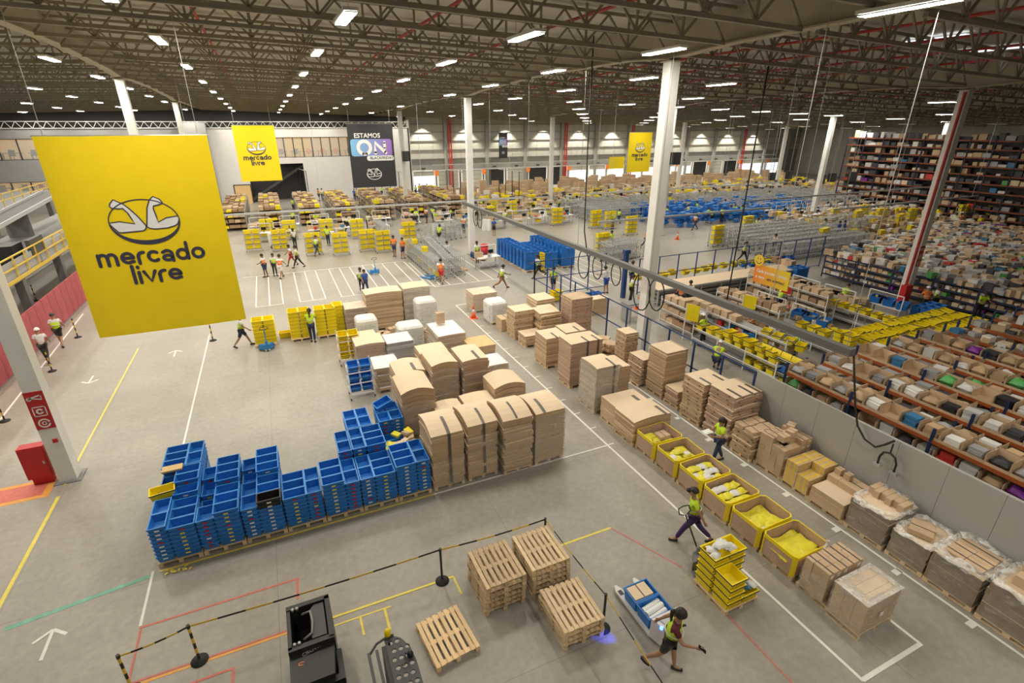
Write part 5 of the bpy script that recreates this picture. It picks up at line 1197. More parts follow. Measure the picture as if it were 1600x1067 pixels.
for k, (px, py, tp) in enumerate(FAR):
    nm = {Y: 'neon yellow', O: 'orange', 'black': 'black', 'shirt_blue': 'blue'}[tp]
    q = P(px, py+2); q = q*min(1., 82.5/q.y)
    person('distant worker in %s top among the far packing stations' % nm, q, R.uniform(0,360), R.choice(['stand','work','work','idle','walk']), tp, R.choice(['shirt','vest']) if tp in (Y, O) else 'shirt', R.choice(['navy','black','jeans']), R.choice(['trousers','trousers','shorts']), R.choice(['hair','hair','ponytail','cap']), skin=R.choice(['skin','skin_dark']), sc=R.uniform(.95,1.03), group='distant workers in %s tops' % nm)
# ================================================================== barriers, trucks, jacks, fences
def post(x, y, lab, striped=True):
    t = thing('barrier_post', lab, 'barrier post', (x, y, 0))
    ob('base', MB().lathe([(.17,0),(.17,.02),(.06,.07),(.03,.09)], 14).mesh('base', 'rubber', True), t)
    if striped:
        for k in range(6): ob('pole_band', MB().lathe([(.028,.09+.15*k),(.028,.24+.15*k)], 10).mesh('pole_band', 'black' if k % 2 == 0 else 'yellow_rail'), t)
    else: ob('pole', MB().lathe([(.028,.09),(.028,.98)], 10).mesh('pole', 'black'), t)
    ob('belt_head', MB().lathe([(.035,.97),(.035,1.05)], 10).mesh('belt_head', 'black'), t)
PS = [(-4.1,9.25), (-2.95,9.43), (2.31,9.30), (5.09,9.18), (5.2,6.58), (5.02,3.3)]
for k, (x, y) in enumerate(PS): post(x, y, ['striped barrier post at the lower picture edge', 'striped barrier post by the orange line', 'black barrier post between truck and pallet stacks', 'black barrier post behind the tall pallet stack', 'black barrier post in the blue light spot', 'black barrier post near the woman pulling the pallet truck'][k], k < 2)
def belt(a, b, lab, sag=.08, n=8):
    t = thing('barrier_belt', lab, 'barrier belt', (a[0], a[1], 1.01)); d = Vector((b[0]-a[0], b[1]-a[1], 0))
    for k in range(n):
        p = d*(k/n); q = d*((k+1)/n); p.z = -4*sag*(k/n)*(1-k/n); q.z = -4*sag*((k+1)/n)*(1-(k+1)/n)
        ob('belt_segment', MB().bar(p, q, .006, .045).mesh('belt_segment', 'yellow_rail' if k % 2 == 0 else 'black'), t)
for k, (i, j, lab) in enumerate([(0,1,'yellow and black belt between the two striped posts'), (1,2,'long yellow and black belt running behind the black truck'), (2,3,'yellow and black belt behind the weathered pallets'), (3,4,'yellow and black belt beside the pale pallets'), (4,5,'yellow and black belt beside the low pallet truck')]): belt(PS[i], PS[j], lab, .05, 10 if k == 1 else 6)
# fire-hose posts along the pink wall
for k, (px, py) in enumerate([(122,527), (82,580), (8,658), (333,532), (57,470)]):
    p = P(px, py); post(p.x, p.y, ['striped post by the two walkers at the pink wall', 'striped post behind the near column', 'striped post at the picture edge by the white line', 'striped post below the huge banner', 'striped post far along the pink wall'][k])

# black stand-on tow truck seen from above
def reach_truck():
    t = thing('tow_truck', 'black stand-on warehouse truck with a grab bar, nearest the camera', 'forklift', (-.68, 7.75, 0))
    ob('chassis', MB().box(-.42,-1.9,.12,.42,.95,.75).mesh('chassis', 'charcoal'), t)
    ob('power_head', MB().prism([(-.40,-.75),(.34,-.75),(.40,-.05),(-.40,-.05)], .75, 1.28).mesh('power_head', 'black'), t)
    ob('backrest_frame', MB().box(-.40,-.05,.75,-.33,.92,1.40).box(.33,-.05,.75,.42,.92,1.42).box(-.40,.85,.75,.42,.95,1.42).box(-.40,-.10,.75,.42,.0,1.40).mesh('backrest_frame', 'black'), t)
    ob('foot_well', MB().box(-.33,0,.75,.0,.85,.77).mesh('foot_well', 'rubber'), t)
    ob('pad', MB().prism([(.03,.05),(.30,.05),(.30,.82),(.12,.84),(.03,.72)], 1.0, 1.38).mesh('pad', 'charcoal'), t)
    ob('grab_bar', MB().tube([(-.12,.72,1.34),(.04,.68,1.40),(.07,.42,1.41),(.04,.16,1.40),(-.12,.12,1.34)], .025, 8).mesh('grab_bar', 'grey_metal', True), t)
    for y in (.02, .84):
        for x in (-.28, -.20): ob('chrome_cap', MB().lathe([(.03,1.36),(.035,1.42),(.02,1.44)], 10, 0, (x, y, 0)).mesh('chrome_cap', 'steel', True), t)
    ob('front_rail', MB().box(-.42,-.82,1.02,.50,-.70,1.16).mesh('front_rail', 'black'), t); ob('side_arm', MB().box(.40,-1.5,.7,.50,-.1,1.05).mesh('side_arm', 'black'), t)
    ob('battery_cover', MB().prism([(-.38,-1.9),(.30,-1.9),(.30,-.85),(-.38,-.85)], .75, 1.05).mesh('battery_cover', 'charcoal'), t)
    text_ob('CROWN', .10, 'galv', t, (-.17,-.19,1.283), (0,0,.25))
    mb = MB(); ribbon(mb, arc(0,0,.05,.03,60,330,8), .015); ob('badge', mb.mesh('badge', 'orange'), t, (-.2,-.32,1.285), rot=(math.pi/2,0,0))
    for x in (-.38, .38): ob('wheel', MB().tube([(x-.05,-.4,.13),(x+.05,-.4,.13)], .13, 14).mesh('wheel', 'rubber'), t)
reach_truck()
# second truck with a perforated load guard
def guard_truck():
    t = thing('order_picker', 'dark truck with a perforated round-holed guard and yellow beacon', 'forklift', (.62, 6.05, 0))
    cu = bpy.data.curves.new('g', 'CURVE'); cu.dimensions = '2D'; cu.fill_mode = 'BOTH'; cu.extrude = .012
    def loop(pts):
        sp = cu.splines.new('POLY'); sp.points.add(len(pts)-1)
        for q, p in zip(sp.points, pts): q.co = (p[0], p[1], 0, 1)
        sp.use_cyclic_u = True
    loop([(-.06,.82),(.08,.84),(.22,.74),(.33,.52),(.38,.2),(.38,-.6),(-.06,-.6)])
    for j in range(6):
        for i in range(2+(j % 2)*0+1):
            x = .03+.12*i+(.03 if j % 2 else 0); y = .70-.17*j
            if x < .33-.05*(j == 0)*2: loop([(x+.042*math.cos(a*math.pi/7), y+.042*math.sin(a*math.pi/7)) for a in range(14)])
    o = bpy.data.objects.new('guard_plate', cu); COL.objects.link(o); bpy.context.view_layer.update()
    me = bpy.data.meshes.new_from_object(o.evaluated_get(bpy.context.evaluated_depsgraph_get())); bpy.data.objects.remove(o); me.materials.clear(); me.materials.append(MATS['charcoal'])
    ob('guard_plate', me, t, (0,0,1.8))
    ob('guard_bar', MB().tube([(-.36,.62,1.8),(-.2,.78,1.82),(.0,.84,1.82),(.12,.84,1.82)], .022, 8).mesh('guard_bar', 'charcoal', True), t)
    for x in (-.36, -.22): ob('guard_bar', MB().box(x-.025,-.7,1.77,x+.025,.66,1.83).mesh('guard_bar', 'charcoal'), t)
    ob('mast', MB().box(-.13,-.7,.2,-.05,.7,1.80).mesh('mast', 'black'), t)
    for x, y in ((-.36,-.65), (.34,-.5), (.0,.75)): ob('guard_post', MB().box(x-.03,y-.03,.7,x+.03,y+.03,1.79).mesh('guard_post', 'black'), t)
    ob('chassis', MB().box(-.40,-1.3,.1,.40,.45,.7).mesh('chassis', 'charcoal'), t)
    ob('beacon', MB().lathe([(.055,1.83),(.06,1.86),(.055,1.95),(.02,1.98)], 12, 0, (.02,.86,0)).mesh('beacon', 'beacon', True), t)
    ob('camera_pod', MB().lathe([(.05,1.82),(.06,1.87),(.03,1.93)], 10, 0, (.30,.32,0)).mesh('camera_pod', 'black', True), t)
    ob('cable', MB().tube([(.28,.34,1.86),(.22,.38,1.85),(.2,.3,1.85),(.24,.22,1.85),(.16,.16,1.85),(.12,.2,1.84)], .008, 5).mesh('cable', 'rubber'), t)
guard_truck()
def in_hand(pose, base, heading, sc, hands):
    J = PO[pose]['J']; q = sum(((J['wr'+h]+J['fa'+h]*.12) for h in hands), Vector())/len(hands)
    return tuple(base+Matrix.Rotation(heading*D2R, 3, 'Z') @ (q*sc))
# hand pallet jacks
def jack(lab, x, y, rz, m='jack_blue', handle=True, lean=.35):
    t = thing('pallet_jack', lab, 'pallet jack', (x, y, 0), rz)
    for sx in (-1, 1):
        ob('fork', MB().prism([(sx*.27-.08,.0),(sx*.27+.08,0),(sx*.27+.08,1.02),(sx*.27+.03,1.15),(sx*.27-.03,1.15),(sx*.27-.08,1.02)], .05, .10).mesh('fork', m), t)
        ob('fork_wheel', MB().tube([(sx*.27-.04,.98,.04),(sx*.27+.04,.98,.04)], .04, 8).mesh('fork_wheel', 'white'), t)
        ob('steer_wheel', MB().tube([(sx*.08-.03,-.2,.09),(sx*.08+.03,-.2,.09)], .09, 10).mesh('steer_wheel', 'white'), t)
    ob('frame', MB().prism([(-.35,0),(.35,0),(.10,-.28),(-.10,-.28)], .10, .36).mesh('frame', m), t)
    ob('pump', MB().lathe([(.06,.2),(.06,.55),(.03,.58)], 10, 0, (0,-.2,0)).mesh('pump', m), t)
    hy = -.2-lean*.75
    ob('handle', MB().tube([(0,-.2,.4),(0,hy,1.1)], .022, 6).mesh('handle', 'black' if m != 'jack_blue' else m), t)
    ob('grip', MB().tube([(-.05,hy,1.1),(-.18,hy-.03,1.15),(-.17,hy-.1,1.27),(0,hy-.12,1.29),(.17,hy-.1,1.27),(.18,hy-.03,1.15),(.05,hy,1.1)], .017, 6).mesh('grip', 'black', True), t)
    return t
jack('blue hand pallet jack under the first yellow crate group', -1.45, 26.55, math.radians(8), lean=-.1)
jack('blue hand pallet jack standing on the parking bays', *P(586,428).to_2d(), math.radians(5), lean=-.1)
jack('blue hand pallet jack at the row of wire trolleys', *P(678,436).to_2d(), math.radians(30))
jack('dark hand pallet jack pulled by the man in purple trousers', 8.42, 6.95, math.radians(180), 'grey_metal', lean=.8)
# low white powered pallet truck with two blue totes
t = thing('pallet_truck', 'low white powered pallet truck carrying two blue totes', 'pallet truck', (6.33, 6.05, 0))
for sx in (-1, 1):
    ob('fork', MB().prism([(sx*.27-.09,-.1),(sx*.27+.09,-.1),(sx*.27+.09,1.15),(sx*.27+.03,1.30),(sx*.27-.03,1.30),(sx*.27-.09,1.15)], .06, .12).mesh('fork', 'wall_white'), t)
    ob('fork_plate', MB().box(sx*.27-.05,1.0,.12,sx*.27+.05,1.14,.124).mesh('fork_plate', 'charcoal'), t)
ob('motor_box', MB().prism([(-.36,-.1),(.36,-.1),(.28,-.38),(-.28,-.38)], .08, .62).mesh('motor_box', 'wall_white'), t); ob('cover_panel', MB().prism([(-.24,-.16),(.24,-.16),(.2,-.33),(-.2,-.33)], .62, .65).mesh('cover_panel', 'galv'), t)
ob('tiller', MB().tube([(0,-.36,.5),(-.15,-.62,.85),(-.2,-.7,.98)], .03, 8).mesh('tiller', 'cardboard_yellow'), t); ob('tiller_grip', MB().tube([(-.35,-.66,1.0),(-.05,-.74,1.0)], .025, 8).mesh('tiller_grip', 'black'), t)
ob('blue_spotlight', MB().lathe([(.02,0),(.035,.02),(.035,.06),(.02,.08)], 10).mesh('blue_spotlight', 'blue_glow'), t, (-.30,-.36,.56))
ld = bpy.data.lights.new('blue_spot', 'SPOT'); ld.energy = 200; ld.color = (.0,.05,1.); ld.spot_size = math.radians(17); ld.spot_blend = .8; ld.shadow_soft_size = .02
lo = bpy.data.objects.new('blue_spot', ld); COL.objects.link(lo); lo.location = (5.97, 5.72, .72)
lo.rotation_euler = (Vector((5.12, 6.38, 0))-lo.location).to_track_quat('-Z', 'Y').to_euler()
BIGT = lit_slots(crate_mesh('c', .66, .47, .33), .66, .47, .33).mesh('tote', ['blue', 'blue', 'galv'])
for k in range(2): tag(ob('tote', BIGT, None, (6.33, 6.27+.48*k, .125)), ['blue tote with plastic film rolls on the white pallet truck', 'blue tote with a brown carton on the white pallet truck'][k], 'tote', 'totes on the pallet truck')
small_box(6.3, 6.76, .33, .5, .36, .12, 'flat brown carton lying in the rear blue tote', 'cardboard_top')
for k in range(3): tag(ob('film_roll', MB().tube([(-.25,0,0),(.25,0,0)], .065, 14).tube([(-.27,0,0),(.27,0,0)], .03, 8, 1).mesh('film_roll', ['white', 'kraft_dark']), loc=(6.34, 6.14+.13*k, .33+.03*(k == 1)), rz=.15), 'white roll of stretch film, %s in the front blue tote' % ['nearest', 'middle', 'farthest'][k], 'roll')
tag(ob('phone', MB().box(-.04,-.08,-.006,.04,.08,.006).mesh('phone', 'screen_black'), loc=in_hand('phone', P(1040,1046), -140, 1.0, 'r'), rot=(.5,.2,.7)), 'dark handheld scanner held by the woman in maroon', 'phone')
tag(ob('paper_sheet', bag_mesh(.32,.24,.04,'white_paper',77), loc=in_hand('carry', P(1118,722), 75, .97, 'lr')), 'white papers held by the woman in neon tee and jeans', 'paper')
# traffic cones
def cone(lab, p):
    t = thing('traffic_cone', lab, 'traffic cone', tuple(p)); ob('base', MB().box(-.2,-.2,0,.2,.2,.04).mesh('base', 'cone_orange'), t)
    ob('cone_body', MB().lathe([(.15,.04),(.09,.38)], 12).mesh('cone_body', 'cone_orange', True), t); ob('reflective_band', MB().lathe([(.092,.38),(.065,.55)], 12).mesh('reflective_band', 'white', True), t); ob('tip', MB().lathe([(.065,.55),(.025,.78)], 12).mesh('tip', 'cone_orange', True), t)
cone('orange traffic cone with white band beside the white wrapped bundle', P(740,497)); cone('orange traffic cone by the slim column on the far floor', P(1058,374)); cone('orange traffic cone at the foot of the tall near column', P(996,482))
# blue fence
FX = 14.5
def fence(lab, x0, y0, x1, y1, h=2.4, last=True):
    t = thing('fence_panel', lab, 'fence', (x0, y0, 0)); d = Vector((x1-x0, y1-y0, 0))
    ob('fence_post', MB().box(-.03,-.03,0,.03,.03,h).mesh('fence_post', 'blue_steel'), t)
    if last: ob('fence_post', MB().box(-.03,-.03,0,.03,.03,h).mesh('fence_post', 'blue_steel'), t, tuple(d))
    for z in (.12, h*.52, h-.03): ob('rail', MB().bar((0,0,z), tuple(d+Vector((0,0,z))), .045).mesh('rail', 'blue_steel'), t)
ys = [28.6, 26.9, 25.2, 23.6, 22.0, 20.4, 18.8, 17.3, 15.8, 14.3, 12.8, 11.3]
for k in range(len(ys)-1): fence('blue fence panel along the aisle, %s from its far corner' % NTH[k], FX, ys[k], FX, ys[k+1], last=(k == len(ys)-2))
for k in range(4): fence('blue fence panel of the short far side, %s from the corner' % NTH[k], FX+1.35*k, 28.6, FX+1.35*(k+1), 28.6, last=(k == 3))
tag(ob('gate_post', MB().box(-.12,-.12,0,.12,.12,2.9).box(-.2,-.15,2.9,.2,.15,3.15).mesh('gate_post', 'blue_steel'), loc=P(973,465)), 'thick blue gate post at the open end of the fence', 'post')
for k in range(11): fence('blue fence panel behind the long conveyor, %s from the column' % NTH[k], 21.0+1.6*k, 26.4, 22.6+1.6*k, 26.4, last=(k == 10))
# guard desk behind the fence
t = thing('guard_desk', 'grey inspection counter inside the blue fence', 'desk', (18.2, 22.6, 0))
for x in (-.9, .6): ob('side_panel', MB().box(x,-.4,0,x+.12,.4,.95).mesh('side_panel', 'galv'), t)
ob('top', MB().box(-1.0,-.45,.95,.85,.45,1.0).mesh('top', 'galv'), t); ob('roller_bed', MB().box(-1.0,-.35,1.0,.85,.35,1.06).mesh('roller_bed', 'grey_metal'), t)
fs('open brown carton on the counter inside the blue fence', 16.6, 24.4, 1.1, .7, 1.0, 2, 0, edge='cardboard', pal=False, z0=.0)
# overhead cable rail with hanging loops
t = thing('overhead_rail', 'grey overhead cable rail hung on rods above the fence', 'rail', (14.15, 0, 4.5))
ob('rail_beam', MB().box(-.12,8.1,-.09,.12,41,.09).mesh('rail_beam', 'rail_grey'), t); ob('rail_lip', MB().box(-.16,8.1,-.12,.16,41,-.09).mesh('rail_lip', 'rail_grey'), t)
for y in (8.3, 11, 17, 23, 29, 35, 40.5): ob('hanger_rod', MB().bar((0,y,.09),(0,y,zb(14.15,y)+1.15-4.5),.016).mesh('hanger_rod', 'steel'), t)
for k, (y, r) in enumerate([(22.5,.75), (21.2,.6), (19.6,.55), (17.6,.85), (16.6,.7), (38.5,.7), (37.6,.7)]):
    ob('cable_loop', MB().tube([(.1, y+r*.7*math.sin(a), -.1-r+r*math.cos(a)) for a in [2*math.pi*q/16 for q in range(16)]], .028, 6, closed=True).mesh('cable_loop', 'rubber', True), t)
def drop_cable(lab, pts, m='rubber', r=.03): tag(ob('hanging_cable', MB().tube(pts, r, 6).mesh('hanging_cable', m, True)), lab, 'cable')
a = P(1005,8,12.8); drop_cable('black cable dropping from the roof to the overhead rail', [(14.2, 22.6, zb(14.2,22.6)+1.1), (14.2,22.6,9), (14.2,22.5,5.4), (14.2,22.2,4.55)])
drop_cable('black cable pair dropping to the packing line from the roof', [(21.5,19.3,zb(21.5,19.3)+1.1), (21.5,19.3,8), (21.45,19.3,4.6), (21.4,19.3,1.6)], r=.035)
drop_cable('black cable with a hook end hanging above the grey wall', [(14.3,8.15,4.42), (14.3,8.0,3.9), (14.3,7.7,2.9), (14.3,7.5,2.4), (14.3,7.22,2.12), (14.3,6.9,2.05), (14.3,6.7,2.25), (14.3,6.5,2.5)])
t = thing('lifting_bracket', 'small black U-shaped air hose bracket hanging over the wall', 'hook', (14.3, 6.5, 1.72)); ob('hook_arch', MB().tube([(0,.22,-.1),(0,.22,.15),(0,.15,.32),(0,0,.38),(0,-.15,.32),(0,-.22,.15),(0,-.22,-.1)], .03, 6).mesh('hook_arch', 'black', True), t)
for y in (-.22, .22): ob('grip_foot', MB().box(-.07,y-.1,-.16,.07,y+.1,-.09).mesh('grip_foot', 'galv'), t)
ob('stem', MB().bar((0,0,.36),(0,.0,.68),.03).mesh('stem', 'black'), t)
# cross rails on the far floor
for k, (x0, y0, x1, y1, z) in enumerate([(-6,44,21,44,4.2), (22,33,40,33,3.6), (30,48,60,48,3.6), (40,36,72,36,3.8), (44,30,66,30,3.6), (24,84,100,84,3.6), (24,84,100,84,4.4)]):
    t = thing('overhead_rail', 'thin grey overhead rail crossing the hall, %s of the cross rails' % NTH[k], 'rail', (x0, y0, z)); d = Vector((x1-x0, y1-y0, 0))
    ob('rail_beam', MB().bar((0,0,0), tuple(d), .12, .14).mesh('rail_beam', 'galv'), t)
    for f in (.05, .35, .65, .95): p = d*f; ob('hanger_rod', MB().bar((p.x,p.y,.05), (p.x,p.y,zb(x0+p.x,y0+p.y)+1.1-z), .02).mesh('hanger_rod', 'galv'), t)
# black goal-post frames hanging over the packing rows
for k, (px, py, l) in enumerate([(470,265,6), (700,270,6), (612,270,5), (780,268,5)]):
    b = P(px, py+45); t = thing('pipe_gantry', 'black pipe frame standing over the packing rows, %s from the offices' % NTH[k], 'frame', (b.x, b.y, 0))
    for q in range(4): ob('frame_post', MB().box(-.04,-.04,0,.04,.04,4.4).mesh('frame_post', 'black'), t, (.3*q, -l*q/3, 0))
    ob('frame_rail', MB().bar((0,0,4.4),(.9,-l,4.4),.09).mesh('frame_rail', 'galv'), t)
# long packing conveyor with drawers
t = thing('conveyor_table', 'long conveyor with a pale board top and grey drawer frame', 'conveyor', (20.6, 23.9, 0))
ob('board_top', MB().box(0,0,1.0,12.5,1.5,1.05).mesh('board_top', 'cardboard_top'), t)
for k in range(8): ob('leg_frame', MB().box(1.7*k,-.05,0,1.7*k+.08,.03,1.0).box(1.7*k,1.45,0,1.7*k+.08,1.53,1.0).mesh('leg_frame', 'galv'), t)
for k in range(7):
    for j in range(3): ob('drawer', MB().box(1.7*k+.12,0,.18+.27*j,1.7*k+1.66,1.4,.36+.27*j).mesh('drawer', 'grey_metal'), t)
ob('edge_rail', MB().box(0,-.06,.93,12.5,0,1.04).mesh('edge_rail', 'galv'), t)

# pink boarded wall, mezzanine walkway and conveyor beyond it
pw = struct(ob('wall_pink', MB().box(-11.95,20,0,-11.85,46,.06).mesh('wall_pink', 'grey_metal')))
bd = MB().box(0,.01,.02,.06,.94,1.95).mesh('wall_board', 'pink_board')
for k in range(27): ob('wall_board', bd, pw, (-11.93, 20+.96*k, 0))
mz = thing('walkway', 'raised grey walkway with yellow railings behind the pink wall', 'walkway', (-12.6, 22, 0))
ob('deck', MB().box(-5,0,2.9,0,46,3.1).mesh('deck', 'grey_metal'), mz); ob('deck_edge', MB().box(0,0,2.98,.06,46,3.14).mesh('deck_edge', 'yellow_rail'), mz)
ob('side_sheet', MB().box(-.1,0,3.15,-.06,46,3.95).mesh('side_sheet', 'wall_grey'), mz)
for y in range(1, 46, 6): ob('support_column', MB().box(-.6,y-.2,0,-.2,y+.2,2.9).mesh('support_column', 'grey_metal'), mz)
pm_ = MB().box(-.03,-.03,3.1,.03,.03,4.2).mesh('rail_post', 'yellow_rail')
for k in range(31): ob('rail_post', pm_, mz, (.03, 1.5*k, 0))
for z in (3.65, 4.2): ob('handrail', MB().box(0,0,z-.03,.06,46,z+.03).mesh('handrail', 'yellow_rail'), mz)
cv = thing('belt_conveyor', 'inclined grey belt conveyor with white side rails over the walkway', 'conveyor', (-16.4, 26, 3.6))
ob('belt', MB().bar((0,0,0),(0,30,1.6),1.4,.12).mesh('belt', 'charcoal'), cv)
for x in (-.75, .75): ob('side_rail', MB().bar((x,0,.1),(x,30,1.7),.08,.25).mesh('side_rail', 'galv'), cv)
for y in (3, 12, 21): ob('stand', MB().box(-.7,y,-.55,.7,y+.1,.0+.05*y).mesh('stand', 'grey_metal'), cv)
bx = thing('black_cabinet', 'black boxed cabinet and grey screen on the walkway', 'cabinet', (-13.6, 36.5, 3.1)); ob('cabinet_body', MB().box(-.7,-.7,0,.5,.7,1.3).mesh('cabinet_body', 'black'), bx); ob('screen', MB().box(.8,.2,.5,1.0,2.2,1.4).mesh('screen', 'charcoal'), bx); ob('screen_stand', MB().box(.85,1.1,0,.95,1.3,.5).mesh('screen_stand', 'grey_metal'), bx)
t = thing('walkway', 'farther raised walkway with yellow railings before the offices', 'walkway', (-20, 40, 0)); ob('deck', MB().box(-8,0,3.9,0,30,4.1).mesh('deck', 'grey_metal'), t); ob('red_panel', MB().box(0,0,4.1,.05,12,5.0).mesh('red_panel', 'orange_steel'), t)
for z in (4.7, 5.2): ob('handrail', MB().box(.06,0,z-.03,.12,30,z+.03).mesh('handrail', 'yellow_rail'), t)
for k in range(16): ob('rail_post', MB().box(.06,2*k-.03,4.1,.12,2*k+.03,5.2).mesh('rail_post', 'yellow_rail'), t)
for y in (2, 15, 28): ob('support_column', MB().box(-1,y,0,-.6,y+.4,3.9).mesh('support_column', 'grey_metal'), t)
# ================================================================== totes, trolleys and packing stations
YT = crate_mesh('t', .6, .4, .30, band=1).mesh('tote', ['yellow', 'navy']); BT = lit_slots(crate_mesh('t', .6, .4, .27), .6, .4, .27).mesh('tote', ['blue', 'blue', 'galv'])
YTP = crate_mesh('t', .6, .4, .34).mesh('tote', ['yellow'])
cnt = {'y': 0, 'b': 0}; extraY = []; extraB = []
def tote(c, x, y, z, rz=0., tilt=0., lab=None, group=None, sc=1.):
    n = {'y': 'yellow_tote', 'b': 'blue_tote'}[c]; cnt[c] += 1
    o = ob(n, YT if c == 'y' else BT, None, (x, y, z), rot=(tilt, 0, rz))
    if sc != 1.: o.scale = (sc, sc, sc)
    return tag(o, lab, 'tote', group)
# tote trolley: white pipe frame on castors with tilted shelves
def trolley_frame(w, d, h, levels, tilt=False):
    mb = MB(); r = .036
    for x in (-w/2, w/2):
        for y in (-d/2, d/2): mb.bar((x,y,.1), (x,y,h), r)
    posts = mb; sh = []
    for z in levels:
        s = MB(); dz = .16 if tilt else 0
        for y, zz in ((-d/2, z), (0, z+dz/2), (d/2, z+dz)): s.bar((-w/2,y,zz), (w/2,y,zz), r)
        for x in (-w/2, w/2): s.bar((x,-d/2,z), (x,d/2,z+dz), r)
        sh.append(s)
    return posts, sh
class Trolley:
    def __init__(s, w, d, h, levels, tilt, m='galv'):
        p, sh = trolley_frame(w, d, h, levels, tilt); s.posts = p.mesh('posts', m); s.sh = [q.mesh('shelf', m) for q in sh]
        cs = MB()
        s.cast = MB().tube([(-.02,0,.05),(.02,0,.05)], .05, 8).mesh('castor', 'rubber'); s.w, s.d, s.h, s.levels = w, d, h, levels
    def make(s, lab, x, y, rz=0., group=None, simple=False):
        t = thing('tote_trolley', lab, 'trolley', (x, y, 0), rz, group); stuff(ob('frame_post', s.posts, t))
        for q in s.sh: stuff(ob('shelf', q, t))
        if not simple:
            for cx in (-s.w/2, s.w/2):
                for cy in (-s.d/2, s.d/2): ob('castor', s.cast, t, (cx, cy, 0))
        return t
T3 = Trolley(.95, .62, 1.6, (.25, .72, 1.2), True, 'white'); T2W = Trolley(1.3, .6, 1.6, (.2, .63, 1.06, 1.48), False); CG = Trolley(.6, .9, 1.55, (.25, .8, 1.4), False, 'trolley_wire')
def loaded(c, lab, tl, x, y, rz, kind, n=2, group=None):
    kind.make(lab, x, y, rz); cs, sn = math.cos(rz), math.sin(rz)
    for l in kind.levels:
        for i in range(n):
            u = (i-(n-1)/2)*(kind.w/n); tote(c, x+cs*u, y+sn*u, l+.05, rz+math.pi/2*(kind is T3), 0 if kind is not T3 else 0, '%s tote on the %s' % ({'y': 'yellow', 'b': 'blue'}[c], tl), group or tl, 1.02).data = YTP if c == 'y' else BT
            if kind is T3: bpy.context  # totes follow the sloping shelf
k0 = len(bpy.data.objects)
def tilt_load(c, lab, tl, x, y, rz=0.):
    T3.make(lab, x, y, rz)
    for li, l in enumerate(T3.levels):
        for i in range(2):
            o = tote(c, x+(i-.5)*.47, y, l+.10, 0, .27, '%s tote tipped on the %s, %s shelf' % ({'y': 'yellow', 'b': 'blue'}[c], tl, ['lowest', 'middle', 'top'][li]), tl); o.scale = (.72, 1.2, .8)
tilt_load('y', 'pipe trolley with six tipped yellow totes at the carton block', 'yellow trolley by the carton block', 2.15, 23.3)
tilt_load('b', 'pipe trolley with six tipped blue totes behind the crate block', 'blue trolley behind the crates', 2.1, 19.8)
tilt_load('b', 'second pipe trolley with tipped blue totes beside the first', 'second blue trolley behind the crates', 3.2, 20.2) if False else None
# wire trolleys nested in rows
cgm = MB()
first_cg = CG.make('empty silver wire trolley nested in the parking rows', -1, -1, 0, 'empty wire trolleys'); ncg = 0
nrow = 0
def nest(x, y, dx, dy, n, rz=0., lab='empty silver wire trolley nested in the parking rows', group='empty wire trolleys'):
    global ncg, nrow
    nrow += 1
    for k in range(n):
        loc = (x+dx*k, y+dy*k, 0)
        if ncg == 0: first_cg.location = loc; first_cg.rotation_euler = (0,0,rz)
        else: copy(first_cg, loc, rz, '%s trolley of nested row %s, ' % (NTH[k], NTH[nrow-1])+' '.join(lab.split()[3:]), group)
        ncg += 1
nest(10.0, 35.2, .0, .62, 14); nest(10.95, 35.6, .05, .62, 14); nest(11.9, 36.0, .05, .62, 12)
for k in range(8): tote('y', 10.0, 35.4+1.5*k, R.choice([.28,.83,1.43]), 1.57, 0, 'yellow tote left on the nested wire trolleys by the parking bays', 'yellow totes on the nested trolleys').data = YTP
nest(12.6, 47.5, .55, .2, 8, .3); nest(12.4, 48.8, .55, .2, 8, .3, 'empty wire trolley in the row before the white sacks', 'wire trolleys by the sacks'); nest(9.3, 49.5, .0, .7, 7)
nest(24.0, 34.4, .45, .1, 9, .1, 'empty wire trolley in the small cluster on the open floor', 'wire trolleys on the open floor'); nest(24.2, 35.4, .45, .1, 8, .1, 'empty wire trolley in the small cluster on the open floor', 'wire trolleys on the open floor')
for r in range(7): nest(37.5+.0*r, 29.0+1.25*r, .62, .0, 18, math.pi/2, 'empty wire trolley in the dense park behind the long fence', 'dense trolley park')
for r in range(4): nest(33.5, 50.5+1.4*r, .65, 0, 11, math.pi/2, 'empty wire trolley in the far dense park', 'far trolley park')
def wire_mass(name, lab, x0, x1, y0, y1, n):
    mb = MB()
    for k in range(n):
        x = R.uniform(x0, x1); y = R.uniform(y0, y1)
        for a, b in (((0,0,.1),(0,0,1.5)), ((.6,0,.1),(.6,0,1.5)), ((0,0,1.4),(.6,0,1.4)), ((0,0,.7),(.6,0,.7)), ((0,0,1.4),(0,.8,1.4)), ((0,.8,.1),(0,.8,1.5))): mb.bar((x+a[0],y+a[1],a[2]), (x+b[0],y+b[1],b[2]), .055)
    o = stuff(ob(name, mb.mesh(name, 'trolley_wire'))); o['label'] = lab; o['category'] = 'trolleys'
wire_mass('wire_trolleys', 'mass of silver wire trolleys parked far back under the docks', 50, 76, 46, 58, 420)
wire_mass('wire_trolleys', 'crowd of silver wire trolleys behind the yellow tote carts', 33, 47, 52, 60, 160)
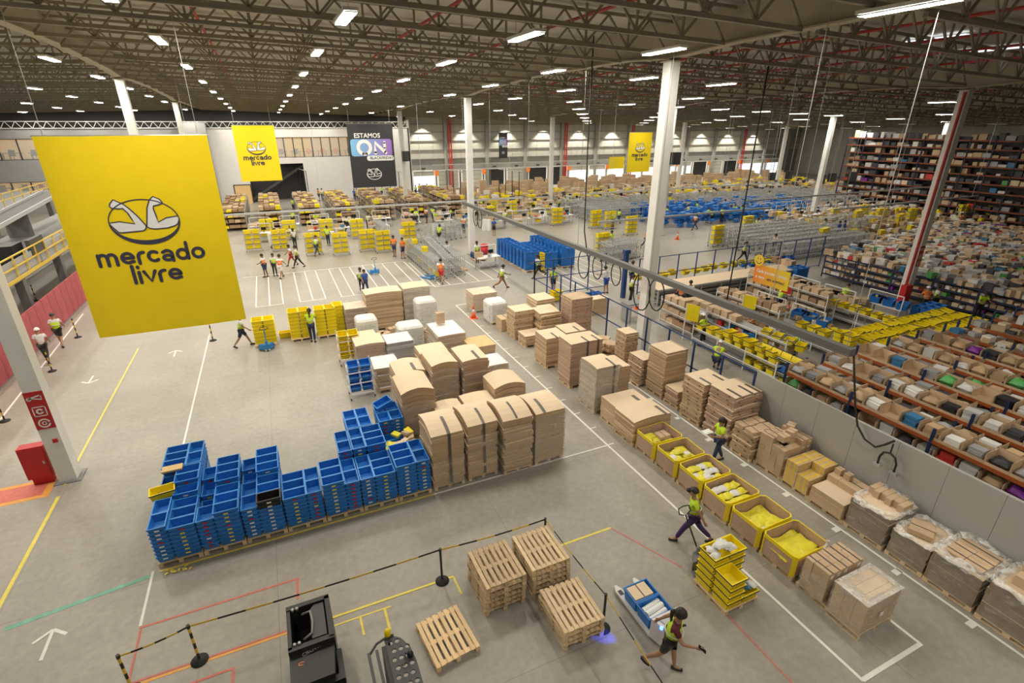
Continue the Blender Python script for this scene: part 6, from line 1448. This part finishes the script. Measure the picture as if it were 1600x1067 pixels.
# blue tote stacks on the open floor
for i in range(9):
    for j in range(3):
        if j == 1 and i in (7, 8): continue
        x = 16.9+1.35*j*1.15-.0*i; y = 34.5+.66*i; n = 7 if j != 1 else 6
        for k in range(n):
            if not (k >= n-1 or j == 0 or i == 0): continue
            for s in range(2 if k >= n-1 or i == 0 else 1):
                tote('b', x+.62*s, y, .13+.19*k, math.pi/2*0, 0, 'blue tote, %s in its stack, stack row %d from the open aisle' % ('topmost' if k == n-1 else ORD[n-1-k], i+1) if False else 'blue tote, %s from the top, in the big blue stacks on the open floor' % ('first' if k == n-1 else ORD[n-1-k]), 'big blue tote stacks')
hb = MB()
for i in range(9):
    for j in range(3):
        if j == 1 and i in (7, 8): continue
        x = 16.9+1.35*j*1.15; y = 34.5+.66*i; hb.box(x-.27, y-.17, .14, x+.89, y+.17, (7 if j != 1 else 6)*.19-.06)
o = stuff(ob('blue_totes', hb.mesh('blue_totes', 'blue'))); o['label'] = 'blue totes inside the big stacks on the open floor'; o['category'] = 'totes'
for j in range(3): pallet(17.2+1.55*j, 37, 0, 'pallet row under the big blue tote stacks, %s row' % NTH[j], 1.2, 4.6)
for k in range(6): tote('y', 17.95, 34.35, .13+.19*k, math.pi/2, 0, 'yellow tote, %s in the lone yellow stack before the blue ones' % ('topmost' if k == 5 else ORD[5-k]), 'lone yellow stack')
for k in range(14): tote('b', 15.9+.64*(k%4), 26.4+.46*((k//4)%2), .02+.27*(k//8), R.uniform(-.2,.2), R.uniform(0,.12), 'blue tote thrown on the carts inside the fence corner', 'totes inside the fence')
for k in range(4): tote('y', 15.3+.3*(k%2), 27.4, .1+.28*(k//2), 1.57, 0, 'yellow tote behind the blue fence corner', 'yellow totes at the fence corner')
# yellow tote carts on the open far floor
def cart_y(lab, tl, x, y, rz=0., n=2): loaded('y', lab, tl, x, y, rz, T2W, n)
farY = MB()
def cart_far(lab, x, y, rz):
    T2W.make(lab, x, y, rz, simple=True); c, sn = math.cos(rz), math.sin(rz)
    for l in T2W.levels:
        for u in (-.32, .32): cx = x+c*u; cy = y+sn*u; farY.frus(.26,.16,.3,.2,l+.05,l+.37,0,cx,cy)
for k, (px, py, nm) in enumerate([(930,356,'wide full yellow cart on the far floor'), (952,358,'second full yellow cart on the far floor'), (985,367,'yellow cart with two workers on the far floor'), (940,398,'lone yellow cart near the wire cluster'), (1118,384,'yellow cart before the dense trolley park'), (870,352,'yellow cart near the far red column'), (534,398,'yellow cart nearest the parking bays'), (492,398,'narrow yellow cart behind a packer'), (600,394,'yellow cart beside the orange pair'), (398,392,'yellow cart at the edge of the huge banner'), (440,392,'yellow tote slide at the packing rows'), (560,372,'small yellow cart before the benches'), (575,392,'yellow cart between the orange pair and the benches'), (455,374,'yellow cart behind the group of three'), (512,372,'yellow cart beside the tall white sacks'), (420,372,'yellow cart seen past the banner edge'), (640,378,'yellow cart at the head of the wire trolleys'), (800,338,'yellow cart past the middle column'), (830,326,'yellow cart deep in the sorting rows'), (770,334,'yellow cart right of the middle column'), (1165,366,'yellow cart right of the blue field')]):
    p = P(px, py); lb_ = 'pipe cart loaded with totes: '+nm
    (cart_far(lb_, p.x, p.y, .05) if p.y > 52 or p.x > 40 else cart_y(lb_, nm, p.x, p.y, .05))
nm = 0
# packing benches
def bench_parts():
    return dict(top=MB().box(-.95,-.4,.86,.95,.4,.91).mesh('bench_top', 'white'), leg=MB().box(-.03,-.03,0,.03,.03,.86).mesh('leg', 'galv'), under=MB().box(-.92,-.38,.3,.92,.38,.33).mesh('under_shelf', 'galv'),
      rail=MB().box(-.95,.36,.91,-.9,.4,1.7).box(.9,.36,.91,.95,.4,1.7).box(-.95,.36,1.65,.95,.4,1.7).mesh('back_frame', 'white'), mon=MB().box(-.22,.1,1.1,.22,.13,1.38).box(-.03,.11,.91,.03,.14,1.12).box(-.1,.05,.91,.1,.2,.925).mesh('monitor', 'screen_black'))
BP = bench_parts()
bench0 = thing('packing_bench', 'x', 'bench', (0,0,-60))
ob('bench_top', BP['top'], bench0); ob('under_shelf', BP['under'], bench0); ob('back_frame', BP['rail'], bench0); ob('monitor', BP['mon'], bench0, (.35,0,0))
for x in (-.88, .88):
    for y in (-.34, .34): ob('leg', BP['leg'], bench0, (x, y, 0))
nb = 0
GOODM = ['goods_white','goods_grey','goods_tan','goods_dark','goods_tan','bag_white','goods_red','goods_blue','yellow']
GV = []
for gi, gm in enumerate(GOODM):
    GV.append(MB().box(-.14,-.1,0,.14,.1,.16+.02*gi).mesh('packed_item', gm)); 
    GV.append(bag_mesh(.34,.28,.15,gm,60+gi))
BX = [MB().shell([(-a/2,-b/2),(a/2,-b/2),(a/2,b/2),(-a/2,b/2)], 0, h, .012, 0, mi=1).mesh('open_box', ['cardboard', 'cardboard_top']) for a, b, h in ((.5,.4,.3), (.6,.4,.35), (.4,.35,.28))]
def bench(x, y, rz, lab, group=None, totes=2, boxes=3, items=2):
    global nb
    if nb == 0: bench0.location = (x,y,0); bench0.rotation_euler = (0,0,rz); bench0['label'] = lab; b = bench0
    else: b = copy(bench0, (x,y,0), rz, lab, group)
    if group: b['group'] = group
    nb += 1; c, s = math.cos(rz), math.sin(rz); W = lambda u, v: (x+c*u-s*v, y+s*u+c*v)
    for i in range(totes): tote('y', *W(-.5+.62*i+.2, -.15), .335, rz, 0, 'yellow tote on the lower shelf of a packing bench', 'yellow totes under the benches')
    for i in range(boxes): tag(ob('open_box', R.choice(BX), None, (*W(-.7+.5*i, .1+R.uniform(-.05,.1)), .912), rz+R.uniform(-.3,.3)), 'open brown box waiting on a packing bench', 'box', 'open boxes on the packing benches')
    for i in range(items): tag(ob('packed_item', R.choice(GV), None, (*W(R.uniform(-.8,.8), R.uniform(-.3,-.15)), .912), rz+R.uniform(0,3)), 'small packed item lying on a packing bench', 'item', 'items on the packing benches')
for r, (yy, xs) in enumerate([(54.5, (-1.6,.6,3.6,6.0,9.4,12.9,16.4,19.0)), (58.5, (-1.6,1.2,4.2,7.4,10.6,14.0,17.4,21.0)), (52.0, (21.5,24.5,27.0,30.0)), (57.5, (25.0,28.5,31.0,34.5)), (61.0, (24.0,28.0,32.0,36.0))]):
    for k, x in enumerate(xs): bench(x, yy+R.uniform(-.3,.3), R.uniform(-.08,.08), 'white packing bench with a monitor in the far packing rows', 'benches of the far packing rows', 1, 2, 2)
# shelves of folded cartons behind the benches
csu = MB().box(-.03,-.03,0,.03,.03,2.0).mesh('upright', 'galv'); fb = MB().box(-.24,-.3,0,.24,.3,.05).mesh('shipping_box', 'kraft_dark'); nbx = 0; rest = MB()
for k, x0 in enumerate((-5.2, -1.6, 2.4, 6.2, 10.6, 14.6, 19.2)):
    t = thing('carton_shelf', 'tall slotted shelf stuffed with folded brown cartons, %s from the lobby stairs' % NTH[k], 'shelf', (x0, 62.0, 0)); L = 14
    for j in range(8):
        for x in (0, 2.3): ob('upright', csu, t, (x, 2*j, 0))
    for z in (.3, .85, 1.4, 1.95): ob('shelf_board', MB().box(0,0,z-.03,2.3,L,z).mesh('shelf_board', 'galv'), t)
    for z in (.3, .85, 1.4, 1.95):
        for j in range(14):
            for i in range(4):
                cx = x0+.3+.56*i; cy = 62.15+j; h = R.uniform(.18,.42); yel = R.random() < .14
                if (j < 1 or (z > 1.9 and j < 3)) and nbx < 150:
                    tag(ob('shipping_box', MB().box(-.25,-.35,0,.25,.35,h).mesh('shipping_box', 'yellow' if yel else R.choice(['kraft_dark','cardboard','kraft_dark'])), None, (cx, cy, z+.002), R.uniform(-.15,.15)), 'brown folded carton on the slotted shelves behind the benches', 'carton', 'folded cartons on the slotted shelves'); nbx += 1
                else: rest.box(cx-.25+R.uniform(-.04,.04), cy-.4, z, cx+.25, cy+.35+R.uniform(-.1,.1), z+h, 1 if yel else (2 if R.random() < .4 else 0))
o = stuff(ob('folded_cartons', rest.mesh('folded_cartons', ['kraft_dark', 'yellow', 'cardboard']))); o['label'] = 'folded brown cartons filling the slotted shelves behind the benches'; o['category'] = 'cartons'
# white sacks standing by the trolleys
sk = MB().prism([(-.22,-.18),(.22,-.18),(.25,0),(.22,.18),(-.22,.18),(-.25,0)], 0, 1.15).mesh('white_sack', 'white')
for k, (px, py) in enumerate([(426,384), (515,380), (520,381), (549,362), (600,370), (606,370), (680,368), (688,368), (695,367), (757,360), (764,360), (845,345), (850,345)]):
    p = P(px, py); tag(ob('white_sack', sk, None, (p.x, p.y, 0), R.uniform(0,1)), 'tall white sack of padding standing among the trolleys', 'sack', 'white sacks among the trolleys')
# water bottles, red bin, small desk at the middle column
pallet(*P(748,406).to_2d(), 0, 'pallet of blue water bottles at the middle column', 1.0, .8, None); bp = P(746,404)
wbm = MB().lathe([(.13,0),(.13,.34),(.05,.42),(.04,.47)], 10).mesh('water_bottle', 'blue_dark')
for k in range(10): tag(ob('water_bottle', wbm, None, (bp.x-.4+.27*(k%4), bp.y-.3+.27*(k//4), .135)), 'blue water bottle on the pallet at the middle column', 'bottle', 'blue water bottles')
p = P(757,400); t = thing('waste_bin', 'red round-topped waste bin at the middle column', 'bin', tuple(p)); ob('bin_body', MB().lathe([(.28,0),(.34,.85)], 14).mesh('bin_body', 'red', True), t); ob('bin_lid', MB().lathe([(.36,.85),(.36,.92),(.2,1.05)], 14).mesh('bin_lid', 'red', True), t)
p = P(762,418); bench(p.x, p.y, .1, 'small blue work desk beside the big blue tote stacks', None, 0, 1, 2)
plank_pallet(*P(716,422).to_2d(), 0, .2, 'empty pallet lying on the far parking bays', None, 1)
# big octagonal cartons along the docks
ocm = [MB().shell([(-.55,-.45),(.55,-.45),(.6,0),(.55,.45),(-.55,.45),(-.6,0)], 0, h, .02, 0, mi=1).mesh('pallet_carton', ['cardboard', 'cardboard_top']) for h in (1.5, 1.8, 2.1)]
for k in range(150):
    y = R.choice([72, 73.3, 74.6, 77, 79, 81]); x = R.uniform(24, 92) if k > 40 else R.uniform(26, 60)
    tag(ob('pallet_carton', R.choice(ocm), None, (x, y+R.uniform(-.3,.3), 0), R.uniform(-.2,.2)), 'tall open brown pallet carton in the crowd before the docks', 'carton', 'tall pallet cartons before the docks')
# far clutter of goods tables
for r in range(4):
    for k in range(9): bench(38+3.4*k+R.uniform(-.5,.5), 62.5+2.6*r, R.uniform(-.1,.1), 'far white bench in the sorting rows before the docks', 'far sorting benches', 0, 1, 1)
for r in range(3):
    for k in range(8): bench(54+2.6*k, 40.5+2.2*r, .0, 'white framed bench in the far right sorting rows', 'far framed benches', 0, 1, 0)
fc = MB()
for k in range(900):
    x = R.uniform(24, 90); y = R.uniform(60, 72); z = R.choice([0, .35, .9, 1.2]); w = R.uniform(.2,.45); fc.box(x-w,y-w*.7,z,x+w,y+w*.7,z+R.uniform(.15,.5), R.choice([0,0,0,1,1,2,3]))
o = stuff(ob('far_parcels', fc.mesh('far_parcels', ['cardboard', 'yellow', 'goods_white', 'goods_dark']))); o['label'] = 'far clutter of brown and yellow parcels on the sorting rows'; o['category'] = 'parcels'
# blue tote carts far behind the tall column
nbl = 0
for k in range(60):
    x = 38.5+.95*(k % 15)+R.uniform(-.2,.2); y = 44.5+2.0*(k//15)+R.uniform(-.2,.2)
    for l in range(2): tote('b', x, y, .5+.45*l, R.uniform(-.2,.2), .35, 'blue tote tipped on the far blue cart rows', 'far blue tote carts')
bm = MB()
for k in range(420):
    x = R.uniform(38, 64); y = R.uniform(43.5, 53); z = R.choice([.1, .45, .9, 1.3]); bm.box(x-.3,y-.2,z,x+.3,y+.2,z+.24)
o = stuff(ob('far_blue_totes', bm.mesh('far_blue_totes', 'blue'))); o['label'] = 'dense far field of blue totes on carts'; o['category'] = 'totes'

# ------------------------------------------------------------------ packing line behind the fence
def shelf_rack(lab, x, y, L, along='y', levels=(.35,.95,1.5), d=.8):
    t = thing('flow_rack', lab, 'rack', (x, y, 0)); rz = 0 if along == 'y' else -math.pi/2; t.rotation_euler = (0,0,rz)
    n = max(2, int(L/1.6)+1)
    for k in range(n):
        for xx in (0, d): ob('upright', MB().box(-.02,-.02,0,.02,.02,levels[-1]+.25).mesh('upright', 'white'), t, (xx, -L*k/(n-1), 0))
    for z in levels:
        ob('shelf_board', MB().box(0,-L,z-.03,d,0,z).mesh('shelf_board', 'galv'), t); ob('front_rail', MB().bar((0,0,z+.08),(0,-L,z+.08),.03).mesh('front_rail', 'white'), t)
    return t
def put_row(kind, x, y0, y1, z, step, lab, group, rz=0., tilt=0., jit=.03):
    y = y0
    while y > y1:
        if kind in 'yb': tote(kind, x+R.uniform(-jit,jit), y, z, rz, tilt, lab, group)
        elif kind == 'o': tag(ob('open_box', R.choice(BX), None, (x+R.uniform(-jit,jit), y, z), rz+R.uniform(-.2,.2)), lab, 'box', group)
        elif kind == 'c': 
            h = R.uniform(.25,.42); tag(ob('shipping_box', MB().box(-.27,-.22,0,.27,.22,h).mesh('shipping_box', R.choice(['cardboard','kraft_dark','cardboard'])), None, (x, y, z), rz+R.uniform(-.12,.12)), lab, 'carton', group)
        else: tag(ob('packed_item', R.choice(GV), None, (x+R.uniform(-.15,.15), y, z), R.uniform(0,3)), lab, 'item', group)
        y -= step
def board(x, y, lab):
    t = thing('notice_board', lab, 'sign', (x, y, 0), -1.2); ob('panel', MB().box(-.35,-.015,1.15,.35,.015,2.0).mesh('panel', 'yellow'), t); ob('post', MB().box(-.37,-.03,0,-.33,.03,2.0).mesh('post', 'white'), t)
shelf_rack('white flow rack of cartons at the head of the near packing line', 18.6, 21.2, 2.6); put_row('c', 18.9, 21.0, 18.8, .36, .5, 'brown carton on the head rack of the near packing line', 'cartons of the head rack'); put_row('c', 18.9, 21.0, 18.8, .96, .5, 'brown carton on the head rack of the near packing line', 'cartons of the head rack'); put_row('c', 19.0, 20.9, 18.9, 1.5, .55, 'large brown carton on top of the head rack', 'top cartons of the head rack')
board(18.5, 18.7, 'yellow notice panel at the near packing line')
shelf_rack('long white roller rack of yellow totes facing the fence', 18.4, 18.4, 5.0, levels=(.3,.85)); put_row('y', 18.75, 18.1, 13.5, .86, .62, 'yellow tote on the roller rack facing the fence', 'yellow totes of the near roller rack', 0); put_row('y', 18.75, 16.4, 13.5, 1.1, .62, 'upper yellow tote on the roller rack facing the fence', 'upper totes of the near roller rack', 0); put_row('y', 18.75, 15.0, 13.5, .31, .62, 'lower yellow tote at the near end of the roller rack', 'lower totes of the roller rack', 0)
shelf_rack('white rack with cartons and tools behind the near totes', 19.7, 20.6, 6.5, levels=(.85,1.35)); put_row('c', 20.1, 20.4, 17.2, 1.36, .5, 'brown carton in the row above the near packers', 'cartons above the packers'); put_row('i', 20.0, 20.4, 14.5, .86, .28, 'packing tool or item on the near line', 'items of the near line'); put_row('i', 20.3, 20.4, 14.5, .86, .3, 'packing tool or item on the near line', 'items of the near line'); put_row('o', 20.2, 16.8, 14.3, .86, .6, 'open box at the near line', 'open boxes of the near line')
put_row('y', 20.2, 15.6, 13.4, 1.2, .62, 'yellow tote of the pile behind the orange packer', 'yellow totes behind the orange packer', .4)
tote('b', 19.9, 16.3, .862, .6, 0, 'big blue tub behind the near yellow totes', 'blue tubs of the packing line', 1.5)
shelf_rack('tote presenter rack with two tiers of tipped yellow totes', 18.7, 14.6, 2.4, levels=(.45, 1.1))
for tier in range(2):
    for k in range(5): o = tote('b' if (tier, k) == (0, 2) else 'y', 18.8, 14.3-.5*k, .55+.62*tier, math.pi/2, 0, '%s tote tipped on the presenter rack, %s tier' % ('blue' if (tier, k) == (0, 2) else 'yellow', ['lower', 'upper'][tier]), 'totes of the presenter rack'); o.rotation_euler = (-.55, 0, -math.pi/2)
for k in range(3): tote('y', 18.9, 13.2-.5*k, .05, 1.57, 0, 'yellow tote on the floor under the presenter rack', 'totes under the presenter rack')
# second line
shelf_rack('long carton rack below the slogan sign', 22.4, 21.0, 4.2); 
for z in (.36, .96, 1.5): put_row('c', 22.75, 20.8, 16.9, z, .52, 'brown carton on the rack below the slogan sign', 'cartons below the slogan sign')
board(22.3, 18.6, 'yellow notice panel below the slogan sign')
shelf_rack('white packing line with yellow totes and blue tubs', 23.2, 17.6, 4.6, levels=(.3,.85)); put_row('y', 23.5, 16.2, 14.6, .86, .62, 'yellow tote on the second packing line', 'yellow totes of the second line'); put_row('y', 23.5, 14.2, 13.2, .86, .5, 'stacked yellow tote at the end of the second line', 'end totes of the second line'); put_row('y', 23.5, 14.2, 13.6, 1.1, .5, 'stacked yellow tote at the end of the second line', 'end totes of the second line'); put_row('i', 24.4, 20.0, 15.0, .9, .3, 'item on the second packing line', 'items of the second line')
for k in range(3): tote('b', 24.6, 17.3-.72*k, .912, .3, 0, 'blue tub on the second packing line, %s along it' % NTH[k], 'blue tubs of the second line', 1.35)
bench(24.7, 18.9, math.pi/2, 'white bench in the second packing line near the sign', None, 0, 3, 3); bench(24.7, 16.6, math.pi/2, 'white bench in the second packing line near the blue tubs', None, 0, 2, 3)
t = thing('waste_box', 'pale grey lidded waste box at the second line', 'bin', (24.0, 12.9, 0)); ob('bin_body', MB().frus(.25,.25,.3,.3,0,.9).mesh('bin_body', 'wall_white'), t); ob('bin_lid', MB().frus(.32,.32,.12,.12,.9,1.1).mesh('bin_lid', 'white'), t)
# third line
shelf_rack('carton rack between the second and third packing lines', 27.0, 23.0, 5.5)
for z in (.36, .96, 1.5): put_row('c', 27.35, 22.8, 17.6, z, .55, 'brown carton on the rack before the third line', 'cartons before the third line')
shelf_rack('yellow tote roller line before the red column', 28.0, 18.2, 3.8, levels=(.3,.85)); put_row('y', 28.35, 18.0, 14.6, .86, .62, 'yellow tote on the roller line before the red column', 'yellow totes before the red column')
bench(29.5, 20.5, math.pi/2, 'white bench of the third packing line', None, 0, 3, 3); bench(29.5, 18.3, math.pi/2, 'white bench of the third line nearer the totes', None, 0, 3, 2); put_row('c', 30.6, 23, 17, .3, .6, 'brown carton stacked behind the third line', 'cartons behind the third line'); put_row('c', 30.6, 23, 17, .7, .6, 'brown carton stacked behind the third line', 'cartons behind the third line')
bench(31.0, 16.6, math.pi/2, 'white bench under the blue tubs of the third line', None, 0, 0, 1)
for k in range(3): tote('b', 31.0, 17.3-.75*k, .912, .3, 0, 'blue tub on the third packing line, %s along it' % NTH[k], 'blue tubs of the third line', 1.35)
put_row('o', 26.0, 23, 18, .4, .7, 'open carton in the heap beside the slogan sign', 'open cartons by the sign'); put_row('c', 25.5, 23.2, 19, .0, .5, 'brown carton on the floor beside the slogan sign', 'floor cartons by the sign'); put_row('c', 25.6, 23, 19.5, .4, .55, 'brown carton on the floor beside the slogan sign', 'floor cartons by the sign')
for k in range(4):
    for l in range(5): tote('b', 32.6+.62*(k%2), 24.2-.45*(k//2), .0+.22*l, 0, 0, 'blue tote in the stacks behind the slogan sign', 'blue stacks behind the sign', 1.05)
for k in range(6):
    for l in range(4): tote('b', 32.0+.64*(k%3), 13.9+.45*(k//3)+1.2, .0+.25*l, 0, 0, 'blue tote in the stacks beside the red column', 'blue stacks by the red column', 1.05)
# roller conveyor of yellow totes crossing before the racks
t = thing('roller_conveyor', 'broad roller conveyor covered with yellow totes before the racks', 'conveyor', (24.2, 12.4, 0))
for x in range(9):
    for y in (0, 2.3): ob('leg', MB().box(-.03,-.03,0,.03,.03,.8).mesh('leg', 'white'), t, (x*1.05, y, 0))
for y in (0, .78, 1.55, 2.3): ob('side_rail', MB().box(0,y-.03,.74,8.6,y+.03,.82).mesh('side_rail', 'galv'), t)
for x in range(19):
    for r in range(3): tote('y', 24.4+.44*x, 12.8+.76*r+R.uniform(-.03,.03), .83, math.pi/2, 0, 'yellow tote, %s along the %s lane of the broad roller conveyor' % (NTH[x], NTH[r]), 'yellow totes on the roller conveyor', 1.05).rotation_euler = (R.uniform(-.28,.05), R.uniform(-.1,.1), math.pi/2+R.uniform(-.14,.14))
for x in range(10): tote('y', 24.6+.6*x, 12.55, .25, 0, 0, 'yellow tote on the lower level of the roller conveyor', 'lower totes of the roller conveyor')
# yellow totes behind the fence and on the table behind the conveyor
for k in range(9): tote('y', 15.4+.1*(k%2), 14.2-.55*(k//2), .1+.3*(k%2), 1.5, 0, 'yellow tote stacked just behind the blue fence', 'yellow totes behind the fence')
for k in range(14): tote('y', 21.8+.95*k, 27.2+R.uniform(-.1,.3), .7, R.uniform(-.2,.2), .3, 'yellow tote on the trolleys behind the long fence', 'yellow totes behind the long fence')
for k in range(9): tote('b', 30.6+.7*k, 27.3+R.uniform(-.3,.3), .6, R.uniform(-.2,.2), .3, 'blue tote on the trolleys behind the long fence', 'blue totes behind the long fence')
put_row('c', 33.0, 25.9, 24.6, 1.05, .4, 'flat carton on the far end of the long conveyor', 'cartons on the long conveyor'); put_row('i', 30.5, 25.2, 24.0, 1.05, .3, 'item on the long conveyor', 'items on the long conveyor')

# sorting floor between the trolley park and the tall racks
for k, (px, py) in enumerate([(1300,352), (1335,356), (1372,352), (1400,362), (1282,388), (1345,345), (1420,352), (1500,345), (1520,345), (1545,347)]):
    p = P(px, py); cart_far('pipe cart with yellow totes on the sorting floor, %s of the loose carts' % NTH[k], p.x, p.y, R.uniform(-.3,.3))
nest(49, 33.5, .8, .1, 12, .2, 'empty wire trolley scattered before the tall racks', 'trolleys before the tall racks'); nest(50, 36, .8, .1, 12, .2, 'empty wire trolley scattered before the tall racks', 'trolleys before the tall racks, second row')
fc = MB()
for k in range(420):
    x = R.uniform(50, 72); y = R.uniform(29, 42); z = R.choice([0, .0, .5, .9]); w = R.uniform(.2,.4); fc.box(x-w,y-w*.7,z,x+w,y+w*.7,z+R.uniform(.2,.5), R.choice([0,0,0,1,2,3]))
o = stuff(ob('sorting_parcels', fc.mesh('sorting_parcels', ['cardboard', 'yellow', 'goods_white', 'kraft_dark']))); o['label'] = 'mixed parcels strewn over the sorting floor before the tall racks'; o['category'] = 'parcels'

o = stuff(ob('far_yellow_totes', farY.mesh('far_yellow_totes', 'yellow'))); o['label'] = 'yellow totes on the most distant pipe carts'; o['category'] = 'totes'
# ================================================================== storage racks
UPM = MB().box(-.035,-.035,0,.035,.035,2.5).mesh('upright', 'navy_steel'); BMM = MB().box(-.025,-1.19,-.06,.025,1.19,.05).mesh('beam', 'orange_steel'); DKM = MB().box(-.5,-1.2,-.02,.5,1.2,0).mesh('shelf_board', 'wood_dark')
SB = [MB().box(-.26,-.27,0,.24,.27,.012).box(-.26,-.27,.012,.24,-.258,h).box(-.26,.258,.012,.24,.27,h).box(.228,-.27,.012,.24,.27,h).box(-.26,-.27,.012,-.25,.27,.09).mesh('storage_bin', ['cardboard']) for h in (.34, .30, .38)]
def goods_variants():
    out = []; r = random.Random(3)
    for m in ('goods_white','goods_grey','goods_tan','goods_dark','goods_white','goods_grey','goods_white','goods_white','goods_tan','goods_grey','goods_white','goods_dark','goods_tan','goods_purple','goods_green','goods_red','goods_blue'):
        for rep in range(1 if m in ('goods_purple','goods_green','goods_red','goods_blue') else 2):
            if r.random() < .68:
                mb = MB(); z = 0; n = r.randint(1, 5); hh = r.uniform(.22,.36)/n                       # a pile of flat packs or one box
                for k in range(n): a, b = r.uniform(.12,.19), r.uniform(.15,.22); mb.box(-a,-b,z,a*.95,b,z+hh); z += hh
                out.append(mb.mesh('stored_item', m))
            else: out.append(bag_mesh(.36,.44,r.uniform(.2,.32),m,r.randint(0,999)))
    return out
GD = goods_variants(); nbin = 0
def rack_row(idx, x, y0, y1, levels, up=True, detail=0):
    """one rack row along the hall; detail 2 = separate bins and items on the top shelf, 0 = none"""
    global nbin
    t = thing('storage_rack', 'low storage rack with orange beams and cardboard bins, %s row from the grey wall' % NTH[idx] if idx < 12 else 'storage rack row', 'rack', (x+.5, y1, 0)); n = int(round((y0-y1)/2.4))
    for k in range(n+1):
        for s in (-1, 1): ob('upright', UPM, t, (s*.5, 2.4*k, 0))
    for z in levels:
        for k in range(n):
            ob('shelf_board', DKM, t, (0, 2.4*k+1.2, z))
            for s in (-1, 1): ob('beam', BMM, t, (s*.5, 2.4*k+1.2, z-.04))
    return n
def fill(x, y, z, face, idx, where, k=0):
    global nbin
    rz = 0 if face < 0 else math.pi
    o = tag(ob('storage_bin', R.choice(SB), None, (x, y, z+.002), rz), 'cardboard bin, %s from the packing end, %s of the %s rack row' % (NTH[k], where, NTH[idx]), 'bin', 'cardboard bins of the %s rack row' % NTH[idx]); nbin += 1
    if R.random() < .88: tag(ob('stored_item', R.choice(GD), None, (x-.02, y, z+.016), rz+R.uniform(-.15,.15)), 'packaged goods in the %s bin from the packing end, %s, %s rack row' % (NTH[k], where, NTH[idx]), 'goods', 'goods of the %s rack row' % NTH[idx])
RY1 = -1.0; goods = MB(); GI = ['goods_white','goods_grey','goods_tan','goods_dark','cardboard','goods_purple','goods_green','goods_red','goods_blue','cardboard_top']
def heap(x, y, z, big=1.):
    q = R.choices(range(10), [10,7,6,4,9,.7,.8,1,.8,6])[0]; a, b, h = R.uniform(.1,.24)*big, R.uniform(.1,.24)*big, R.uniform(.1,.34)*big
    c, s = math.cos(R.uniform(-.5,.5)), math.sin(R.uniform(-.5,.5)); i = len(goods.v); goods.box(-a,-b,0,a,b,h,q)
    for k in range(i, len(goods.v)): v = goods.v[k]; goods.v[k] = (x+c*v[0]-s*v[1], y+s*v[0]+c*v[1], z+v[2])
for i in range(10):
    x = 15.95+1.92*i; n = rack_row(i, x, 11.2, 11.2-2.4*5, (.35, .95, 1.55, 2.15))
    ymin = {0: 2.6, 1: 3.6, 2: 4.4, 3: 5.2, 4: 6.0}.get(i, 6.5)
    for k in range(22):
        y = 10.88-.545*k
        if i < 5 and y > ymin:
            fill(x+.26, y, 2.15, -1, i, 'top shelf', k)
            if k % 2 == 0 or i < 3: fill(x+.76, y, 2.15, 1, i, 'rear top shelf', k)
            if i < 1: fill(x+.26, y, 1.55, -1, i, 'second shelf', k)
        elif y > -.5:
            for q in range(2): heap(x+R.uniform(.1,.9), y, 2.15)
        for z in (.35, .95, 1.55):
            if not (i < 1 and z == 1.55): heap(x+.3, y, z, .9); heap(x+.75, y, z, .9)
UPS = MB().box(-.03,-.03,0,.03,.03,1.85).mesh('upright', 'navy')
# second rack block with crowded tops
for i in range(13):
    x = 36.2+1.92*i; y0 = 24.4+.35*i; y1 = y0-2.4*(6 if i < 8 else 5)
    t = thing('storage_rack', 'dark blue storage rack crowded with goods, %s row of the far block' % NTH[i], 'rack', (x+.5, y1, 0))
    n = int(round((y0-y1)/2.4))
    for k in range(n+1):
        for s in (-1, 1): ob('upright', UPS, t, (s*.5, 2.4*k, 0))
    for z in (.3, .75, 1.2, 1.65):
        ob('shelf_board', DKM, t, (0, (y0-y1)/2, z), sc=(1, (y0-y1)/2.4, 1)); ob('beam', MB().box(-.025,-1.19,-.06,.025,1.19,.05).mesh('beam', 'navy'), t, (-.5, (y0-y1)/2, z-.04), sc=(1, (y0-y1)/2.4, 1))
    y = y1
    while y < y0:
        for q in range(3): heap(x+R.uniform(0,1), y, 1.65, 1.25)
        if i == 0:
            for z in (.3, .75, 1.2): heap(x+.2, y, z, .8)
        y += .34
# tall racks against the far side of the hall
TX = 73.0; t = thing('tall_rack', 'towering rack with nine orange-beamed levels at the far side', 'rack', (TX, 14, 0)); L = 36
tu = MB().box(-.06,-.06,0,.06,.06,9.1).mesh('upright', 'navy')
for k in range(16): ob('upright', tu, t, (0, 2.4*k, 0))
for l in range(10): ob('beam', MB().box(-.06,0,-.1,.06,L,.06).mesh('beam', 'rust_steel'), t, (0,0,.6+.9*l)); ob('shelf_board', MB().box(0,0,-.03,1.2,L,0).mesh('shelf_board', 'wood_dark'), t, (0,0,.6+.9*l))
ob('shade_sheet', MB().box(1.2,0,0,1.26,L,9.1).mesh('shade_sheet', 'black'), t)  # black sheet added to darken the depth of the rack, standing for shade
for l in range(10):
    y = 14.2
    while y < 14+L-.3:
        if R.random() < .86:
            a = R.uniform(.25,.5); h = R.uniform(.25,.68) if l < 9 else R.uniform(.5,1.0); d = R.uniform(.0,.25); goods.box(TX+d, y-a+.05, .6+.9*l, TX+.95, y+a-.05, .6+.9*l+h, R.choices(range(10), [4,5,4,9,5,.2,.2,.4,.4,1])[0])
        y += .85
o = stuff(ob('stored_goods', goods.mesh('stored_goods', GI))); o['label'] = 'countless packages crowding the farther storage rack shelves'; o['category'] = 'goods'
